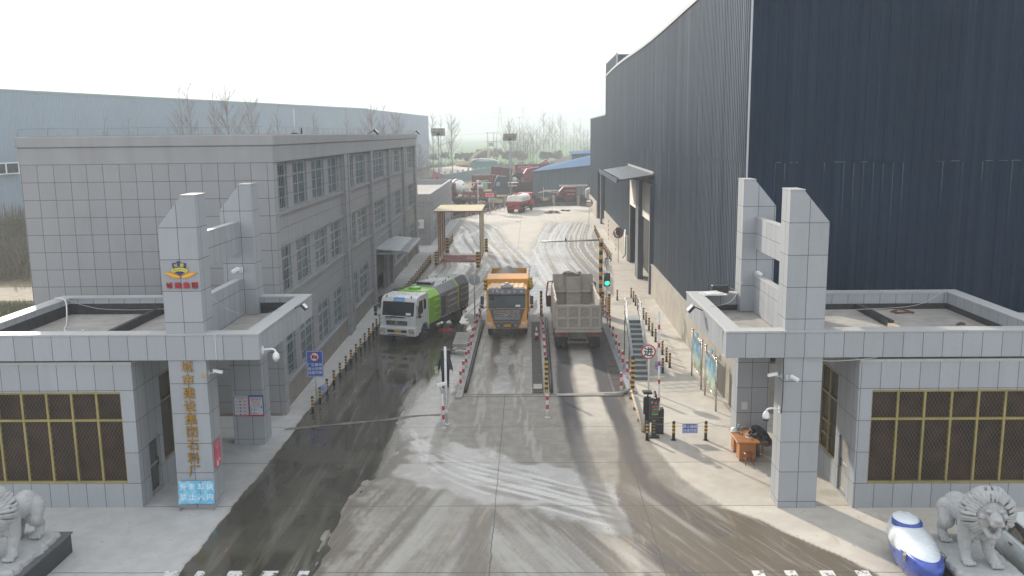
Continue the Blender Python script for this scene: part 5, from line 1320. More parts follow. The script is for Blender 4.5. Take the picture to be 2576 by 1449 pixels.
g.box(-.42, .48, 5.85, 6.2, 1.36, 3.28); g.box(-TW + .08, -.42, 5.95, 6.2, 2.3, 2.4); g.box(.48, TW - .08, 5.95, 6.2, 2.3, 2.4); g.box(-.42, .5, 5.75, 6.2, 2.32, 2.42)
for s_ in (-1, 1): g.prism([(s_ * (TW - .08), 1.36), (s_ * (TW - .08), 1.75), (s_ * (TW - .42), 1.36)], 'y', .1, 5.9)
tb = g.build('tipper_body', dst, wt_, bev=.012)
for s_ in (-1, 1):
    g = MB()
    for y_ in np.arange(.3, 6.2, .7): g.box(TW + .02 if s_ > 0 else -TW - .11, TW + .11 if s_ > 0 else -TW - .02, y_, y_ + .13, 1.3, 2.8)
    g.build('body_rib', dst, tb)
g = MB(); rr = random.Random(4)
for s_ in (-1, 1):
    pts = [(s_ * (TW - .03 + rr.uniform(-.03, .03)), .1 + k * .25, 2.86 + rr.uniform(-.03, .04)) for k in range(25)]; g.tube(pts, [.055 + rr.uniform(-.02, .03) for _ in pts], 7)
g.tube([(x_, 6.22, 3.39 + rr.uniform(-.01, .01)) for x_ in np.arange(-1.24, 1.25, .2)], .05, 7)
g.build('caked_rim', mat('caked_mud', (.50, .45, .385), .9, var=.15, vscale=9, bump=.5), tb)
g = MB()
for k in range(12): g.ball((-.55 + k * .085 + rr.uniform(-.03, .03), 6.15 + rr.uniform(-.05, .1), 3.47 + .06 * math.sin(k * .6) + rr.uniform(-.03, .03)), (.16, .14, .08), 9, 0, 6)
g.tube(smooth3([(-.5, 6.1, 3.42), (-.62, 6.05, 3.2), (-.52, 6.0, 2.95), (-.58, 6.0, 2.8)]), .03, 6)
g.build('folded_tarpaulin', mat('tarp_grey', (.26, .245, .22), .85, var=.25, vscale=8, bump=.7, bscale=12), tb, mods=[('REMESH', dict(mode='VOXEL', voxel_size=.03)), ('SMOOTH', dict(iterations=2))])
g = MB(); g.box(-1.3, 1.3, -.08, .06, 1.13, 1.27)
g.build('rear_beam', dst, wt_, bev=.01)
g = MB(); g.box(-.45, .45, .1, 8.8, .75, 1.1); g.box(-.55, -.47, .25, .33, .5, 1.12); g.box(.47, .55, .25, .33, .5, 1.12); g.box(-.6, .6, .22, .3, .46, .56); g.ball((0, 1.1, .52), (.25, .25, .24)); g.cyl((-1.1, 1.15, .52), (1.1, 1.15, .52), .11); g.cyl((-1.1, 2.5, .52), (1.1, 2.5, .52), .11); g.build('chassis', mat('chassis_dusty', (.12, .105, .09), .8, var=.3, dirt=.5, dirtcol=(.22, .19, .16), vscale=4), wt_)
for s_ in (-1, 1):
    for y_ in (1.15, 2.5): wheel(wt_, s_ * .95, y_, .52, .29, dual=True, outer=s_)
    wheel(wt_, s_ * 1.03, 7.6, .52, .30, outer=s_)
    g = MB(); g.box(s_ * .9 - .38, s_ * .9 + .36, .1, .16, .86, 1.12); g.box(s_ * .9 - .38, s_ * .9 + .36, .16, 3.0, 1.08, 1.13); g.build('mudguard', rusty, wt_)
g = MB(); g.box(-.30, .30, .18, .21, .86, 1.05, 0); letters(g, '豫K·8H236', (0, .175, .955), .11, m=1); g.build('licence_plate', [mat('dull_plate', (.30, .12, .04), .6), chassis_m], wt_)
cabr = mat('cab_red', (.34, .05, .03), .4, var=.12, dirt=.4, dirtcol=(.35, .22, .15))
g = MB(); g.prism([(6.55, .95), (6.55, 2.75), (8.6, 2.85), (8.85, 2.6), (9.0, 1.9), (9.0, .7), (8.2, .7), (8.1, 1.1), (7.1, 1.1), (7.0, .95)], 'x', -1.18, 1.18); g.build('cab', cabr, wt_, bev=.05, seg=2)
g = MB(); g.M = Matrix.Translation((-1.2, 8.2, 0)) @ Matrix.Rotation(.35, 4, 'Z')
g.prism([(-.42, 1.05), (.0, .98), (.0, 1.75), (-.46, 1.72)], 'y', -.04, .04); g.box(-.05, .0, -.04, .04, 1.75, 2.66); g.prism([(-.46, 1.72), (-.40, 1.72), (-.28, 2.60), (-.36, 2.62)], 'y', -.04, .04); g.prism([(-.36, 2.58), (-.05, 2.62), (-.05, 2.68), (-.34, 2.65)], 'y', -.04, .04)
dr = g.build('open_door', cabr, wt_)
g = MB(); g.M = Matrix.Translation((-1.2, 8.2, 0)) @ Matrix.Rotation(.35, 4, 'Z'); g.box(-.40, -.03, -.06, -.041, 1.02, 1.68); g.tube([(-.3, -.08, 1.72), (-.2, -.10, 1.9), (-.08, -.08, 1.75)], .02, 5); g.build('door_lining', black_m, dr)
mirror_arm(wt_, 1.2, 8.6, 2.0, 1, .7)

# distant red and white water tanker
tk = thing('water_tanker', 'red and white water tanker lorry parked at the far end of the yard', 'tanker truck', (-2.36, 136.1, 0), -math.radians(14.6))
tw_, tr_ = mat('tank_white', (.80, .79, .74), .5, var=.06), mat('tank_red', (.36, .03, .04), .45, var=.12)
def ell(y, k=1.0, n=24): return [(1.17 * k * math.copysign(abs(math.cos(a)) ** .7, math.cos(a)), y, 1.95 + .78 * k * math.copysign(abs(math.sin(a)) ** .75, math.sin(a))) for a in [2 * math.pi * (i + .5) / n for i in range(n)]]
g = MB(); g.rings([ell(.25, .9), ell(.35, 1), ell(5.8, 1), ell(5.9, .9)]); o = g.build('tank', tw_, tk)
g = MB(); R_ = [[(x * 1.012, y, z - .006) for x, y, z in ell(yy, kk) if z < 1.95] for yy, kk in ((.24, .9), (.33, 1), (5.82, 1), (5.92, .9))]
g.rings(R_, close=False); g.add(R_[0], [tuple(range(len(R_[0])))]); g.build('tank_skirt', tr_, tk)
g = MB(); g.box(-.9, .9, .1, .25, 1.1, 1.22); g.box(-1.0, 1.0, -.3, .5, .62, 1.05); g.build('rear_platform', tr_, tk, bev=.02)
g = MB(); g.cyl((-.3, -.35, 1.22), (-.3, -.35, 1.75), .14, .05, 10); g.build('cone', red_m, tk)
g = MB(); g.tube([(-1.0, .5, 2.6), (-1.0, .5, 2.95), (-1.0, 3.2, 2.95), (-1.0, 5.2, 2.95)], .03, 5)
for y_ in (1.2, 2.6, 4.0): g.lathe((.0, y_, 2.70), [(.3, 0), (.3, .1), (.1, .14)], 12)
g.build('walkway_rail', tr_, tk)
g = MB(); g.box(-.5, .5, .3, 8.0, .62, .98); g.box(-1.15, -1.02, 2.5, 5, .45, .6); g.box(1.02, 1.15, 2.5, 5, .45, .6); g.tube(smooth3([(-.9, -.4, 1.1), (-.4, -.45, 1.0), (.3, -.42, 1.1), (.1, -.42, 1.15)]), .09, 6); g.build('chassis', chassis_m, tk)
for s_ in (-1, 1):
    for y_ in (.9, 2.2): wheel(tk, s_ * .86, y_, .5, .27, dual=True, outer=s_)
    wheel(tk, s_ * 1.0, 6.8, .5, .28, outer=s_)
g = MB(); g.prism([(6.0, .8), (6.0, 2.7), (7.9, 2.75), (8.2, 1.9), (8.2, .7), (7.4, .8), (7.3, 1.1), (6.3, 1.1), (6.2, .8)], 'x', -1.15, 1.15); g.build('cab', tr_, tk, bev=.05)
for s_ in (-1, 1):
    g = MB(); g.box(s_ * 1.155 - .01, s_ * 1.155 + .01, 6.6, 7.5, 1.75, 2.5); g.build('side_window', glass_dark, tk)
    mirror_arm(tk, s_ * 1.15, 7.6, 1.8, s_, .6)
g = MB()
for k, ch in enumerate('城建集团'): letters(g, ch, (1.19, 1.5 + k * 1.1, 2.15), .5, ux=(0, 1, 0), m=0)
g.build('tank_lettering', tr_, tk)
# ------------------------------------------------------------------ weighbridges, kerbs, street furniture
deck_m = mat('deck_concrete', (.34, .32, .285), .7, var=.12)
grat_m = mat('grating', (.115, .105, .09), .6, .3, var=.15, vscale=3, dirt=.6, dirtcol=(.22, .20, .165))
def walkway(x0, x1, y0, y1, label):
    t = thing('walkway_grating', label, 'grating', ((x0 + x1) / 2, y0, 0), 0, 'gratings beside the weighbridges', world_coords=True)
    g = MB(); g.box(x0, x1, y0, y1, .006, .03); g.build('base', mat('grating_dark', (.045, .042, .038), .8, dirt=.3, dirtcol=(.14, .12, .10)), t)
    g = MB(); n = int((x1 - x0) / .045)
    for i in range(n + 1): x = x0 + (x1 - x0) * i / n; g.box(x - .007, x + .007, y0, y1, .03, .05)
    for y in np.arange(y0, y1 + .01, 1.2): g.box(x0 - .01, x1 + .01, y - .015, y + .015, .03, .055)
    g.build('bars', grat_m, t)
walkway(.10, .60, 40.42, 56.4, 'dark steel grating strip between the two weighbridges')
walkway(3.98, 4.52, 40.3, 56.4, 'dark steel grating strip along the right edge of the right weighbridge')
g = MB(); g.box(.14, .56, 40.95, 41.75, .057, .085); tag(g.build('access_cover', mat('cover_plate', (.40, .37, .32), .6, var=.1)), 'pale square cover plate lying on the near end of the grating', 'cover plate')
kerb_m = mat('kerb_concrete', (.37, .36, .335), .8, var=.1, dirt=.4, dirtcol=(.27, .25, .21), vscale=2)
g = MB(); g.box(-3.46, -3.14, 39.6, 57.8, .004, .10); tag(g.build('kerb', kerb_m, bev=.015), kind='structure')
g = MB(); g.box(.63, .90, 39.8, 58.0, .004, .09); tag(g.build('kerb', kerb_m, bev=.015), kind='structure')
g = MB(); g.box(4.56, 4.98, 40.3, 58.4, .004, .07); tag(g.build('kerb', mat('kerb_blue_grey', (.27, .28, .30), .8, var=.1), bev=.015), kind='structure')
for (x0, y0, x1, y1, lab) in ((-3.06, 40.5, -3.0, 56.5, 'long black rubber pipe along the left edge of the left weighbridge'), (.98, 40.35, 1.07, 57.3, 'long black rubber pipe along the left edge of the right weighbridge')):
    g = MB(); g.tube([(x0 + (x1 - x0) * k / 8, y0 + (y1 - y0) * k / 8, .09) for k in range(9)], .085, 10); tag(g.build('rubber_pipe', mat('rubber_dark', (.012, .012, .012), .5, var=.3)), lab, 'pipe', 'black pipes beside the weighbridges')
g = MB(); g.box(-3.5, 4.3, 40.25, 40.36, .004, .018); g.box(-3.4, 4.3, 39.9, 39.925, .003, .012, 1); tag(g.build('deck_edge', [mat('edge_pale', (.27, .25, .21), .7, dirt=.4, dirtcol=(.2, .17, .13)), black_m]), kind='structure')
g = MB(); g.tube(smooth3([(3.4, 40.15, .03), (3.9, 40.1, .05), (4.3, 40.2, .10), (4.6, 40.5, .16)]), .07, 8); g.quad((1.2, 39.95, .03), (4.2, 39.95, .03), (4.5, 40.35, .10), (1.2, 40.28, .03)); tag(g.build('rubber_flap', mat('flap_pale', (.34, .31, .265), .8, var=.15))
, 'pale lifted mat edge at the mouth of the right weighbridge', 'mat')
t = thing('timber_rail', 'long weathered timber rail on short blocks beside the exit lane', 'rail', (4.62, 37.4, 0), 0, None, world_coords=True)
g = MB(); g.tube([(4.68, 40.15, .18), (4.62, 37.5, .16), (4.55, 34.75, .14)], .06, 8); g.build('rail', wood_pale, t)
g = MB()
for y in (39.5, 37.9, 36.3, 34.95): g.box(4.5, 4.64, y - .08, y + .08, 0, .1)
g.build('block', mat('old_brick', (.20, .13, .08), .9, var=.3), t)
g = MB(); g.box(-4.45, -3.58, 49.8, 53.0, .01, .16); g.box(-4.42, -3.60, 51.3, 51.34, .161, .165, 1); tag(g.build('concrete_block', [mat('block_concrete', (.31, .30, .27), .85, var=.15, dirt=.5, dirtcol=(.2, .18, .14)), black_m], bev=.03), 'low square concrete slab lying in the wet lane behind the person', 'slab')
g = MB(); rr = random.Random(2); vs_ = []
for i in range(13):
    for j in range(5):
        u_ = i / 12; vs_.append((-4.55 + u_ * 1.0, 48.1 + j * .16 - .3 * abs(u_ - .6), .04 + .26 * math.sin(u_ * 2.2) * (1 - .12 * j) + rr.uniform(0, .02)))
g.add(vs_, [(i * 5 + j, (i + 1) * 5 + j, (i + 1) * 5 + j + 1, i * 5 + j + 1) for i in range(12) for j in range(4)], 0, True)
tag(g.build('rubber_sheet', black_m, mods=[('SOLIDIFY', dict(thickness=.02))]), 'curled black rubber sheet on the ground by the left kerb posts', 'rubber sheet')

# red and white posts
def rw_post():
    t = thing('bollard', 'red and white post', 'bollard'); g = MB()
    g.lathe((0, 0, 0), [(.058, .0), (.058, .37), (.058, .57), (.058, .77), (.058, .96), (.05, .985), (.01, 1.0)], 14, ms=[0, 1, 0, 1, 0, 0]); g.build('post', [white_m, red_m], t)
    g = MB(); g.lathe((0, 0, 0), [(.12, 0), (.12, .012), (.05, .014)], 14); g.build('base_plate', white_m, t); return t
def yb_post(h=.78, r=.06, bands=3, base=.40):
    t = thing('bollard', 'black and yellow post', 'bollard'); g = MB()
    pr = [(r, 0), (r, h * base)]; ms = [0]; z = h * base; bh = (h * (.96 - base)) / (bands * 2)
    for k in range(bands * 2): z += bh; pr.append((r, z)); ms.append(1 if k % 2 == 0 else 0)
    pr += [(r * .8, h - .008), (.008, h)]; ms += [0, 0]
    g.lathe((0, 0, 0), pr, 14, ms=ms); g.build('post', [black_m, yellow_m], t)
    g = MB(); g.lathe((0, 0, 0), [(r * 1.9, 0), (r * 1.9, .01), (r, .012)], 12); g.build('base_plate', black_m, t); return t
RW = rw_post(); first = [True]
ORD = ['nearest', 'second', 'third', 'fourth', 'fifth', 'sixth', 'seventh', 'eighth', 'ninth', 'tenth', 'eleventh', 'twelfth', 'thirteenth', 'fourteenth', 'fifteenth', 'sixteenth', 'seventeenth', 'eighteenth', 'nineteenth', 'twentieth', 'twenty-first', 'twenty-second', 'twenty-third', 'twenty-fourth', 'twenty-fifth', 'twenty-sixth', 'twenty-seventh', 'twenty-eighth', 'twenty-ninth', 'thirtieth']
used_p = {}
def place(proto, x, y, label, group, rz=0.0, scale=None, z=0.0):
    if proto.name not in used_p:
        used_p[proto.name] = 1; o = proto; o.location = (x, y, z); o.rotation_euler = (0, 0, rz); o['label'] = label; o['group'] = group
        if scale: o.scale = (scale,) * 3 if not isinstance(scale, (tuple, list)) else scale
        return o
    return dup(proto, (x, y, z), rz, label, group, scale)
for i, y in enumerate((40.94, 42.84, 44.84, 46.74, 48.7, 50.6, 52.57, 54.66, 56.29, 57.5)):
    place(RW, -3.30 if i < 8 else -3.24, y, f'{ORD[i]} red and white post in the row left of the yellow truck', 'red and white posts along the left weighbridge')
for i, y in enumerate((46.2, 47.9, 49.7, 52.2, 54.5, 57.3)):
    place(RW, .78, y, f'{ORD[i]} red and white post in the row between the two tipper trucks', 'red and white posts between the weighbridges')
for i, (x, y) in enumerate(((4.72, 40.74), (4.77, 42.76), (4.74, 44.67), (4.75, 46.62), (4.78, 48.58), (4.80, 50.6), (4.84, 52.95), (4.86, 54.95), (4.9, 57.3))):
    place(RW, x, y, f'{ORD[i]} red and white post in the row beside the steel stairs', 'red and white posts along the right weighbridge')
place(RW, 4.24, 40.43, 'red and white post standing on the right grating, in front of its row', None or 'single red and white posts'); place(RW, .72, 36.85, 'red and white post standing alone in the middle of the exit', 'single red and white posts'); place(RW, -3.61, 35.52, 'red and white post in front of the camera pole', 'single red and white posts')
for i, (x, y) in enumerate(((-10.96, 121.26), (-10.36, 123.13), (-9.67, 125.04), (-9.03, 127.02), (-8.41, 129.07), (-7.8, 131.4), (-6.49, 134.8), (-5.85, 136.75), (-5.2, 138.75), (-4.57, 140.94), (-3.94, 143.08))):
    place(RW, x, y, f'{ORD[i]} red and white post along the far curved yard edge, counted from the wheel wash', 'red and white posts at the far yard edge', scale=.85)
YB = yb_post()
for i, (x, y) in enumerate(((-9.54, 37.56), (-9.54, 38.94), (-9.53, 40.35), (-9.54, 41.9), (-9.53, 43.3), (-9.53, 44.75), (-9.52, 46.07), (-9.51, 47.41), (-9.5, 48.73), (-9.51, 50.07), (-9.51, 51.44), (-9.5, 52.82), (-9.51, 54.1), (-9.52, 55.5))):
    place(YB, x, y, f'{ORD[i]} black and yellow post of the near office row, counted from the gate', 'black and yellow posts along the near office pavement')
for i in range(16):
    place(YB, -9.38 - .01 * (i % 2), 64.6 + i * 1.287, f'{ORD[i]} black and yellow post of the office row behind the sweeper', 'black and yellow posts along the far office pavement')
for i, (x, y) in enumerate(((-8.72, 96.5), (-8.72, 98.0), (-8.68, 99.3), (-8.7, 100.8))):
    place(YB, x, y, f'{ORD[i]} black and yellow post in the short row behind the wheel wash', 'black and yellow posts behind the wheel wash')
for i, (x, y) in enumerate(((6.69, 43.93), (7.2, 44.96), (7.22, 46.2), (7.23, 47.72), (7.25, 49.24), (7.28, 50.76), (7.3, 52.3), (7.31, 53.87), (7.35, 55.57), (7.38, 57.1), (7.40, 58.7), (7.4, 60.2), (7.42, 61.8), (7.45, 63.3), (7.44, 64.7), (6.34, 63.9))):
    place(YB, x, y, f'{ORD[i]} black and yellow post on the pavement right of the stairs' if i < 15 else 'single black and yellow post at the pavement corner near the striped pole', 'black and yellow posts on the right pavement')
for i in range(18):
    y = 84.0 + i * 1.55; place(YB, 7.7 + max(0, (y - 95)) * .024, y, f'{ORD[i]} black and yellow post of the far right row leading to the mirror', 'black and yellow posts of the far right row')
for i, (x, y) in enumerate(((4.60, 33.93), (5.64, 33.92), (6.90, 33.9), (8.35, 33.0))):
    place(YB, x, y, ['black and yellow post directly before the barrier kiosk', 'black and yellow post left of the small blue sign', 'black and yellow post right of the small blue sign', 'black and yellow post half hidden behind the desk'][i], 'black and yellow posts by the right gate')
YT = yb_post(1.8, .085, 7, .06)
for x, y, lab, h in ((.75, 40.37, 'tall yellow and black striped post at the near end of the middle kerb', 1.0), (4.78, 40.48, 'tall yellow and black striped post at the foot of the stairs', 1.0), (.75, 57.9, 'tall yellow and black striped post behind the yellow truck', 1.0), (4.80, 57.9, 'tall yellow and black striped post left of the traffic light', .95), (5.25, 58.2, 'tall yellow and black striped post right of the traffic light', .85)):
    place(YT, x, y, lab, 'tall striped posts', scale=(1, 1, h))
g = MB(); g.box(4.95, 5.2, 57.9, 58.3, 0, 1.35); tag(g.build('yellow_cabinet', yellow_m, bev=.02), 'yellow cabinet behind the traffic light', 'cabinet')
YP = thing('guard_pillar', 'thick striped pillar', 'pillar'); g = MB()
pr = [(.17, 0), (.17, .2)]; ms = [0]; z = .2
for k in range(8): z += .13; pr.append((.17, z)); ms.append(1 - k % 2)
pr += [(.02, z + .01)]; ms += [1]; g.lathe((0, 0, 0), pr, 16, ms=ms); g.build('pillar', [black_m, yellow_m], YP)
g = MB(); g.lathe((0, 0, 0), [(.24, 0), (.24, .03), (.18, .035)], 14); g.build('footing', mat('muddy', (.25, .21, .15), .9), YP)
for x, y, lab, s_ in ((-8.67, 82.5, 'thick striped pillar at the near left corner of the wheel wash', 1.0), (-4.69, 80.6, 'thick striped pillar at the near right corner of the wheel wash', 1.15), (-8.45, 91.4, 'thick striped pillar at the far left corner of the wheel wash', 1.2), (-4.45, 91.6, 'thick striped pillar at the far right corner of the wheel wash', 1.1)):
    place(YP, x, y, lab, 'thick striped pillars round the wheel wash', scale=(1, 1, s_))

# height-limit pole with arm
t = thing('gantry_pole', 'tall black and yellow striped pole carrying a long grey horizontal arm', 'pole', (4.67, 58.1, 0))
pr = [(.12, 0), (.12, .27)]; ms = [1]; z = .27
for k in range(18): z += .275; pr.append((.12, z)); ms.append(k % 2 == 1 and 1 or 0)
g = MB(); g.lathe((0, 0, 0), pr, 16, ms=ms); g.box(-.13, .13, -.13, .13, 0, 1.6, 1) if 0 else None; g.build('mast', [black_m, yellow_m], t)
g = MB(); g.cyl((.0, 0, 5.1), (-3.9, .1, 5.0), .06, .045, 10); g.box(-.14, .14, -.1, .1, 5.0, 5.2); g.build('arm', galv, t)
g = MB(); g.box(-2.35, -2.25, -.05, .05, 5.05, 5.18); g.cyl((-2.3, 0, 5.1), (-2.3, 0, 5.25), .03); g.build('sensor', black_m, t)
g = MB(); g.box(.25, .5, -.1, .1, 3.4, 3.95); g.tube(smooth3([(.35, 0, 3.4), (.42, 0, 3.1), (.55, 0, 3.15), (.5, 0, 3.4)]), .02, 5); g.box(.1, .3, -.03, .03, 3.6, 3.66); g.build('control_box', galv, t, bev=.015)
# traffic lights
def traffic_light(loc, label, back, h, hh):
    t = thing('traffic_light', label, 'traffic light', loc, math.pi if back else 0, 'traffic lights at the weighbridge')
    g = MB(); g.cyl((0, .08, 0), (0, .08, h + hh + .15), .055, .055, 12); g.lathe((0, .08, 0), [(.14, 0), (.14, .02), (.06, .03)], 12); g.build('pole', white_m, t)
    g = MB(); g.box(-.20, .20, -.14, .03, h, h + hh); ho_ = g.build('housing', black_m, t, bev=.03, seg=2)
    for k, (zz, mm) in enumerate(((h + hh * .26, mat('green_signal', (.05, .6, .42), .3, emit=(.03, .85, .55), estr=1.4)), (h + hh * .74, mat('signal_off', (.05, .05, .05), .2)))):
        g = MB(); g.cyl((0, -.141, zz), (0, -.16, zz), hh * .19, hh * .17, 20); g.build('lens', mm if not back else MATS['signal_off'], ho_)
        g = MB(); R_ = hh * .22; vs_ = []; n_ = 12
        for i in range(n_ + 1):
            a = math.pi * i / n_; vs_ += [(R_ * math.cos(a), -.141, zz + R_ * math.sin(a)), (R_ * math.cos(a), -.30, zz + R_ * math.sin(a) - .02)]
        g.add(vs_, [(2 * i, 2 * i + 2, 2 * i + 3, 2 * i + 1) for i in range(n_)], 0, True); g.build('visor', black_m, ho_, mods=[('SOLIDIFY', dict(thickness=.012))])
    return t
t = traffic_light((5.03, 57.55, 0), 'traffic light showing green beside the striped pole', False, 2.15, .85)
g = MB(); g.cyl((0, .08, 3.1), (0, .08, 4.4), .03, .03, 8, 0); g.cyl((0, .08, 3.9), (0, .08, 4.45), .033, .033, 8, 1); g.build('aerial', [white_m, red_m], t)
traffic_light((-3.52, 36.06, 0), 'traffic light seen from behind on a white pole in front of the dark-clothed person', True, 2.32, .86)
t = thing('camera_pole', 'short white pole with a bullet camera beside the near traffic light pole', 'camera', (-3.66, 35.78, 0))
g = MB(); g.cyl((0, 0, 0), (0, 0, 1.45), .045, n=10); g.box(.04, .2, -.04, .06, .55, .68); g.build('pole', white_m, t)
g = MB(); g.box(-.06, .06, -.05, .05, 1.42, 1.58); g.tube([(0, 0, 1.5), (-.08, -.05, 1.62), (-.08, -.05, 1.70)], .02, 6); g.build('bracket', galv, t)
g = MB(); g.M = Matrix.Translation((-.02, -.02, 1.78)) @ Matrix.Rotation(-.25, 4, 'Y'); g.box(-.20, .22, -.07, .07, -.06, .08); g.build('camera_housing', white_clean, t, bev=.025, seg=2)
g = MB(); g.cyl((-.235, -.03, 1.76), (-.225, -.03, 1.76), .05, n=10); g.build('lens', black_m, t)
# round signs
def ngon_disc(mb, c, r, m=0, n=28, y0=0, y1=.02):
    mb.cyl((c[0], c[1] + y1, c[2]), (c[0], c[1] + y0, c[2]), r, r, n, m)
t = thing('round_sign', 'round white sign with red rim and the character for enter on a white post', 'road sign', (5.54, 40.6, 0), 0)
g = MB(); g.cyl((0, .05, 0), (0, .05, 2.2), .045, n=10); g.build('post', white_m, t)
g = MB(); ngon_disc(g, (-.04, 0, 1.93), .345, 0, y0=-.0, y1=.03); ngon_disc(g, (-.04, 0, 1.93), .285, 1, y0=-.006, y1=.0); letters(g, '进', (-.04, -.012, 1.93), .46, m=2, bold=.02); g.build('face', [red_m, white_clean, black_m], t)
t = thing('round_sign', 'back of a round grey sign on a slim post left of the yellow truck', 'road sign', (-3.59, 57.25, 0))
g = MB(); g.cyl((0, -.05, 0), (0, -.05, 3.0), .04, n=10); g.build('post', galv, t)
g = MB(); ngon_disc(g, (0, 0, 2.68), .38, 0, y0=0, y1=.02); g.build('face', galv, t); g = MB(); g.box(-.3, .3, -.03, 0, 2.75, 2.8); g.box(-.3, .3, -.03, 0, 2.55, 2.6); g.build('bracket', galv, t)
# blue no-photography sign
t = thing('warning_sign', 'large blue no-photography sign with white characters on a post by the office', 'sign', (-9.75, 39.15, 0), .06)
g = MB(); g.cyl((0, .05, 0), (0, .05, 2.4), .04, n=10); g.build('post', white_m, t)
g = MB(); g.box(-.37, .37, -.01, .01, 1.22, 2.42, 0)
for a, b_, c_, d_ in ((-.355, .355, 1.235, 1.25), (-.355, .355, 2.39, 2.405), (-.355, -.34, 1.25, 2.39), (.34, .355, 1.25, 2.39)): g.box(a, b_, -.015, -.0105, c_, d_, 1)
for i, tx_ in enumerate(('厂区重地', '禁止拍照', '违者罚款')): letters(g, tx_, (0, -.02, 1.78 - i * .185), .155, m=1, bold=.01, sx=1.05)
ngon_disc(g, (-.0, -.0, 2.14), .22, 2, y0=-.016, y1=-.0105); ngon_disc(g, (0, 0, 2.14), .175, 1, y0=-.02, y1=-.0165)
g.box(-.12, .12, -.026, -.0205, 2.07, 2.20, 3); g.box(-.05, .05, -.026, -.0205, 2.20, 2.225, 3); ngon_disc(g, (0, 0, 2.135), .045, 1, y0=-.03, y1=-.0265); ngon_disc(g, (0, 0, 2.135), .028, 3, y0=-.034, y1=-.0305)
g.M = Matrix.Translation((0, -.04, 2.14)) @ Matrix.Rotation(math.radians(45), 4, 'Y'); g.box(-.19, .19, -.002, .003, -.016, .016, 2)
g.M = None; g.build('board', [blue_sign, white_clean, red_m, black_m], t)
def small_sign(loc, rz, label):
    t = thing('warning_plate', label, 'sign', loc, rz, 'small blue warning plates hung between posts')
    g = MB(); g.box(-.30, .30, -.006, .006, .18, .57, 0); g.box(-.285, .285, -.009, -.0065, .195, .555, 1); g.box(-.27, .27, -.012, -.0095, .21, .54, 0)
    letters(g, '禁止翻越', (0, -.015, .455), .135, m=1, bold=.008); letters(g, '违者罚款', (0, -.015, .295), .135, m=1, bold=.008); g.build('plate', [blue_sign, white_clean], t)
    return t
small_sign((6.28, 33.92, .10), 0, 'small blue warning plate between the two posts left of the desk')
small_sign((6.38, 43.35, .12), -1.15, 'small blue warning plate hanging beside the stairs, seen edgewise')
small_sign((-9.54, 39.65, .12), 1.25, 'small blue warning plate between posts behind the no-photography sign')
chain_m = mat('chain', (.30, .30, .29), .5, .5)
def chain(pts, label):
    g = MB(); P_ = []
    for a, b_ in zip(pts[:-1], pts[1:]):
        for k in range(8):
            t_ = k / 8; P_.append((a[0] + (b_[0] - a[0]) * t_, a[1] + (b_[1] - a[1]) * t_, a[2] + (b_[2] - a[2]) * t_ - .10 * 4 * t_ * (1 - t_)))
    P_.append(pts[-1]); g.tube(P_, .009, 4); tag(g.build('chain', chain_m), label, 'chain', 'sagging chains between posts')
chain([(-9.54, y, .75) for y in (37.56, 38.94, 40.35, 41.9, 43.3, 44.75, 46.07, 47.41, 48.73, 50.07, 51.44, 52.82, 54.1, 55.5)], 'sagging chain linking the near office posts')
chain([(-9.38, 64.6 + i * 1.287, .75) for i in range(16)], 'sagging chain linking the office posts behind the sweeper')
chain([(4.6, 33.93, .75), (5.64, 33.92, .75), (6.9, 33.9, .75), (8.3, 33.2, .75)], 'sagging chain across the right pavement near the desk')
chain([(7.2, 44.96, .75), (7.22, 46.2, .75), (7.23, 47.72, .75), (7.25, 49.24, .75), (7.28, 50.76, .75), (7.3, 52.3, .75), (7.31, 53.87, .75), (7.35, 55.57, .75), (7.38, 57.1, .75), (7.40, 58.7, .75)], 'sagging chain linking the posts right of the stairs')

# steel stairs
t = thing('steel_stairs', 'free-standing grey steel stairs with tubular railings beside the weighbridge', 'stairs', (5.42, 42.6, 0), -.02)
tread = mat('tread_plate', (.38, .40, .40), .5, .3, var=.1); riser = mat('riser_plate', (.13, .15, .155), .55, .2, var=.1)
N_ = 12; RH, TD = .183, .36; g = MB(); g2 = MB()
for k in range(N_):
    g.box(-.35, .35, k * TD, (k + 1) * TD - .004, (k + 1) * RH - .03, (k + 1) * RH); g2.box(-.35, .35, k * TD + .01, k * TD + .02, k * RH, (k + 1) * RH - .031)
g.box(-.35, .35, N_ * TD, N_ * TD + .9, N_ * RH - .03, N_ * RH); g.build('tread', tread, t); g2.build('riser', riser, t)
g = MB()
for s_ in (-1, 1): g.prism([(-.05, 0), (.25, 0), (N_ * TD, N_ * RH - .25), (N_ * TD + .9, N_ * RH - .25), (N_ * TD + .9, N_ * RH - .02), (N_ * TD - .1, N_ * RH - .02)], 'x', s_ * .36 - .01, s_ * .36 + .01)
for s_ in (-1, 1):
    g.box(s_ * .36 - .03, s_ * .36 + .03, N_ * TD + .8, N_ * TD + .86, 0, N_ * RH - .2); g.box(s_ * .36 - .03, s_ * .36 + .03, N_ * TD * .55, N_ * TD * .55 + .06, 0, N_ * RH * .5)
g.build('stringer', riser, t)
g = MB()
for s_ in (-1, 1):
    x_ = s_ * .37
    for hh in (.35, .65, .95): g.tube([(x_, 0, RH + hh), (x_, N_ * TD, N_ * RH + hh), (x_, N_ * TD + .9, N_ * RH + hh)], .02, 6)
    for k in (0, 3, 6, 9, 12): g.cyl((x_, k * TD, max(0, k * RH)), (x_, k * TD, k * RH + .95 + (RH if k == 0 else 0)), .02, n=6)
    g.cyl((x_, N_ * TD + .9, N_ * RH), (x_, N_ * TD + .9, N_ * RH + .95), .02, n=6)
g.tube([(-.37, N_ * TD + .9, N_ * RH + .95), (.37, N_ * TD + .9, N_ * RH + .95)], .02, 6); g.build('railing', galv, t)

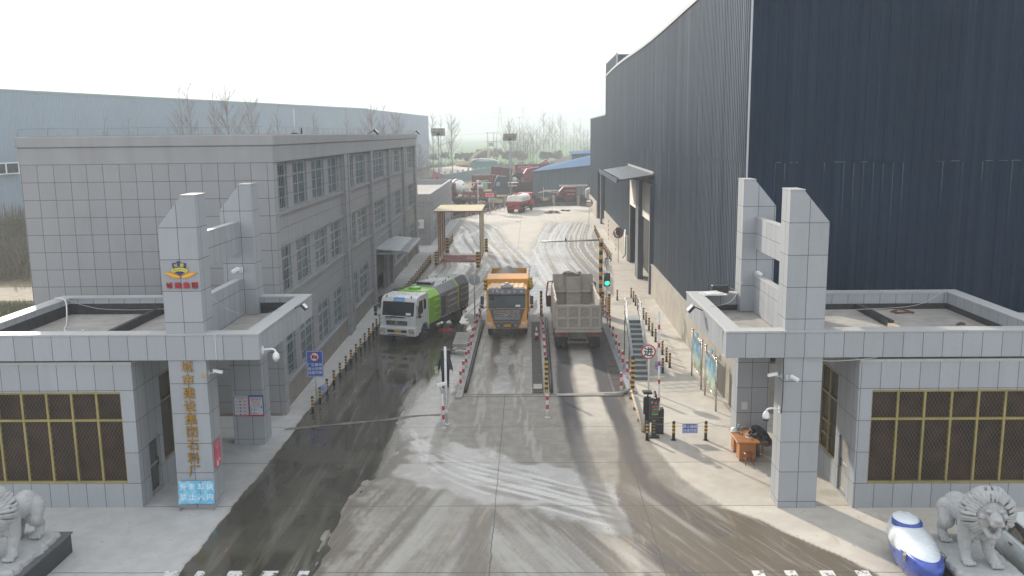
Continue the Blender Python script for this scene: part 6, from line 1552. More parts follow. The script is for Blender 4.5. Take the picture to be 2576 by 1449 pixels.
# notice boards
def notice(yc_, label):
    t = thing('notice_board', label, 'notice board', (8.05, yc_, 0), math.pi / 2 * -1, 'steel framed notice boards by the wall')
    for s_ in (-1, 1):
        g = MB(); g.cyl((s_ * 1.22, 0, 0), (s_ * 1.22, 0, 2.3), .04, n=12); g.ball((s_ * 1.22, 0, 2.35), .065, 12, 0, 8); g.cyl((s_ * 1.22, 0, 2.2), (s_ * 1.22, 0, 2.23), .055, n=12); g.build('post', steel, t)
    g = MB(); g.tube([(-1.22, 0, 2.12), (-.6, 0, 2.24), (0, 0, 2.28), (.6, 0, 2.24), (1.22, 0, 2.12)], .022, 7); g.tube([(-1.22, 0, .60), (1.22, 0, .60)], .022, 7)
    for k in range(5): g.cyl((-1.0 + k * .5, 0, .60), (-1.0 + k * .5, 0, .72), .015, n=6)
    g.build('rail', steel, t)
    g = MB(); g.box(-1.12, 1.12, -.03, .03, .72, 2.10); g.build('board', steel, t)
    m, nt, b = newmat('landscape_print') if 'landscape_print' not in MATS else (MATS['landscape_print'], None, None)
    if nt:
        pos = world_pos(nt); sp = nt.nodes.new('ShaderNodeSeparateXYZ'); nt.links.new(pos, sp.inputs[0]); z_ = mth(nt, 'ADD', sp.outputs[2], mth(nt, 'MULTIPLY', noise_n(nt, pos, 1.6, 5), .9))
        c = mixc(nt, ramp(nt, z_, 1.25, 1.6), (.16, .30, .12), (.40, .50, .42)); c = mixc(nt, ramp(nt, z_, 1.6, 2.2), c, (.10, .34, .50)); c = mixc(nt, ramp(nt, noise_n(nt, pos, 2.2, 5), .52, .66, 0, .8), c, (.62, .66, .68)); nt.links.new(c, b.inputs['Base Color']); b.inputs['Roughness'].default_value = .15
    g = MB(); g.box(-1.06, 1.06, -.034, -.031, .78, 2.04); g.box(-1.06, 1.06, .031, .034, .78, 2.04); g.build('poster', MATS['landscape_print'], t)
    g = MB(); g.box(-.18, .18, -.02, .02, 2.22, 2.48); g.build('name_plate', mat('sky_plate', (.08, .38, .62), .4), t)
    return t
notice(42.17, 'farther steel notice board with a faded landscape poster and blue tab'); notice(38.8, 'nearer steel notice board with a faded landscape poster and blue tab')
# convex mirrors, canes, LED pole
def mirror(loc, label, h, rz):
    t = thing('convex_mirror', label, 'traffic mirror', loc, rz, 'convex traffic mirrors'); g = MB(); g.cyl((0, .06, 0), (0, .06, h), .035, n=8); g.build('post', galv, t)
    g = MB(); g.ball((0, .12, h), (.48, .20, .48), 24, 0, 12); g.M = None; g.build('mirror_face', mat('mirror_glass', (.55, .52, .48), .06, 1.0, var=.03), t)
    g = MB(); vs_ = []; n_ = 28
    g.rings([[(R_ * math.cos(a), y_, h + R_ * math.sin(a)) for a in [2 * math.pi * i / n_ for i in range(n_)]] for R_, y_ in ((.46, .10), (.52, .02), (.53, .10), (.46, .14))], close=False); g.build('rim', red_m, t)
mirror((8.35, 83.4, 0), 'nearer round convex mirror on a pole beside the dark warehouse wall', 2.75, .35); mirror((8.0, 120.0, 0), 'farther round convex mirror on a pole by the low dark wing', 2.75, -.5)
for i, (x, y) in enumerate(((8.9, 91.6), (8.97, 101.2))):
    g = MB(); pr = [(.03, 0)]; ms = []
    for k in range(10): pr.append((.03, (k + 1) * .25)); ms.append(k % 2)
    g.lathe((x, y, 0), pr, 8, ms=ms); tag(g.build('marker_cane', [red_m, white_m]), ['nearer', 'farther'][i] + ' slim red and white cane against the warehouse plinth', 'marker', 'slim red and white canes')
t = thing('display_pole', 'thin pole with a small red electronic display and grey box by the far fence', 'display', (-6.0, 136.2, 0)); g = MB(); g.cyl((0, 0, 0), (0, 0, 2.9), .06, n=8); g.build('pole', galv, t)
g = MB(); g.box(-.6, .6, -.05, .05, 2.55, 3.1); o = g.build('display', white_m, t); g = MB(); g.box(-.53, .53, -.06, -.051, 2.62, 3.03, 0); letters(g, '欢迎光临', (0, -.065, 2.82), .26, m=1); g.build('display_text', [mat('led_dark', (.15, .01, .02), .4), mat('led_red', (.9, .05, .08), .4, emit=(1, .05, .08), estr=1.5)], o)
g = MB(); g.box(-.25, .25, -.15, .1, 1.7, 2.3); g.build('box', galv, t)
t = thing('camera_mast', 'slender white mast with a small top box behind the wheel wash', 'mast', (-7.6, 133.5, 0)); g = MB(); g.cyl((0, 0, 0), (0, 0, 5.0), .05, n=6); g.build('pole', white_m, t); g = MB(); g.box(-.2, .2, -.15, .15, 5.0, 5.25); g.box(.2, 1.6, -.03, .03, 5.1, 5.16); g.build('head', white_m, t)
# cone
t = thing('traffic_cone', 'red traffic cone standing on the grating beside the yellow truck', 'traffic cone', (.38, 51.6, .055)); g = MB(); g.lathe((0, 0, 0), [(.15, .03), (.11, .2), (.085, .35), (.055, .5), (.03, .68), (.01, .7)], 14, ms=[0, 1, 0, 1, 0]); g.build('cone', [red_m, white_m], t); g = MB(); g.box(-.2, .2, -.2, .2, 0, .03); g.build('base', black_m, t)

# barrier kiosks and boom
t = thing('barrier_kiosk', 'black barrier kiosk with red and green readout beside the exit lane', 'barrier kiosk', (4.9, 34.25, 0), 0)
g = MB(); g.box(-.18, .18, -.06, .10, .62, 1.62, 0); k_ = g.build('cabinet', black_m, t, bev=.04, seg=2)
g = MB(); g.box(-.09, .09, -.05, .07, .04, .62); g.box(-.22, .22, -.16, .14, 0, .045); g.build('stand', black_m, t, bev=.01)
g = MB(); g.box(-.155, .155, -.064, -.061, .75, 1.54, 0); letters(g, 'P', (-.09, -.068, 1.46), .12, m=1)
for i, z in enumerate((1.28, 1.18, 1.08, .98)): letters(g, ['欢迎光临', '一路平安', '车牌识别', '请减速慢'][i], (.03, -.068, z), .062, m=2 + i % 2)
ngon_disc(g, (.06, 0, 1.42), .035, 2, n=12, y0=-.068, y1=-.065); g.build('readout', [glass_dark, white_clean, mat('led_r', (.7, .05, .05), .4, emit=(1, .06, .05), estr=.25), mat('led_g', (.05, .5, .2), .4, emit=(.05, .9, .3), estr=.25)], k_)
g = MB()
for i in range(5): g.box(-.06 + i * .025, -.05 + i * .025, -.066, -.061, .66, .73)
for i in range(3): g.prism([(-.04, .48 - i * .13), (0, .53 - i * .13), (.04, .48 - i * .13), (.04, .45 - i * .13), (0, .50 - i * .13), (-.04, .45 - i * .13)], 'y', -.056, -.051)
g.build('chevrons', yellow_m, k_)
g = MB(); g.M = Matrix.Translation((.03, -.02, 1.74)) @ Matrix.Rotation(.35, 4, 'X'); g.box(-.06, .06, -.16, .22, -.05, .07); g.build('camera', black_m, t, bev=.02)
g = MB(); g.ball((.0, -.16, 1.68), .045, 8, 0, 6); g.build('camera_light', white_clean, t)
t = thing('barrier_boom', 'raised white barrier arm with red marks on its black motor cabinet', 'barrier', (5.15, 34.75, 0))
g = MB(); g.box(-.12, .20, -.15, .15, 0, 1.05, 0); g.box(-.13, .21, -.16, .16, .70, .715, 1); g.build('motor_cabinet', [black_m, yellow_m], t, bev=.01)
g = MB(); n_ = 22
for k in range(n_): g.box(-.045 - .012 * k / 4, .035 - .012 * k / 4, -.19, -.16, 1.0 + k * .185, 1.0 + (k + 1) * .185, 1 if k % 4 == 2 and k % 2 == 0 else 0)
g.build('arm', [white_clean, red_m], t)
t = thing('plate_camera', 'black number-plate camera on a tall cabinet behind the barrier kiosk', 'camera', (4.72, 34.9, 0))
g = MB(); g.box(-.10, .10, -.08, .08, 0, .9); g.box(-.16, .16, -.07, .1, .75, 1.48); g.build('cabinet', black_m, t, bev=.03)
g = MB(); g.tube([(0, 0, 1.48), (.03, -.02, 1.62)], .03, 6); g.box(-.17, .17, -.16, .10, 1.62, 1.70); g.box(-.22, .16, -.19, .12, 1.705, 1.725); g.build('camera', black_m, t)
# wall cameras
def bullet_cam(loc, rz, label, s=1.0):
    t = thing('security_camera', label, 'security camera', loc, rz, 'small cameras on the gatehouses')
    g = MB(); g.box(-.06 * s, .06 * s, 0, .03, -.08 * s, .08 * s); g.tube([(0, 0, 0), (0, -.12 * s, -.02), (0, -.16 * s, .04)], .02 * s, 6); g.build('bracket', white_m, t)
    g = MB(); g.M = Matrix.Translation((0, -.26 * s, .05)) @ Matrix.Rotation(.2, 4, 'X'); g.box(-.055 * s, .055 * s, -.18 * s, .14 * s, -.05 * s, .05 * s); g.build('housing', white_clean, t, bev=.015); return t
def dome_cam(loc, rz, label):
    t = thing('security_camera', label, 'security camera', loc, rz, 'white dome cameras on bracket arms')
    g = MB(); g.box(-.07, .07, -.02, .02, -.12, .12); g.tube(smooth3([(0, 0, .0), (0, -.25, .03), (0, -.38, .0), (0, -.42, -.08)]), .032, 8); g.build('bracket', white_clean, t)
    g = MB(); g.lathe((0, -.42, -.30), [(.105, 0), (.115, .06), (.10, .16), (.06, .21), (.04, .24)], 16); g.build('housing', white_clean, t)
    g = MB(); g.ball((0, -.42, -.31), .095, 14, 0, 8, z1=0.1); g.build('lens_dome', black_m if loc[0] > 0 else mat('smoked', (.45, .42, .36), .2), t); return t
dome_cam((-8.57, 27.75, 5.25), math.pi / 2, 'white dome camera on the corner of the left canopy')
dome_cam((7.94, 27.6, 3.25), -math.pi / 2, 'white dome camera on the right front column above the desk')
bullet_cam((-10.32, 27.7, 4.52), math.pi / 2, 'small camera on the side of the left front column')
bullet_cam((8.10, 27.39, 4.35), .5, 'small white camera on the front of the right front column'); bullet_cam((7.94, 27.55, 4.36), -math.pi / 2, 'small white camera on the lane side of the right front column')
bullet_cam((-11.0, 33.52, 6.98), -.3, 'small white camera on the left back tower above the beam', 1.2); bullet_cam((8.55, 33.52, 6.7), .2, 'small pale camera on the right back tower above the beam', 1.0)
t = thing('junction_box', 'small cream junction box on the left front column', 'box', (-10.42, 27.45, 4.5)); g = MB(); g.box(-.06, .06, 0, .03, -.09, .09); g.build('case', wood_pale, t)
# blue folding board in front of the left column
t = thing('display_board', 'torn sky-blue board with white characters leaning at the foot of the left front column', 'board', (-10.88, 27.25, 0), .03)
m, nt, b = newmat('torn_blue'); pos = world_pos(nt); c = mixc(nt, ramp(nt, noise_n(nt, pos, 5, 5), .42, .6), (.13, .44, .66), (.26, .56, .74)); nt.links.new(c, b.inputs['Base Color']); b.inputs['Roughness'].default_value = .5
wl = mat('faded_white', (.72, .80, .84), .6, var=.12, vscale=6)
g = MB(); g.M = Matrix.Rotation(-.16, 4, 'X'); rr = random.Random(6); n_ = 24
top_ = [(-.58 + 1.16 * i / n_, .98 + rr.uniform(-.02, .02)) for i in range(n_ + 1)]; bot_ = [(.58 - 1.16 * i / n_, .24 + rr.uniform(-.015, .015)) for i in range(n_ + 1)]
g.prism(top_ + bot_, 'y', -.02, .0)
g.build('panel', m, t)
g = MB(); g.M = Matrix.Rotation(-.16, 4, 'X'); letters(g, '外 来 车 辆', (0, -.026, .80), .225, m=0, bold=.01); g.build('lettering', wl, t); g = MB(); g.M = Matrix.Rotation(-.16, 4, 'X'); letters(g, '禁 止 入 内', (0, -.026, .47), .225, m=0, bold=.01); g.build('lettering', wl, t)
g = MB(); g.M = Matrix.Rotation(-.16, 4, 'X'); g.tube([(.14, -.023, .96), (.17, -.023, .8), (.12, -.023, .62), (.16, -.023, .42), (.1, -.023, .28)], .006, 4); g.build('tear', black_m, t)
for s_ in (-1, 1):
    g = MB(); g.M = Matrix.Rotation(-.16, 4, 'X'); g.tube([(s_ * .55, .01, 0.02), (s_ * .55, .01, .95)], .014, 6); g.M = None; g.tube([(s_ * .55, .28, .01), (s_ * .55, .14, .8)], .014, 6); g.tube([(s_ * .55, -.02, .02), (s_ * .55, .28, .02)], .014, 6); g.build('leg', galv, t)
g = MB(); rr = random.Random(11)
for k in range(9): g.ball((-11.6 + rr.uniform(-.3, .5), 31.2 + rr.uniform(-.3, .3) + 3.8, .03), (.3, .12, .06), 10, 0, 6)
tag(g.build('sand_heap', mat('dark_sand', (.09, .08, .065), .9)), 'small dark heap of sweepings behind the left back column', 'heap')

# desk, stool, chair, helmet and bottle
oak = mat('orange_oak', (.42, .17, .045), .4, var=.15, vscale=3, streak=.3, dirtcol=(.30, .11, .03)); oak2 = mat('red_oak', (.26, .075, .025), .4, var=.15, vscale=4)
t = thing('desk', 'orange wooden office desk with drawer pedestals under the right canopy', 'desk', (7.98, 32.2, 0), 0)
g = MB(); g.box(-.42, .42, -.76, .80, .72, .765); g.build('desk_top', oak, t, bev=.008)
for y0, y1 in ((-.62, -.14), (.32, .72)):
    g = MB(); g.box(-.30, .30, y0, y1, .05, .719); o = g.build('pedestal', oak, t, bev=.005)
    g = MB()
    for (x_, y_) in ((-.26, y0 + .04), (.26, y0 + .04), (-.26, y1 - .04), (.26, y1 - .04)): g.box(x_ - .03, x_ + .03, y_ - .03, y_ + .03, 0, .05)
    g.build('foot', oak2, o)
g = MB(); g.box(-.02, .02, -.14, .32, .25, .719); g.build('modesty_panel', oak2, t)
def stool():
    t = thing('stool', 'small red-brown wooden stool in front of the desk', 'stool', (7.95, 31.28, 0), .1)
    g = MB(); g.box(-.16, .16, -.12, .12, .40, .43); g.build('seat', oak2, t, bev=.008)
    for sx_ in (-1, 1):
        for sy in (-1, 1): g = MB(); g.tube([(sx_ * .12, sy * .09, .40), (sx_ * .16, sy * .13, 0)], .017, 4); g.build('leg', oak2, t)
    g = MB(); g.box(-.14, .14, -.12, -.10, .15, .18); g.box(-.14, .14, .10, .12, .15, .18); g.box(-.15, -.13, -.1, .1, .2, .23); g.box(.13, .15, -.1, .1, .2, .23); g.build('stretcher', oak2, t)
stool()
t = thing('chair', 'red-brown wooden chair with dark padded back behind the desk', 'chair', (8.88, 32.2, 0), -.15)
g = MB(); g.box(-.22, .22, -.22, .22, .42, .46); g.build('seat', oak2, t, bev=.01)
g = MB(); g.M = Matrix.Rotation(.12, 4, 'Y'); g.box(.20, .24, -.21, .21, .50, .98); g.build('backrest', oak2, t, bev=.02); g = MB(); g.M = Matrix.Rotation(.12, 4, 'Y'); g.box(.17, .199, -.17, .17, .55, .93); g.build('back_pad', black_m, t, bev=.02)
for sx_ in (-1, 1):
    for sy in (-1, 1): g = MB(); g.box(sx_ * .19 - .018, sx_ * .19 + .018, sy * .19 - .018, sy * .19 + .018, 0, .42); g.build('leg', oak2, t)
t = thing('safety_helmet', 'white safety helmet on the near-left corner of the desk', 'helmet', (7.72, 32.72, .765), .4)
g = MB(); g.ball((0, 0, .02), (.125, .15, .14), 18, 0, 8, z0=0); g.build('shell', white_clean, t); g = MB(); g.lathe((0, -.03, 0), [(.15, .01), (.155, .02), (.12, .03)], 18); g.build('brim', white_clean, t)
t = thing('spray_bottle', 'turquoise spray bottle standing behind the helmet on the desk', 'bottle', (7.92, 32.88, .765)); g = MB(); g.lathe((0, 0, 0), [(.04, 0), (.042, .10), (.02, .16)], 12); g.build('body', mat('turquoise', (.02, .42, .50), .2), t); g = MB(); g.cyl((0, 0, .16), (0, 0, .20), .014, n=8); g.box(-.015, .05, -.012, .012, .20, .225); g.build('nozzle', white_clean, t)
t = thing('document', 'printed sheets and pens lying on the desk', 'papers', (8.12, 32.05, .767)); g = MB(); g.M = Matrix.Rotation(.1, 4, 'Z'); g.box(-.12, .12, -.09, .08, 0, .004, 0); g.box(-.02, .1, .02, .05, .005, .012, 1); g.build('sheet', [MATS['paper'], black_m], t)
g = MB(); rr = random.Random(9)
for k in range(9): x_, y_ = 7.95 + rr.uniform(-.15, .2), 32.35 + rr.uniform(-.15, .15); g.tube([(x_, y_, .772), (x_ + rr.uniform(-.08, .08), y_ + rr.uniform(-.06, .06), .776)], .009, 5)
g.tube([(8.12, 31.72, .772), (8.2, 31.70, .776)], .015, 5); tag(g.build('desk_tools', black_m), 'small black tools scattered over the desk top', 'tools')
g = MB(); g.tube(smooth3([(7.8, 32.9, .775), (8.0, 32.85, .78), (8.25, 32.86, .785), (8.4, 32.84, .78)]), .02, 6); g.ball((8.18, 32.98, .81), (.15, .07, .06), 10, 0, 6); tag(g.build('grey_bag', mat('grey_bag', (.20, .22, .23), .6, var=.3, vscale=9)), 'crumpled grey bag and strap at the back of the desk', 'bag')

# people -----------------------------------------------------------------
def limb(mb, pts, rs, n=12, m=0):
    for i in range(len(pts) - 1):
        mb.cyl(pts[i], pts[i + 1], rs[i], rs[i + 1], n, m); mb.ball(pts[i], rs[i], n, m, 8)
    mb.ball(pts[-1], rs[-1], n, m, 8)
RMOD = lambda v, it=3: [('REMESH', dict(mode='VOXEL', voxel_size=v)), ('SMOOTH', dict(iterations=it))]
skin = mat('skin', (.42, .24, .17), .55, var=.06); hair_m = mat('black_hair', (.012, .010, .009), .6, var=.3); cloth = mat('black_cloth', (.012, .013, .017), .85, var=.3, vscale=6, bump=.3, bscale=30); shoe_m = mat('dark_shoes', (.045, .04, .035), .7); khaki = mat('khaki_cloth', (.13, .11, .08), .85, var=.2, vscale=5)
def hand(mb, w, d, up, s=1.0, curl=.5):
    """palm, four unequal curled fingers and a side thumb; w wrist, d pointing direction, up = back of the hand normal"""
    d, up = Vector(d).normalized(), Vector(up).normalized(); sd = d.cross(up); w = Vector(w)
    for k in range(3): mb.cyl(w, w + d * .085 * s + sd * (k - 1) * .022 * s, .020 * s, .017 * s, 8)
    for k, L in enumerate((.070, .080, .075, .060)):
        b0 = w + d * .085 * s + sd * (k - 1.5) * .021 * s; p1 = b0 + (d * math.cos(curl * .5) - up * math.sin(curl * .5)) * L * .5 * s; p2 = p1 + (d * math.cos(curl * 1.5) - up * math.sin(curl * 1.5)) * L * .5 * s
        limb(mb, [b0, p1, p2], [.010 * s, .009 * s, .0075 * s], 8)
    b0 = w + d * .02 * s - sd * .025 * s; p1 = b0 + (d * .8 - sd * .6).normalized() * .04 * s; limb(mb, [b0, p1, p1 + (d * .95 - sd * .1 - up * .2).normalized() * .032 * s], [.013 * s, .011 * s, .009 * s], 8)
pt = thing('person', 'person in black jacket and black trousers walking behind the near traffic light pole', 'person', (-4.07, 41.5, 0), math.radians(8))
g = MB()   # body: one continuous surface
for s_, kn, an in ((-1, -.10, .02), (1, .06, .16)):
    limb(g, [(s_ * .09, 0, .90), (s_ * .11, kn, .50), (s_ * .12, an, .10)], [.085, .058, .042]); limb(g, [(s_ * .12, an, .07), (s_ * .13, an - .13, .045)], [.045, .032])
limb(g, [(0, 0, .92), (0, -.01, 1.15), (0, 0, 1.36)], [.13, .135, .12]); limb(g, [(-.17, 0, 1.39), (.17, 0, 1.39)], [.06, .06]); limb(g, [(0, 0, 1.40), (0, -.01, 1.50)], [.05, .048])
g.ball((0, -.02, 1.585), (.073, .092, .108), 16, 0, 12); g.ball((0, -.112, 1.575), (.014, .02, .022), 8, 0, 6); g.ball((0, -.095, 1.53), (.03, .02, .012), 8, 0, 6)
for s_ in (-1, 1):
    g.ball((s_ * .076, -.015, 1.58), (.012, .022, .030), 8, 0, 6)
    sh_, el_, wr_ = (s_ * .19, 0, 1.37), (s_ * .27, .02, 1.10), (s_ * .33, -.06, .87); limb(g, [sh_, el_, wr_], [.048, .038, .028]); hand(g, wr_, (s_ * .25, -.2, -1), (s_, 0, .2), 1.0)
g.build('body', skin, pt, mods=RMOD(.009, 2))
g = MB(); limb(g, [(0, 0, .86), (0, -.01, 1.1), (0, 0, 1.35)], [.165, .165, .145]); limb(g, [(-.17, 0, 1.38), (.17, 0, 1.38)], [.085, .085]); g.lathe((0, 0, 1.40), [(.085, 0), (.075, .07)], 14)
for s_ in (-1, 1): limb(g, [(s_ * .19, 0, 1.37), (s_ * .27, .02, 1.10), (s_ * .325, -.05, .90)], [.078, .062, .048])
for k in (-1, 1): g.ball((k * .07, 0, .84), (.12, .13, .12), 12, 0, 8)
g.build('jacket', cloth, pt, mods=RMOD(.016, 4))
g = MB()
for s_, kn, an in ((-1, -.10, .02), (1, .06, .16)): limb(g, [(s_ * .085, 0, .86), (s_ * .11, kn, .50), (s_ * .12, an, .12)], [.112, .078, .062])
g.build('trousers', cloth, pt, mods=RMOD(.015, 3))
for s_, an in ((-1, .02), (1, .16)): g = MB(); limb(g, [(s_ * .12, an + .02, .055), (s_ * .13, an - .16, .045)], [.058, .045]); g.build('shoe', shoe_m, pt)
g = MB(); g.ball((0, .012, 1.615), (.088, .095, .10), 16, 0, 12); g.ball((0, .05, 1.57), (.078, .06, .09), 12, 0, 8); g.build('hair', hair_m, pt)
g = MB()
for s_ in (-1, 1): g.ball((s_ * .028, -.105, 1.59), (.012, .006, .007), 8, 0, 6)
g.build('eyes', black_m, pt)
# seated figure slumped over the desk
ps = thing('person', 'person in a hooded black coat sitting slumped forward over the desk', 'person', (8.80, 32.2, 0), 0)
hip, chest, neck = (.02, 0, .55), (-.24, .02, .92), (-.40, .06, 1.02)
g = MB(); limb(g, [hip, (-.10, 0, .76), chest], [.14, .14, .13]); limb(g, [(-.25, -.17, .94), (-.25, .20, .94)], [.06, .06]); limb(g, [chest, neck], [.06, .05]); g.ball((-.50, .08, 1.00), (.095, .078, .10), 16, 0, 12); g.ball((-.595, .09, .97), (.018, .014, .02), 8, 0, 6)
for s_ in (-1, 1):
    limb(g, [(0, s_ * .09, .55), (-.36, s_ * .12, .56), (-.30, s_ * .12, .10)], [.085, .06, .042]); limb(g, [(-.30, s_ * .12, .06), (-.43, s_ * .13, .045)], [.045, .032])
    limb(g, [(-.25, s_ * .19, .92), (-.44, s_ * .25, .82), (-.62, s_ * .10, .83)], [.05, .04, .028]); hand(g, (-.62, s_ * .10, .83), (-1, -s_ * .3, -.12), (0, 0, 1), 1.0, .3)
g.build('body', skin, ps, mods=RMOD(.009, 2))
g = MB(); limb(g, [(.04, 0, .52), (-.08, 0, .76), (-.23, .02, .93)], [.19, .185, .165]); limb(g, [(-.24, -.16, .95), (-.24, .20, .95)], [.10, .10])
for s_ in (-1, 1): limb(g, [(-.25, s_ * .20, .92), (-.44, s_ * .27, .83), (-.59, s_ * .12, .84)], [.09, .075, .055])
limb(g, [(-.28, .04, 1.02), (-.38, .06, 1.06)], [.12, .10]); g.build('coat', cloth, ps, mods=RMOD(.016, 4))
g = MB(); g.ball((-.46, .075, 1.04), (.125, .11, .12), 16, 0, 12); g.ball((-.38, .06, 1.08), (.10, .11, .10), 12, 0, 8); g.build('hood', cloth, ps, mods=RMOD(.015, 3))
g = MB()
for s_ in (-1, 1): limb(g, [(.0, s_ * .09, .55), (-.36, s_ * .12, .56), (-.30, s_ * .12, .12)], [.115, .085, .068])
g.build('trousers', khaki, ps, mods=RMOD(.015, 3))
for s_ in (-1, 1): g = MB(); limb(g, [(-.29, s_ * .12, .055), (-.45, s_ * .13, .045)], [.055, .045]); g.build('shoe', shoe_m, ps)
g = MB(); g.tube([(-.52, -.02, .90), (-.58, -.05, .83)], .035, 8); g.build('scarf', mat('maroon_cloth', (.18, .03, .04), .8), ps)
g = MB(); g.prism([(-.30, .94), (-.24, .95), (-.25, .89), (-.27, .865)], 'y', -.285, -.262); g.build('coat_badge', white_clean, ps)

# lions -------------------------------------------------------------------
stone = mat('carved_granite', (.40, .405, .40), .75, var=.10, vscale=3, dirt=.5, dirtcol=(.29, .29, .275), bump=.5, bscale=35)
def build_lion(parent):
    g = MB(); HD = Vector((.10, -.78, 1.50)); F = Vector((-.10, -.98, -.10)).normalized(); S = F.cross(Vector((0, 0, 1))).normalized(); U = S.cross(F)
    def hp(f, s, u, K=1.30): return HD + F * f * K + S * s * K + U * u * K
    limb(g, [(-.02, .80, .98), (0, .40, .98), (0.02, 0, 1.02), (.05, -.35, 1.12)], [.33, .29, .31, .38], 16); g.ball((.08, -.50, 1.0), (.36, .30, .42), 16, 0, 12); g.ball((0, .82, 1.06), (.33, .30, .30), 14, 0, 10)
    for s in (-1, 1):
        x = s * .26
        limb(g, [(x * .9, .82, .92), (x * 1.12, .62, .60), (x * 1.1, .90, .34), (x * 1.1, .80, .13)], [.28, .21, .135, .13], 12)
        limb(g, [(x * 1.05, -.42, 1.0), (x * 1.12, -.40, .58), (x * 1.15, -.50, .28), (x * 1.2, -.58 - (.18 if s > 0 else 0), .12)], [.24, .185, .145, .14], 12)
        for (px_, py, pz) in ((x * 1.12, .70, .07), (x * 1.22, -.68 - (.18 if s > 0 else 0), .07)):
            g.ball((px_, py + .04, pz + .03), (.15, .18, .10), 12, 0, 8)
            for k in range(4): g.ball((px_ + (k - 1.5) * .078, py - .13 - (.02 if k in (1, 2) else 0), pz), (.047, .085, .065), 8, 0, 6)
    # skull, muzzle, brows, open jaws
    g.ball(HD, (.30, .31, .31), 16, 0, 12); a = hp(.18, 0, -.02); b_ = hp(.36, 0, -.03)
    limb(g, [a, b_], [.20, .155], 14); g.ball(hp(.455, 0, .035), (.105, .07, .065), 10, 0, 6)
    for s in (-1, 1):
        g.ball(hp(.40, s * .065, -.07), (.105, .095, .08), 10, 0, 8); g.ball(hp(.22, s * .11, .12), (.10, .09, .05), 10, 0, 6); g.ball(hp(.16, s * .20, -.02), (.115, .12, .10), 10, 0, 6)
        limb(g, [hp(.05, s * .13, -.26), hp(.30, s * .085, -.37)], [.11, .07], 10); g.ball(hp(.0, s * .30, .26), (.08, .05, .09), 10, 0, 6)
    g.ball(hp(.33, 0, -.385), (.125, .085, .055), 10, 0, 6); limb(g, [hp(.30, 0, -.40), hp(.30, 0, -.52), hp(.26, 0, -.62)], [.09, .07, .02], 8)
    for s in (-.05, .05): limb(g, [hp(.40, s, -.11), hp(.405, s, -.16)], [.018, .008], 6); limb(g, [hp(.38, s, -.35), hp(.385, s, -.30)], [.016, .008], 6)
    # mane: collar volume and radial locks
    c0 = hp(-.10, 0, -.05); g.ball(c0, (.53, .43, .57), 20, 0, 14); g.ball((.06, -.30, 1.25), (.42, .38, .42), 16, 0, 12)
    rr = random.Random(12); c1 = HD + F * (-.06)
    for lay, (f0, f1, R0, R1, n_, rad) in enumerate(((52, 104, .46, .58, 38, .046), (74, 134, .52, .63, 36, .056), (104, 160, .52, .62, 28, .062))):
        for k in range(n_):
            an = 2 * math.pi * (k + .5 * lay) / n_ + rr.uniform(-.05, .05); dr_ = S * math.cos(an) + U * math.sin(an); sq = (1.0 if math.sin(an) > 0 else 1.12); P_ = []
            for q in range(6):
                t_ = q / 5; ph = math.radians(f0 + (f1 - f0) * t_); R_ = (R0 + (R1 - R0) * math.sin(t_ * 2.2)) * sq
                P_.append(c1 + F * (R_ * math.cos(ph) * .9) + dr_ * (R_ * math.sin(ph)) + S * (.04 * math.sin(t_ * 3 + k)) - Vector((0, 0, .10 * t_ * t_)))
            g.tube(smooth3(P_, 2), [rad * q for q in (.6, .8, .95, 1.05, 1.1, 1.1, 1.05, .95, .8, .6, .3)], 6)
    for k in range(46):
        an = rr.uniform(math.pi * 1.0, math.pi * 2.0); rad_ = rr.uniform(.05, .36); p0 = Vector((.10 + rad_ * math.cos(an) * 1.0, -.62 + rad_ * .2, 1.12 + rad_ * math.sin(an) * .9)) + F * (.16 - rad_ * .25)
        p = [p0, p0 + Vector((rr.uniform(-.05, .05), -.03, -.10)), p0 + Vector((rr.uniform(-.08, .08), .0, -.20)), p0 + Vector((rr.uniform(-.1, .1), .06, -.27))]; g.tube(smooth3(p, 2), [.05, .055, .05, .045, .035, .025, .012], 6)
    for k in range(30):
        s = -1 if k % 2 else 1; p0 = Vector((.05 + s * .38, -.15 - rr.uniform(0, .35), 1.45 - rr.uniform(0, .5))); p = [p0, p0 + Vector((s * .03, .06, -.12)), p0 + Vector((s * .0, .10, -.24))]; g.tube(smooth3(p, 3), [.05, .055, .05, .045, .035, .025, .012], 6)
    g.tube(smooth3([(0, 1.08, 1.05), (.12, 1.2, .8), (.22, 1.12, .5), (.20, .98, .30)]), .05, 8)
    o = g.build('lion_body', stone, parent, fix=False, mods=[('REMESH', dict(mode='VOXEL', voxel_size=.014)), ('SMOOTH', dict(iterations=1))])
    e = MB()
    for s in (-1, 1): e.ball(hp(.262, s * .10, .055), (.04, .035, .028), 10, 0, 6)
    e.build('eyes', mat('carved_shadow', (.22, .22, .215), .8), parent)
    e = MB(); e.ball(hp(.22, 0, -.245), (.10, .10, .06), 10, 0, 8); e.build('mouth', mat('mouth_shade', (.17, .165, .16), .85), parent)  # shade between the jaws painted in, darker than the stone itself
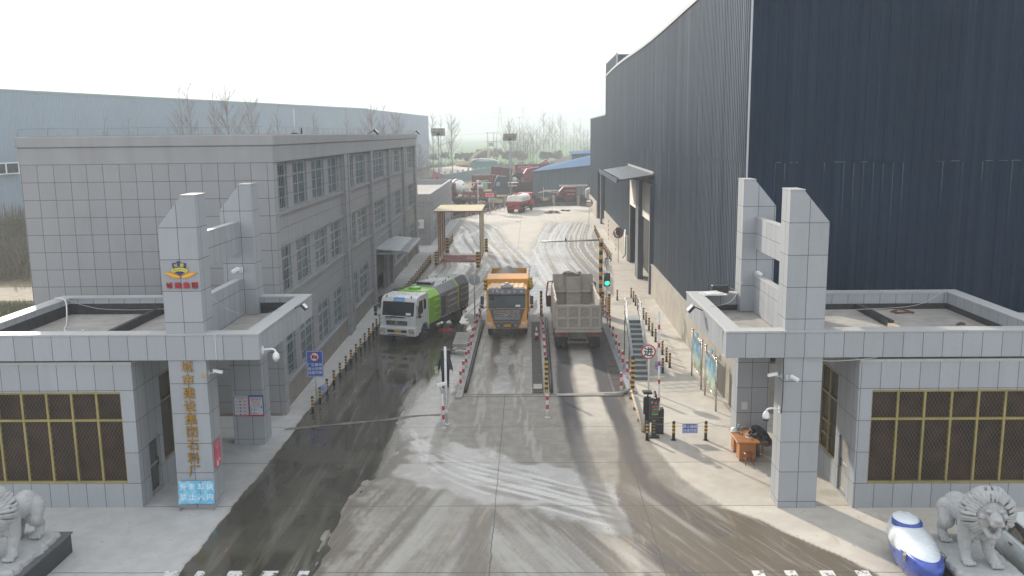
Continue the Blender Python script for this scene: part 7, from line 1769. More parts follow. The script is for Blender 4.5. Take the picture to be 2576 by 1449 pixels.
def rough_slab(mb, x0, x1, y0, y1, z0, z1, seed):
    rr = random.Random(seed); P_ = []; 
    def edge(ax_, ay, bx_, by, n):
        for i in range(n): t_ = i / n; P_.append((ax_ + (bx_ - ax_) * t_ + rr.uniform(-.05, .05), ay + (by - ay) * t_ + rr.uniform(-.05, .05)))
    edge(x0, y0, x1, y0, 10); edge(x1, y0, x1, y1, 18); edge(x1, y1, x0, y1, 10); edge(x0, y1, x0, y0, 18)
    n = len(P_); mb.add([(x * 1.03, y * 1.02, z0) for x, y in P_] + [(x + rr.uniform(-.02, .02), y + rr.uniform(-.02, .02), z0 + (z1 - z0) * .6) for x, y in P_] + [(x * .93, y * .95, z1) for x, y in P_],
        [(i, (i + 1) % n, n + (i + 1) % n, n + i) for i in range(n)] + [(n + i, n + (i + 1) % n, 2 * n + (i + 1) % n, 2 * n + i) for i in range(n)] + [tuple(range(2 * n, 3 * n))])
black_gr = mat('black_granite', (.022, .025, .03), .35, var=.25, vscale=30); black_top = mat('dark_granite_top', (.10, .10, .105), .55, var=.15, vscale=3, dirt=.4, dirtcol=(.16, .16, .155))
LR = thing('stone_lion', 'pale carved stone lion roaring on the right beside the white car', 'statue', (11.72, 22.75, .78), 0, 'stone lions before the gate'); build_lion(LR)
g = MB(); rough_slab(g, -.72, .85, -1.35, 1.15, -.16, .0, 3); g.build('rock_base', stone, LR, mods=[('BEVEL', dict(width=.01))])
LL = dup(LR, (-14.38, 23.0, .78), 0, 'pale carved stone lion cut by the left edge of the picture', None, (-1, 1, 1))
def plinth(x, y, label):
    t = thing('statue_plinth', label, 'plinth', (x, y, 0), 0, 'dark granite plinths under the lions'); g = MB(); g.box(-.86, .86, -1.75, 1.42, 0, .58); g.build('block', black_gr, t); g = MB(); g.box(-.9, .9, -1.8, 1.46, .581, .62)
    g.build('cap_slab', black_top, t)
plinth(11.85, 22.7, 'dark granite plinth under the right stone lion'); plinth(-14.36, 22.95, 'dark granite plinth under the left stone lion')

# white and blue pod in front of the right plinth
pod_w = mat('pod_white', (.72, .76, .78), .22, var=.02, coat=.5); pod_b = mat('pod_blue', (.035, .075, .36), .3, var=.08, coat=.4)
pod = thing('pod_vehicle', 'white and blue egg-shaped pod with chrome clasps left of the right lion', 'pod', (10.50, 23.15, 0), math.radians(-3))
def pod_ring(z, k, dy=0.0, ky=None, n=40):
    ky = k if ky is None else ky
    return [(0.53 * k * math.cos(a), dy + 1.55 * ky * math.sin(a), z) for a in [2 * math.pi * i / n for i in range(n)]]
g = MB(); g.rings([pod_ring(.05, .60), pod_ring(.25, .85), pod_ring(.50, .96), pod_ring(.70, 1.0), pod_ring(.80, .97), pod_ring(.86, .88), pod_ring(.88, .7)]); g.build('lower_shell', pod_b, pod)
g = MB(); g.rings([pod_ring(.62, .99, .12, .93), pod_ring(.76, 1.012, .13, .935), pod_ring(.92, .96, .17, .87), pod_ring(1.05, .83, .27, .73), pod_ring(1.14, .62, .42, .50), pod_ring(1.19, .38, .50, .30), pod_ring(1.205, .1, .55, .08)]); g.build('upper_shell', pod_w, pod)
dom = lambda z, k, dy=0: [(.34 * k * math.cos(a), .72 + dy + .44 * k * math.sin(a), z) for a in [2 * math.pi * i / 30 for i in range(30)]]
g = MB(); g.rings([dom(.98, 1.16, -.07), dom(1.205, 1.14, -.07), dom(1.225, 1.0, -.02)], close=True); g.build('dome_band', pod_b, pod)
g = MB(); g.rings([dom(1.14, 1.04, .03), dom(1.232, 1.02, .04), dom(1.262, .9, .05), dom(1.29, .64, .06), dom(1.305, .3, .06), dom(1.31, .05, .06)]); g.build('dome', pod_w, pod)
for s_ in (-1, 1):
    g = MB(); g.M = Matrix.Translation((s_ * .485, -.62, .72)) @ Matrix.Rotation(s_ * .35, 4, 'Z'); g.box(-.05, .05, -.09, .09, -.10, .12); g.build('clasp', mat('chrome', (.6, .58, .54), .12, 1.0, var=.02), pod, bev=.02)
# white car on the far right edge
car = thing('white_car', 'white saloon car half hidden behind the right stone lion', 'car', (14.0, 22.9, 0), 0)
cw = mat('car_white', (.66, .70, .70), .2, var=.02, coat=.8)
def csec(y, hw, zb, zs, n=0): return [(-hw + .10, y, zb), (hw - .10, y, zb), (hw, y, zb + .12), (hw, y, (zb + zs) / 2), (hw - .04, y, zs - .04), (hw - .16, y, zs), (-hw + .16, y, zs), (-hw + .04, y, zs - .04), (-hw, y, (zb + zs) / 2), (-hw, y, zb + .12)]
g = MB(); g.rings([csec(-2.3, .72, .30, .62), csec(-2.1, .84, .24, .76), csec(-1.2, .90, .22, .90), csec(-.6, .91, .22, .96), csec(1.0, .91, .22, .98), csec(1.7, .89, .24, .96), csec(2.2, .80, .30, .90), csec(2.3, .7, .38, .8)]); g.build('body', cw, car, bev=.02, seg=2)
g = MB(); r4 = lambda y, hw, z: [(-hw, y, .92), (hw, y, .92), (hw * .86, y, z), (-hw * .86, y, z)]
g.rings([r4(-.95, .80, .94), r4(-.25, .80, 1.40), r4(.95, .80, 1.42), r4(1.75, .76, .96)], sm=False); g.build('roof', cw, car, bev=.05, seg=3)
for s_ in (-1, 1):
    g = MB(); g.add([(s_ * .80, -.75, .99), (s_ * .795, 1.45, .99), (s_ * .71, .98, 1.36), (s_ * .705, -.28, 1.35)], [(0, 1, 2, 3)]); g.build('side_window', glass_dark, car, mods=[('SOLIDIFY', dict(thickness=.03, offset=0))])
    g = MB(); g.box(s_ * .915 - .015, s_ * .915 + .015, .15, .35, .80, .83); g.box(s_ * .915 - .015, s_ * .915 + .015, -.75, -.55, .80, .83); g.build('door_handle', mat('chrome', (.6, .6, .6), .12, 1.0), car)
    for y_ in (-1.4, 1.4): wheel(car, s_ * .80, y_, .32, .21, outer=s_)
g = MB(); g.add([(-.70, -.93, .97), (.70, -.93, .97), (.62, -.30, 1.36), (-.62, -.30, 1.36)], [(0, 1, 2, 3)]); g.build('windscreen', glass_dark, car, mods=[('SOLIDIFY', dict(thickness=.03, offset=0))])
g = MB(); g.add([(-.66, 1.72, .99), (.66, 1.72, .99), (.60, 1.0, 1.38), (-.60, 1.0, 1.38)], [(0, 1, 2, 3)]); g.build('rear_screen', glass_dark, car, mods=[('SOLIDIFY', dict(thickness=.03, offset=0))])
# ------------------------------------------------------------------ beyond the yard
def z5(x, y, z=0.0): return G((1650 + x / 2.8975) * .6289, (400 + y / 2.8975) * .6289, z)
pier_m = mat('pier_render', (.40, .34, .26), .8, var=.12, dirt=.4, dirtcol=(.25, .2, .15)); rail_m = mat('fence_iron', (.03, .035, .04), .6)
def fence(pts, label, pier_h=1.8, base_h=.45, rail_h=1.6, pw=.42, cap=True, base_m=None, bar=.16, piers=True):
    t = thing('fence', label, 'fence', (*pts[0], 0), 0, None, world_coords=True)
    g = MB(); base_m = base_m or mat('fence_base', (.10, .105, .105), .85, var=.2, dirt=.4, dirtcol=(.18, .16, .13))
    gp = []
    for (x0, y0), (x1, y1) in zip(pts[:-1], pts[1:]):
        d = Vector((x1 - x0, y1 - y0)); L = d.length; d /= L; n_ = Vector((-d.y, d.x)) * .10
        vs_ = [(x0 - n_.x, y0 - n_.y), (x1 - n_.x, y1 - n_.y), (x1 + n_.x, y1 + n_.y), (x0 + n_.x, y0 + n_.y)]
        g.add([(*v, 0) for v in vs_] + [(*v, base_h) for v in vs_], [(0, 3, 2, 1), (4, 5, 6, 7), (0, 1, 5, 4), (1, 2, 6, 5), (2, 3, 7, 6), (3, 0, 4, 7)])
        gp.append((x0, y0, x1, y1, L, d))
    g.build('base_wall', base_m, t)
    g = MB()
    for x0, y0, x1, y1, L, d in gp:
        for z in (base_h + .12, rail_h - .1): g.cyl((x0, y0, z), (x1, y1, z), .022, n=4)
        k = 0
        while k < L: g.cyl((x0 + d.x * k, y0 + d.y * k, base_h), (x0 + d.x * k, y0 + d.y * k, rail_h), .013, n=4, caps=False); k += bar
    g.build('railing', rail_m, t)
    if piers:
        for (x, y) in pts:
            q = MB(); q.box(x - pw / 2, x + pw / 2, y - pw / 2, y + pw / 2, 0, pier_h)
            if cap: q.box(x - pw / 2 - .06, x + pw / 2 + .06, y - pw / 2 - .06, y + pw / 2 + .06, pier_h, pier_h + .1); q.prism([(x - pw / 2, pier_h + .1), (x + pw / 2, pier_h + .1), (x, pier_h + .28)], 'y', y - pw / 2, y + pw / 2)
            q.build('pier', pier_m, t)
    return t
fence([(-13.2, 121.5), (-11.13, 127.7), (-9.2, 132.2), (-7.4, 137.2), (-5.8, 143.0), (-4.1, 149.0)], 'iron yard fence with cream piers curving behind the wheel wash', pier_h=1.75)
fence([(-.3, 146.4), (4.11, 150.2), (8.22, 149.8), (13.0, 146.5)], 'iron fence with cream piers and dark base in front of the blue-roofed shed', pier_h=1.5, base_h=.55, rail_h=1.45)
f2 = [(-26, 236), (-22.76, 244.5), (-21.5, 249.0), (-20.0, 253.2), (-18.84, 257.5), (-17.63, 262.0), (-16.5, 266.5), (-15.2, 271.5), (-13.8, 276), (-12.4, 280.5), (-10.9, 286)]
fence(f2, 'far pale concrete post fence in front of the excavator', pier_h=2.0, base_h=.3, rail_h=1.0, pw=.55, cap=False, bar=.8)
t = thing('boundary_wall', 'long low blue-grey boundary wall crossing behind the scrap lorries', 'wall', (-20, 235, 0)); g = MB()
a, b_ = Vector((-8, -52)), Vector((12, 45)); n_ = Vector((1, .0)) * .25; P_ = [a - n_, b_ - n_, b_ + n_, a + n_]
g.add([(p.x, p.y, 0) for p in P_] + [(p.x, p.y, 2.3) for p in P_], [(4, 5, 6, 7), (0, 1, 5, 4), (1, 2, 6, 5), (2, 3, 7, 6), (3, 0, 4, 7)]); g.build('wall', mat('boundary_blue_grey', (.10, .15, .17), .8, var=.1), t)

# hedges and undergrowth as leafless twig masses
def twig_mass(name, x0, x1, y0, y1, h, n, col, label=None, kind='stuff', seed=1, follow=None):
    rr = random.Random(seed); g = MB(); vs_ = []; fs = []
    for i in range(n):
        u_ = rr.random(); x = x0 + (x1 - x0) * u_; y = (follow(x) if follow else y0 + (y1 - y0) * rr.random()) + rr.uniform(-.5, .5); hh = h * rr.uniform(.45, 1.0) * (.8 + .3 * math.sin(x * 1.7))
        z0 = rr.uniform(0, hh * .6); dx, dy = rr.uniform(-.5, .5), rr.uniform(-.3, .3); w = .016 + .008 * h; k = len(vs_)
        vs_ += [(x - w, y, z0), (x + w, y, z0), (x + dx * .5, y + dy, (z0 + hh) / 2 + .1), (x + dx, y + dy, hh)]; fs.append((k, k + 1, k + 2)); fs.append((k + 1, k + 3, k + 2))
    g.add(vs_, fs); o = g.build(name, mat(name + '_m', col, .9, var=.4, vscale=3), fix=False); tag(o, label, None, None, kind); return o
fl_ = lambda x: np.interp(x, [-.3, 4.1, 8.2, 13], [147.5, 151.4, 151, 148])
twig_mass('hedge', -.3, 12.5, 0, 0, 1.75, 9000, (.13, .10, .075), seed=2, follow=fl_)
twig_mass('undergrowth', -13, -3.5, 0, 0, 1.0, 5000, (.16, .14, .09), seed=3, follow=lambda x: np.interp(x, [-13, -9, -5.8, -3.5], [126, 135, 147, 152]))
twig_mass('undergrowth', -52, -30, 74, 92, 2.8, 16000, (.15, .115, .08), seed=5)
twig_mass('undergrowth', -60, -32, 92, 108, 5.0, 16000, (.06, .065, .045), seed=8)
twig_mass('undergrowth', -14, 30, 262, 300, 1.4, 9000, (.30, .23, .13), seed=6)
twig_mass('undergrowth', -60, 60, 318, 336, 2.4, 16000, (.15, .13, .09), seed=7)
fence([(-44, 55), (-36, 57), (-24, 60)], 'thin dark railing in the grass left of the office', pier_h=1, base_h=.05, rail_h=1.2, piers=False, bar=.13)
g = MB(); g.quad((-60, 64, .01), (-22, 66, .01), (-22, 73, .01), (-60, 70, .01)); tag(g.build('dirt_path', mat('path_dust', (.30, .26, .20), .95, var=.15, vscale=1)), kind='structure')
# grassy tufts before the path
def grass(name, x0, x1, y0, y1, n, h, col, seed):
    rr = random.Random(seed); vs_ = []; fs = []
    for i in range(n):
        x, y = rr.uniform(x0, x1), rr.uniform(y0, y1); hh = h * rr.uniform(.4, 1); k = len(vs_); dx = rr.uniform(-.15, .15)
        vs_ += [(x - .02, y, 0), (x + .02, y, 0), (x + dx, y, hh)]; fs.append((k, k + 1, k + 2))
    g = MB(); g.add(vs_, fs); tag(g.build(name, mat(name + '_m', col, .9, var=.4, vscale=2), fix=False), kind='stuff')
grass('grass', -46, -24, 50, 64, 22000, .5, (.13, .14, .06), 4)

# bare poplars
bark = mat('poplar_bark', (.22, .205, .185), .9, var=.2, vscale=3); twig_m = mat('poplar_twigs', (.21, .185, .165), .9, var=.2)
def poplar(seed, H=12.0, spread=.32, dense=1.0):
    rr = random.Random(seed); tr = MB(); cr = MB()
    base = [(0, 0, 0)]; x = y = 0
    for k in range(1, 9): x += rr.uniform(-.10, .10); y += rr.uniform(-.1, .1); base.append((x, y, H * k / 8))
    rs = [H * .008 * (1 - k / 8) ** .8 + .012 for k in range(9)]; tr.tube(base, rs, 6)
    def at(t): f_ = t * 8; i = min(7, int(f_)); a, b_ = Vector(base[i]), Vector(base[i + 1]); return a.lerp(b_, f_ - i)
    for k in range(int(40 * dense)):
        t_ = rr.uniform(.16, .97); p = at(t_); az = rr.uniform(0, 6.283); L = H * spread * (1.05 - t_) * rr.uniform(.6, 1.15) + .5; up = rr.uniform(.9, 1.7)
        d = Vector((math.cos(az), math.sin(az), up)).normalized(); q1 = p + d * L * .5; d2 = (d + Vector((rr.uniform(-.2, .2), rr.uniform(-.2, .2), .35))).normalized(); q2 = q1 + d2 * L * .5
        r0 = .009 + .009 * L; cr.tube([p, q1, q2], [r0, r0 * .6, .006], 3)
        for j in range(int(13 * dense)):
            s_ = rr.uniform(.2, 1); b0 = p.lerp(q1, s_ * 2) if s_ < .5 else q1.lerp(q2, s_ * 2 - 1); e = (d + Vector((rr.uniform(-.7, .7), rr.uniform(-.7, .7), rr.uniform(0, .8)))).normalized() * L * rr.uniform(.18, .42)
            n_ = e.orthogonal().normalized() * .009; cr.add([b0 - n_, b0 + n_, b0 + e], [(0, 1, 2)])
            b1 = b0 + e * .5; e2 = (e.normalized() + Vector((rr.uniform(-.6, .6), rr.uniform(-.6, .6), .3))).normalized() * L * .16; cr.add([b1 - n_ * .7, b1 + n_ * .7, b1 + e2], [(0, 1, 2)])
    t = thing('bare_tree', 'bare tree', 'tree', (0, 0, 0)); tr.build('trunk', bark, t, fix=False); cr.build('crown', twig_m, t, fix=False); return t
PT = [poplar(1, 12, .30), poplar(2, 12, .26), poplar(3, 12, .36, 1.2), poplar(4, 12, .22), poplar(5, 9, .5, 1.3)]
used_t = set(); rr = random.Random(77)
def tree(kind, x, y, h, label, group=None):
    H0 = 9.0 if kind == 4 else 12.0; s_ = h / H0; rz = rr.uniform(0, 6.28)
    if kind not in used_t:
        used_t.add(kind); o = PT[kind]; o.location = (x, y, 0); o.rotation_euler = (0, 0, rz); o.scale = (s_, s_, s_); o['label'] = label
        if group: o['group'] = group
        return o
    return dup(PT[kind], (x, y, 0), rz, label, group, (s_, s_, s_))
def tz(px, py, top, kind, label, group=None, sx=1.0):
    """tree whose foot and top are at measured points"""
    x, y = z5(px, py); X_, Y_, Z_ = atY(*[((1650 + px / 2.8975) * .6289), (400 + top / 2.8975) * .6289], y); return tree(kind, x, y, max(3, Z_), label, group)
GR = 'bare poplars beyond the scrap yard'
tz(465, 905, 110, 2, 'tall forked bare tree between the left solar lamp and the excavator', GR)
tz(250, 830, 130, 1, 'tall thin bare tree just right of the pale warehouse end', GR); tz(330, 840, 180, 3, 'slim bare tree beside the left solar lamp', GR); tz(70, 960, 520, 4, 'low spreading bare tree in front of the pale warehouse corner', GR); tz(185, 900, 600, 4, 'low bushy bare tree left of the solar lamp pole', GR)
row = [(1120, 860, 170, 2), (1145, 850, 300, 0), (1178, 845, 210, 1), (1212, 840, 330, 3), (1248, 835, 190, 0), (1282, 830, 260, 2), (1310, 825, 350, 1), (1342, 815, 230, 3), (1370, 800, 320, 0), (1400, 790, 240, 2), (1440, 740, 300, 1), (1478, 740, 250, 0)]
for i, (a, b_, c_, k) in enumerate(row): tz(a, b_, c_, k, f'{ORD[i]} bare poplar from the left in the row above the scrap lorries', GR)
row = [(1520, 690, 110, 1), (1545, 690, 280, 3), (1585, 700, 200, 0), (1625, 680, 150, 2), (1660, 690, 300, 3), (1710, 650, 120, 2), (1745, 660, 330, 1), (1782, 640, 280, 3), (1830, 640, 340, 0), (1870, 650, 240, 1), (1905, 650, 300, 3), (1945, 650, 230, 0), (1985, 660, 320, 1), (2030, 660, 300, 2)]
for i, (a, b_, c_, k) in enumerate(row): tz(a, b_, c_, k, f'{ORD[i]} bare poplar from the left in the group above the blue roof', GR)
# trees between the office and the pale warehouse
for i, (dx, top, Y_, k) in enumerate(((150, 318, 100, 1), (262, 285, 104, 0), (325, 290, 98, 3), (452, 205, 104, 0), (478, 205, 100, 3), (535, 225, 106, 3), (562, 190, 101, 2), (625, 245, 104, 4), (700, 260, 110, 3), (790, 262, 118, 1), (870, 262, 124, 3), (930, 240, 128, 2), (965, 255, 130, 0), (1000, 280, 132, 4), (1060, 380, 126, 4))):
    Y_ = 108 + dx * .07; x_, _, z_ = atY(dx, top + 12, Y_); tree(k, x_, Y_, z_, f'{ORD[i]} bare tree from the left rising behind the office roof', 'bare trees behind the office')
tree(4, -40.2, 79, 11.0, 'bare forked tree standing left of the office wall', None)
tree(0, -43.5, 90, 10, 'thin bare tree deeper in the scrub left of the office', None)
# evergreen shrubs by the excavator
leaf = mat('dark_leaves', (.035, .06, .035), .85, var=.35, vscale=1.5); leaf2 = mat('brown_leaves', (.14, .09, .06), .85, var=.3, vscale=1.5)
def bush(seed, r, h, m_):
    rr = random.Random(seed); t = thing('shrub', 'shrub', 'shrub', (0, 0, 0)); g = MB(); g.tube([(0, 0, 0), (.1, 0, h * .5)], [.12, .06], 6); g.build('trunk', bark, t)
    vs_ = []; fs = []; cl = [(rr.gauss(0, r * .4), rr.gauss(0, r * .4), h * rr.uniform(.45, .85), rr.uniform(.25, .5) * r) for _ in range(16)]
    for i in range(1500):
        c_ = rr.choice(cl); d = Vector((rr.gauss(0, 1), rr.gauss(0, 1), rr.gauss(0, 1))).normalized() * c_[3] * rr.uniform(.6, 1.1); p = Vector(c_[:3]) + d; a = Vector((rr.uniform(-1, 1), rr.uniform(-1, 1), rr.uniform(-1, 1))).normalized() * .17; b_ = a.orthogonal().normalized() * .13; k = len(vs_); vs_ += [p - a, p + b_, p + a, p - b_]; fs.append((k, k + 1, k + 2, k + 3))
    g = MB(); g.add(vs_, fs); g.build('crown', m_, t, fix=False); return t
SH = [bush(1, 2.0, 4.2, leaf), bush(2, 1.6, 4.8, leaf), bush(3, 1.9, 5.0, leaf2)]; us = set()
for i, (a, b_, k, s_) in enumerate(((235, 700, 0, 1.0), (380, 720, 1, 1.1), (520, 720, 1, 1.0), (600, 700, 0, 1.1), (670, 690, 0, 1.1), (722, 700, 1, 1.1), (840, 700, 0, 1.5), (760, 715, 1, .9), (975, 780, 2, 1.3), (1075, 740, 0, 1.2), (1150, 720, 1, 1.2), (1215, 720, 2, 1.1), (1290, 720, 0, 1.0), (1535, 690, 0, 1.2), (1700, 700, 2, 1.1), (1640, 700, 1, 1.0))):
    x, y = z5(a, b_); y = min(y, 400); x, y = z5(a, 740) if b_ > 600 else (x, y); lab = f'{ORD[i]} rounded shrub from the left on the field edge beyond the scrap yard'
    if k not in us: us.add(k); o = SH[k]; o.location = (x, y, 0); o.scale = (s_,) * 3; o['label'] = lab; o['group'] = 'shrubs along the field edge'
    else: dup(SH[k], (x, y, 0), i * 1.3, lab, 'shrubs along the field edge', s_)

# solar lamps
def solar_lamp(x, y, h, rz, label):
    t = thing('solar_street_lamp', label, 'street lamp', (x, y, 0), rz, 'solar street lamps'); g = MB(); g.cyl((0, 0, 0), (0, 0, h - .6), .16, .10, 10); g.build('pole', mat('lamp_pole', (.22, .30, .32), .5, .2), t)
    g = MB(); g.tube([(0, 0, h - 2.6), (1.2, -.1, h - 2.1), (2.2, -.15, h - 1.9)], .05, 6); g.build('arm', MATS['lamp_pole'], t); g = MB(); g.prism([(2.1, h - 1.95), (2.9, h - 1.80), (2.9, h - 1.72), (2.1, h - 1.85)], 'y', -.28, -.02); g.build('lamp_head', MATS['lamp_pole'], t)
    g = MB(); g.M = Matrix.Translation((0, 0, h - .2)) @ Matrix.Rotation(math.radians(-52), 4, 'X'); g.box(-1.15, -.04, -.75, .75, -.04, 0, 0); g.box(.04, 1.15, -.75, .75, -.04, 0, 0)
    for x_ in (-1.17, -.6, 0, .6, 1.13): g.box(x_, x_ + .04, -.77, .77, -.07, -.041, 1)
    for y_ in (-.77, 0, .73): g.box(-1.15, 1.15, y_, y_ + .04, -.075, -.042, 1)
    g.build('solar_panel', [mat('panel_back', (.42, .43, .43), .5), black_m], t); g = MB(); g.cyl((0, 0, h - .8), (0, 0, h - .25), .06, n=6); g.box(-.3, .3, -.25, .1, h - .75, h - .45); g.build('bracket', black_m, t)
solar_lamp(-15.3, 153.3, 12.6, 0, 'solar street lamp rising behind the annexe'); solar_lamp(-3.3, 160, 11.6, .1, 'solar street lamp behind the tanker and scrap lorries')

# scrap lorries and loose bodies
mr = mat('scrap_maroon', (.11, .028, .028), .7, var=.25, dirt=.5, dirtcol=(.14, .09, .08)); pk = mat('faded_pink', (.34, .11, .12), .6, var=.15); cr_ = mat('container_red', (.13, .04, .032), .7, var=.2, streak=.4, dirtcol=(.16, .07, .05)); drk = mat('dark_slate', (.045, .06, .075), .5, var=.15); bw = mat('scrap_white', (.62, .60, .56), .7, var=.1, dirt=.55, dirtcol=(.16, .11, .08), vscale=1.2); redb = mat('bright_scrap_red', (.23, .03, .045), .5, var=.15)
def ribbed_bed(mb, L, W_, z0, z1, m=0, th=.08):
    mb.box(0, L, 0, th, z0, z1, m); mb.box(0, L, W_ - th, W_, z0, z1, m); mb.box(0, th, th, W_ - th, z0, z1, m); mb.box(L - th, L, th, W_ - th, z0, z1, m); mb.box(th, L - th, th, W_ - th, z0, z0 + .06, m)
    k = .2
    while k < L: mb.box(k, k + .09, -.06, 0, z0, z1, m); k += .55
    mb.box(0, L, -.065, -.001, z1 - .1, z1, m); mb.box(0, L, -.065, -.001, z0, z0 + .1, m)
def sp(name, label, cat, px, py, rz=0.0): x, y = z5(px, py); return thing(name, label, cat, (x, y, 0), rz, 'dismantled lorries in the scrap yard')
t = sp('scrap_tractor_unit', 'maroon tractor unit with tipped cab behind the annexe and lamp', 'lorry', 335, 1215, .0)
g = MB(); g.prism([(0, .8), (2.3, .9), (2.4, 3.6), (1.6, 3.75), (-.1, 3.75), (.0, 2.0)], 'y', 0, 2.3); g.build('cab', mr, t, bev=.08); g = MB(); g.prism([(1.0, 1.9), (2.1, 1.9), (2.1, 2.7), (1.2, 2.7)], 'y', -.03, -.01); g.build('side_window', glass_dark, t)
g = MB(); g.box(-3.5, 3.5, .5, 1.7, .6, .95); g.build('chassis', chassis_m, t)
for x_ in (-2.4, 1.2, 2.9): g = MB(); g.cyl((x_, -.1, .5), (x_, 2.4, .5), .5, n=16); g.build('wheel', rubber, t)
g = MB(); g.box(-1.0, -.2, .1, .5, 1.0, 2.6); g.cyl((-.6, .6, 1.0), (-.6, .6, 3.2), .12, n=8); g.build('exhaust', galv, t)
t = sp('scrap_cab', 'faded pink cab shell tilted up behind the annexe roof', 'cab', 175, 1040, .0)
g = MB(); g.M = Matrix.Rotation(.35, 4, 'Y'); g.box(-.0, 2.2, 0, 1.5, 1.6, 4.3, 0); g.box(.9, 1.4, -.03, -.005, 2.9, 3.3, 1); g.build('shell', [pk, black_m], t, bev=.12); g = MB(); g.box(-.8, 3.0, .2, 1.4, .6, 1.2); g.build('chassis', chassis_m, t)
t = sp('concrete_mixer', 'rust-streaked white concrete mixer drum on a stripped lorry', 'concrete mixer', 545, 1200, .0)
m, nt, b = newmat('mixer_drum'); pos = world_pos(nt); a_ = ramp(nt, noise_n(nt, pos, 1.0, 5, .7, .4, (1.6, .5, 1.2)), .55, .62); c = mixc(nt, a_, (.66, .65, .62), (.10, .06, .045)); nt.links.new(c, b.inputs['Base Color']); b.inputs['Roughness'].default_value = .6
g = MB(); g.M = Matrix.Translation((.1, 2.4, 2.6)) @ Matrix.Rotation(math.radians(28), 4, 'Z') @ Matrix.Rotation(math.radians(-76), 4, 'X')
g.lathe((0, 0, 0), [(.55, -2.0), (.75, -1.9), (.95, -1.0), (1.18, .2), (1.22, 1.2), (1.0, 2.2), (.6, 2.7)][::1], 28); g.build('drum', m, t)
g = MB(); g.M = Matrix.Translation((.1, 2.4, 2.6)) @ Matrix.Rotation(math.radians(28), 4, 'Z') @ Matrix.Rotation(math.radians(-76), 4, 'X'); g.lathe((0, 0, 0), [(1.245, .95), (1.26, 1.0), (1.26, 1.25), (1.245, 1.3)], 28); g.build('drum_ring', chassis_m, t)
g = MB(); g.tube(smooth3([(-.9, .3, 3.0), (-.7, -.1, 2.5), (-.2, -.3, 1.6)]), .28, 8); g.box(-1.0, -.2, -.3, .2, 1.3, 1.9); g.box(-.5, .9, -.2, 6, .7, 1.1); g.box(-.9, -.7, .2, .4, .9, 2.4); g.box(.7, .9, .2, .4, .9, 2.4); g.build('chute_and_frame', mat('mixer_frame', (.22, .22, .21), .7, dirt=.6, dirtcol=(.05, .05, .05), vscale=3), t)
for y_ in (.8, 2.1, 4.8): g = MB(); g.cyl((-1.1, y_, .5), (1.1, y_, .5), .5, n=16); g.build('wheel', rubber, t)
t = sp('scrap_dump_body', 'rusty red dump bed with faded white numbers behind the wheel wash roof', 'lorry body', 580, 1212, .12)
g = MB(); ribbed_bed(g, 5.9, 2.4, .95, 2.05); g.build('bed', mat('bed_brownred', (.20, .075, .055), .8, var=.2, dirt=.5, dirtcol=(.25, .19, .16)), t)
g = MB(); letters(g, '豫01  780  36', (1.6, -.075, 1.45), .5, m=0); g.build('number', bw, t); g = MB(); g.box(.3, 5.4, .6, 1.8, .5, .94); g.build('chassis', chassis_m, t)
for x_ in (1.0, 2.2, 4.6): g = MB(); g.cyl((x_, 0, .5), (x_, 2.4, .5), .48, n=14); g.build('wheel', rubber, t)
t = sp('scrap_cab', 'crumpled red cab with white stripe lying in the rusty dump bed', 'cab', 720, 1180, .2); rr2 = random.Random(4)
g = MB(); g.M = Matrix.Translation((.2, 1.2, 2.2)) @ Matrix.Rotation(.4, 4, 'Y'); g.box(-.4, 1.5, -.8, .8, -.5, .9, 0); g.box(-.42, -.38, -.5, .6, -.1, .5, 1); g.box(.2, .35, -.82, -.8, -.4, .8, 2); g.build('shell', [redb, black_m, bw], t, bev=.08)
t = sp('scrap_engine', 'pale green engine block and pipes piled on the rusty dump bed', 'engine', 850, 1180, .2); g = MB(); g.box(-.5, .5, 1, 1.8, 2.1, 3.3, 0); g.cyl((-1.2, 1.0, 2.6), (-.3, .8, 2.7), .35, n=14, m=1); g.tube([(-3.0, 1, 3.2), (-1, 1, 3.5), (1.2, 1, 3.3)], .09, 6, 1); g.box(-2.5, -1.4, .8, 1.6, 2.0, 2.5, 2); g.build('block', [mat('pale_green', (.25, .50, .36), .6), bw, chassis_m], t, bev=.05)
t = sp('scrap_container', 'ribbed red container wall behind the mixer drum', 'container', 690, 1075, -.05)
g = MB(); corr(g, (0, 0), (5.2, 0), .7, 3.6, (0, -1), .42, .06); g.box(0, 5.2, .02, 2.3, .7, 3.58); g.build('box', cr_, t, fix=False)
t = sp('scrap_container', 'dark maroon dump body standing tilted on its end', 'container', 860, 1060, -.28)
g = MB(); g.M = Matrix.Translation((0, 2, .3)) @ Matrix.Rotation(.10, 4, 'Y'); g.box(0, 4.6, 0, .3, .6, 4.9); 
for k in range(9): g.box(0, 4.6, -.07, 0, .8 + k * .5, .88 + k * .5)
g.box(2.2, 2.35, -.09, 0, .6, 4.9); g.build('box', mr, t)
t = sp('scrap_container', 'far dark red lorry body behind the tilted maroon one', 'container', 1010, 1010, -.1); g = MB(); ribbed_bed(g, 6.5, 2.4, 1.2, 3.0); g.box(.4, 6.2, .2, 2.2, .3, 1.19); g.build('body', mr, t)
t = sp('scrap_lorry', 'dark slate lorry cab with deflector hitched to a dark flat bed', 'lorry', 935, 1125, .05)
g = MB(); g.prism([(.0, .9), (2.7, .9), (2.8, 3.3), (2.5, 3.9), (.9, 4.0), (.5, 3.3), (.2, 2.2)], 'y', 0, 2.3); g.build('cab', drk, t, bev=.08); g = MB(); g.prism([(.55, 2.1), (1.3, 2.1), (1.4, 2.9), (.75, 2.9)], 'y', -.03, -.01); g.build('side_window', mat('pale_pane', (.32, .36, .38), .3), t)
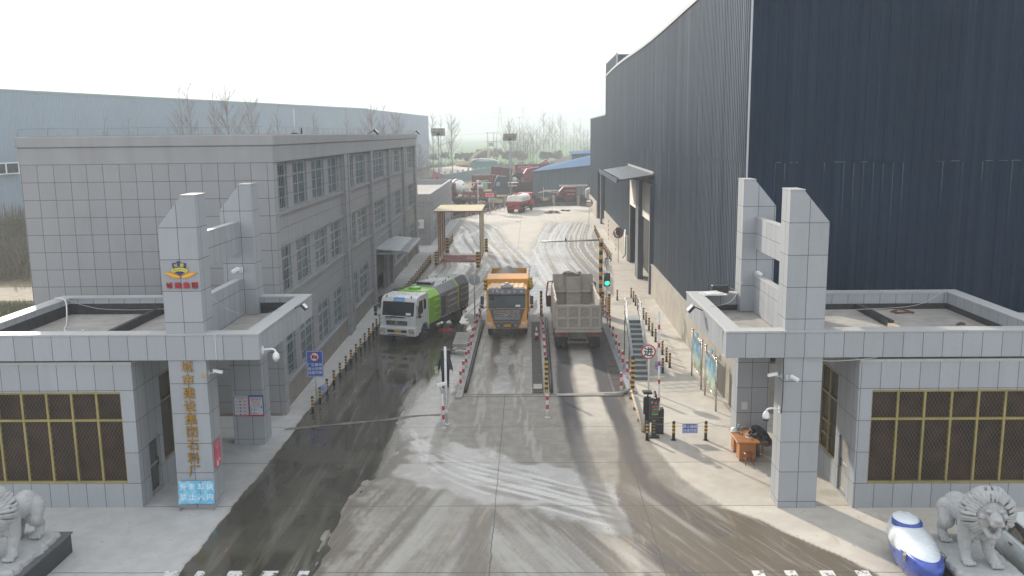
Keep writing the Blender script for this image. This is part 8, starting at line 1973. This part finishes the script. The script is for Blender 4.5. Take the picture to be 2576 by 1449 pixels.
g = MB(); g.M = Matrix.Translation((-.3, -2.6, 0)); ribbed_bed(g, 4.0, 2.3, .6, 2.0); g.build('bed', drk, t); g = MB(); g.box(2.8, 4.6, .2, 2.1, 2.0, 2.15); g.box(2.9, 4.8, .1, 2.2, 2.6, 2.72); g.build('rack', bw, t)
t = sp('scrap_lorry', 'open maroon tipper body loaded with a white engine and crushed dark cab', 'lorry', 1165, 1110, .35)
g = MB(); ribbed_bed(g, 5.4, 2.4, 1.0, 2.5); g.box(.3, 5, .5, 1.9, .4, .99); g.build('body', mr, t); g = MB(); rr2 = random.Random(9)
for k in range(9): g.ball((.3 + rr2.uniform(0, 2), 1 + rr2.uniform(-.4, .6), 2.6 + rr2.uniform(0, .9)), (rr2.uniform(.2, .5),) * 3, 8, k % 2, 6)
g.tube(smooth3([(-.2, .8, 3.0), (.4, .8, 4.1), (1.4, .8, 4.4), (2.4, .8, 4.2)]), .14, 6, 1); g.box(.8, 2.4, .6, 1.6, 3.4, 4.3, 1); g.build('load', [bw, black_m], t)
t = sp('scrap_cab', 'large bright pinkish red cab roof against the shed wall', 'cab', 1275, 1060, .1); g = MB(); g.prism([(0, 2.5), (.2, 3.6), (1.0, 4.7), (3.6, 5.1), (3.6, 2.9), (2.4, 2.2), (.8, 2.3)], 'y', 0, 2.2); g.build('shell', redb, t, bev=.1); g = MB(); g.box(.2, 3.4, .2, 2.0, .2, 2.3, 0); g.box(1.6, 3.4, .1, .19, .4, 2.4, 1); g.build('blue_base', [mat('blue_scrap', (.07, .16, .32), .6, var=.25), drk], t)
t = sp('scrap_cab', 'farther red cab with white writing above the loaded tipper', 'cab', 1215, 985, .0); g = MB(); g.prism([(0, 2.6), (.3, 4.2), (3.6, 4.4), (3.9, 2.9)], 'y', 0, 2.0); g.build('shell', redb, t, bev=.1); g = MB(); letters(g, '城建集团', (2.0, -.03, 3.7), .55, m=0); g.build('writing', bw, t); g = MB(); g.box(-.3, 4.8, .1, 1.9, .3, 2.58); g.build('body', mr, t)
t = sp('scrap_lorry', 'long maroon lorry side behind the red cabs', 'lorry', 1190, 965, .2); g = MB(); ribbed_bed(g, 8.5, 2.4, 2.4, 4.4); g.box(.3, 8, .3, 2.1, .4, 2.39); g.build('body', mr, t)
t = sp('crushed_car', 'crushed red wreck peeping over the blue roof', 'wreck', 1500, 860, 0); g = MB(); g.ball((1.0, 0, 3.4), (1.3, 1, .5), 12, 0, 8); g.prism([(.2, 3.5), (.9, 4.2), (1.6, 4.1), (2.0, 3.4)], 'y', -.5, .6); g.box(0, 2.2, -.6, 1, 0, 3.2, 1); g.build('shell', [redb, chassis_m], t)
t = thing('fire_lorry', 'red lorry with white slatted rack parked behind the far fence', 'lorry', (4.75, 153.2, 0), 0, 'dismantled lorries in the scrap yard')
g = MB(); g.prism([(.2, .6), (3.4, .6), (3.4, 2.9), (1.1, 2.9), (.3, 2.1)], 'y', 0, 2.2); g.build('cab', redb, t, bev=.08); g = MB(); g.box(.8, 1.4, -.03, -.01, 1.2, 2.2, 0); g.build('door', glass_dark, t); g = MB(); letters(g, '城建集团', (2.4, -.03, 2.3), .42, m=0); letters(g, '消防救援', (2.4, -.03, 1.7), .34, m=0); g.build('writing', bw, t)
g = MB(); g.box(.4, 5.2, -.4, .2, 3.05, 3.15, 0)
for k in range(22): g.box(.45 + k * .22, .55 + k * .22, -.45, .25, 3.15, 3.3, 0)
for k in range(8): g.box(3.4 + k * .22, 3.46 + k * .22, -.1, 0, 1.6, 3.05, 0)
g.build('white_rack', bw, t)
t = thing('pipe_rack', 'pale rails and a pole lying behind the hedge left of the red lorry', 'rack', (2.4, 153.5, 0)); g = MB(); g.box(0, 2.6, 0, .15, 2.2, 2.45); g.tube([(-.8, 0, 2.0), (.3, 0, 2.2), (2.8, 0, 1.9)], .09, 6); g.box(0, .1, 0, .1, 0, 3.0); g.box(2.4, 2.5, 0, .1, 0, 2.3); g.build('rails', bw, t)
t = thing('covered_heap', 'white sheeted heap behind the hedge beside the dark wing', 'heap', (9.7, 153.5, 0)); g = MB(); g.prism([(0, 0), (0, 2.4), (.6, 2.7), (2.4, 2.4), (3.4, 1.6), (3.4, 0)], 'y', 0, 1.5); g.build('sheet', bw, t, bev=.1)

# excavator, sand, sheeted pile, cars
t = thing('excavator', 'pale yellow tracked excavator with raised arm on the far sand', 'excavator', (-22.97, 318.0, 0), .05)
exy = mat('excavator_yellow', (.50, .42, .24), .5, var=.1); g = MB()
for y_ in (0, 2.2): g.prism([(-1.8, .5), (-1.3, 1.0), (1.9, 1.0), (2.3, .5), (1.9, 0), (-1.4, 0)], 'y', y_, y_ + .6)
g.build('track', chassis_m, t); g = MB(); g.prism([(-2.8, 1.2), (-2.8, 2.6), (-1.0, 2.8), (1.6, 2.6), (1.8, 1.2)], 'y', .1, 2.7); g.build('house', exy, t, bev=.08); g = MB(); g.prism([(.4, 2.6), (.5, 4.0), (1.6, 4.0), (1.9, 2.6)], 'y', .1, 1.1); g.build('cab', glass_dark, t, bev=.05)
g = MB(); g.prism([(1.4, 2.0), (3.6, 5.3), (6.6, 6.6), (9.2, 6.9), (9.2, 6.3), (6.8, 5.9), (4.4, 4.6), (2.4, 1.8)], 'y', 1.2, 1.7); g.build('boom', exy, t); g = MB(); g.prism([(9.0, 7.2), (9.6, 6.6), (8.4, 2.6), (8.0, 2.6)], 'y', 1.25, 1.6); g.build('stick', exy, t)
g = MB(); g.prism([(7.7, 2.8), (8.6, 2.7), (8.9, 1.7), (8.0, 1.2), (7.2, 1.8)], 'y', .9, 2.0); g.build('bucket', chassis_m, t); g = MB(); g.cyl((2.6, 1.9, 2.6), (5.0, 1.9, 5.1), .12, n=6); g.cyl((6.2, 1.9, 6.4), (9.0, 1.9, 7.1), .1, n=6); g.build('ram', galv, t)
g = MB(); P_ = [z5(200, 790), z5(330, 745), z5(560, 750), z5(700, 770), z5(760, 800), z5(640, 835), z5(330, 860)]; vs_ = [(x, y, .03) for x, y in P_] + [(sum(p[0] for p in P_) / 7, sum(p[1] for p in P_) / 7, .9)]
g.add(vs_, [(i, (i + 1) % 7, 7) for i in range(7)]); tag(g.build('sand_pad', mat('pale_sand', (.50, .44, .37), .95, var=.1, vscale=.2), fix=False), 'low pale sand heap spread before the excavator', 'sand')
x0, y0 = z5(680, 850); t = thing('sheeted_pile', 'teal sheeted pile with white cover behind the far post fence', 'pile', (x0, y0, 0)); g = MB(); g.prism([(.3, 0), (0, 3.6), (8.0, 3.6), (7.8, 0)], 'y', 0, 6); g.build('teal_sheet', mat('teal_sheet', (.06, .22, .21), .6, var=.1), t); g = MB(); g.prism([(-1.6, .2), (.2, 4.2), (2.2, 4.4), (.25, 3.61)], 'y', -.3, 5); g.prism([(.3, 3.62), (2.4, 4.5), (7.0, 4.1), (8.2, 3.62)], 'y', 1, 5); g.build('white_sheet', bw, t)
def far_car(px, py, label, rz):
    x, y = z5(px, py); t = thing('parked_car', label, 'car', (x, y, 0), rz, 'cars parked beyond the poplars'); g = MB(); g.prism([(-2.2, .3), (-2.2, .85), (-1.5, 1.0), (-.8, 1.5), (.9, 1.5), (1.6, 1.0), (2.2, .85), (2.2, .3)], 'y', 0, 1.8); g.build('body', cw, t, bev=.08); g = MB(); g.prism([(-1.3, 1.02), (-.75, 1.42), (.85, 1.42), (1.4, 1.02)], 'y', -.02, 1.82); g.build('window', glass_dark, t)
    for x_ in (-1.4, 1.4): g = MB(); g.cyl((x_, -.02, .34), (x_, 1.82, .34), .34, n=12); g.build('wheel', rubber, t)
far_car(1530, 748, 'white hatchback parked under the poplars', .1); far_car(1260, 760, 'white car partly hidden by the poplar row', 0); far_car(1800, 740, 'white car beside the earth heap over the blue roof', .2)
# pylons and poles
lat = mat('lattice_steel', (.30, .32, .34), .6, .3)
def pylon(px, top, base_y, Yd, label):
    x, _, zt = atY((1650 + px / 2.8975) * .6289, (400 + top / 2.8975) * .6289, Yd); t = thing('transmission_tower', label, 'pylon', (x, Yd, 0), 0, 'lattice pylons on the hazy skyline'); H = zt; g = MB(); w = .13
    lv = [(0, 4.6), (H * .3, 3.0), (H * .55, 1.7), (H * .75, 1.1), (H, .5)]
    for (z0, h0), (z1, h1) in zip(lv[:-1], lv[1:]):
        for sx_ in (-1, 1):
            for sy in (-1, 1): g.cyl((sx_ * h0, sy * h0, z0), (sx_ * h1, sy * h1, z1), w, n=4)
            g.cyl((-sx_ * h0, -h0, z0), (sx_ * h1, -h1, z1), w * .6, n=4); g.cyl((-sx_ * h0, h0, z0), (sx_ * h1, h1, z1), w * .6, n=4)
        g.cyl((-h1, -h1, z1), (h1, -h1, z1), w * .6, n=4)
    g.build('tower', lat, t); g = MB()
    for f_, L in ((.74, 6.5), (.86, 5.2), (.985, 6.0)):
        for s_ in (-1, 1): g.cyl((0, 0, H * f_ + .5), (s_ * L, 0, H * f_), w * .7, n=4); g.cyl((0, 0, H * f_ - 1.0), (s_ * L, 0, H * f_), w * .7, n=4)
    g.build('crossarm', lat, t); return (x, Yd, H)
A_ = pylon(1012, 75, 0, 760, 'left lattice pylon above the fields'); B_ = pylon(1283, 75, 0, 790, 'right lattice pylon above the fields')
wire_m = mat('power_wire', (.25, .26, .27), .6)
def wire(P, Q, sag, label, r=.05):
    g = MB(); g.tube([(P[0] + (Q[0] - P[0]) * k / 20, P[1] + (Q[1] - P[1]) * k / 20, P[2] + (Q[2] - P[2]) * k / 20 - sag * 4 * (k / 20) * (1 - k / 20)) for k in range(21)], r, 3); tag(g.build('power_line', wire_m), label, 'power line', 'power lines across the hazy sky')
wire((-165, 700, 43), (A_[0] - 5, 760, A_[2] * .985), 5, 'topmost power line left of the left pylon'); wire((A_[0] + 5, 760, A_[2] * .985), (B_[0] - 5, 790, B_[2] * .985), 2, 'topmost power line between the two pylons'); wire((B_[0] + 5, 790, B_[2] * .985), (230, 900, 57), 7, 'topmost power line right of the right pylon')
wire((-165, 700, 35), (A_[0] - 5, 760, A_[2] * .86), 5, 'second power line left of the left pylon'); wire((B_[0] + 5, 790, B_[2] * .86), (230, 900, 50), 7, 'second power line right of the right pylon'); wire((-165, 700, 28), (A_[0] - 6, 760, A_[2] * .74), 5, 'lowest power line left of the left pylon')
x, _, zt = atY((1650 + 905 / 2.8975) * .6289, (400 + 375 / 2.8975) * .6289, 330); t = thing('utility_pole', 'pair of concrete utility poles with transformer frame', 'utility pole', (x, 330, 0)); g = MB()
for dx in (-1.1, 1.1, 2.2): g.cyl((dx, 0, 0), (dx, 0, zt if dx < 2 else zt * .85), .22, .13, 6)
g.build('pole', mat('pole_concrete', (.33, .32, .31), .9), t); g = MB(); g.box(-1.8, 1.8, -.1, .1, zt - .3, zt - .1); g.box(-1.6, 2.8, -.1, .1, zt * .72, zt * .72 + .25); g.box(-.8, .9, -.5, .5, zt * .60, zt * .60 + 1.3); g.build('crossarm', lat, t)
wire((x - 80, 300, zt - 1), (x, 330, zt - .2), 1.2, 'wire leading left from the twin utility poles', .035); wire((x, 330, zt - .2), (x + 90, 360, zt - .5), 1.4, 'wire leading right from the twin utility poles', .035); wire((x - 80, 300, zt * .7), (x, 330, zt * .74), 1.2, 'lower wire leading left from the twin utility poles', .03); wire((x, 330, zt * .74), (x + 90, 360, zt * .74), 1.4, 'lower wire leading right from the twin utility poles', .03)
x, _, zt = atY((1650 + 2000 / 2.8975) * .6289, (400 + 560 / 2.8975) * .6289, 240); t = thing('utility_pole', 'short concrete utility pole with crossarm above the blue roof', 'utility pole', (x, 240, 0)); g = MB(); g.cyl((0, 0, 0), (0, 0, zt), .4, .25, 8); g.build('pole', MATS['pole_concrete'], t); g = MB(); g.box(-1.6, 1.6, -.08, .08, zt, zt + .15); g.build('crossarm', lat, t)
g = MB(); c0 = z5(1780, 740); vs_ = [(c0[0] + 9 * math.cos(a), c0[1] + 6 * math.sin(a), 0) for a in [k * .5236 for k in range(12)]] + [(c0[0] + 1, c0[1], 3.4)]; g.add(vs_, [(k, (k + 1) % 12, 12) for k in range(12)]); tag(g.build('earth_heap', mat('earth', (.17, .14, .11), .95), fix=False), 'brown earth heap under the right poplars', 'heap')

# ------------------------------------------------------------------ winter haze
hm = bpy.data.materials.new('haze_air'); hm.use_nodes = True
hnt = hm.node_tree; hnt.nodes.clear()
pv = hnt.nodes.new('ShaderNodeVolumePrincipled'); pv.inputs['Color'].default_value = (.76, .81, .85, 1); pv.inputs['Density'].default_value = 0.0011; pv.inputs['Anisotropy'].default_value = 0.15
ho = hnt.nodes.new('ShaderNodeOutputMaterial'); hnt.links.new(pv.outputs[0], ho.inputs['Volume'])
g = MB(); g.box(-2600, 2600, -60, 4300, -1.2, 62); tag(g.build('haze', hm), kind='stuff')
for o in bpy.data.objects:
    if '_world' in o.keys(): del o['_world']
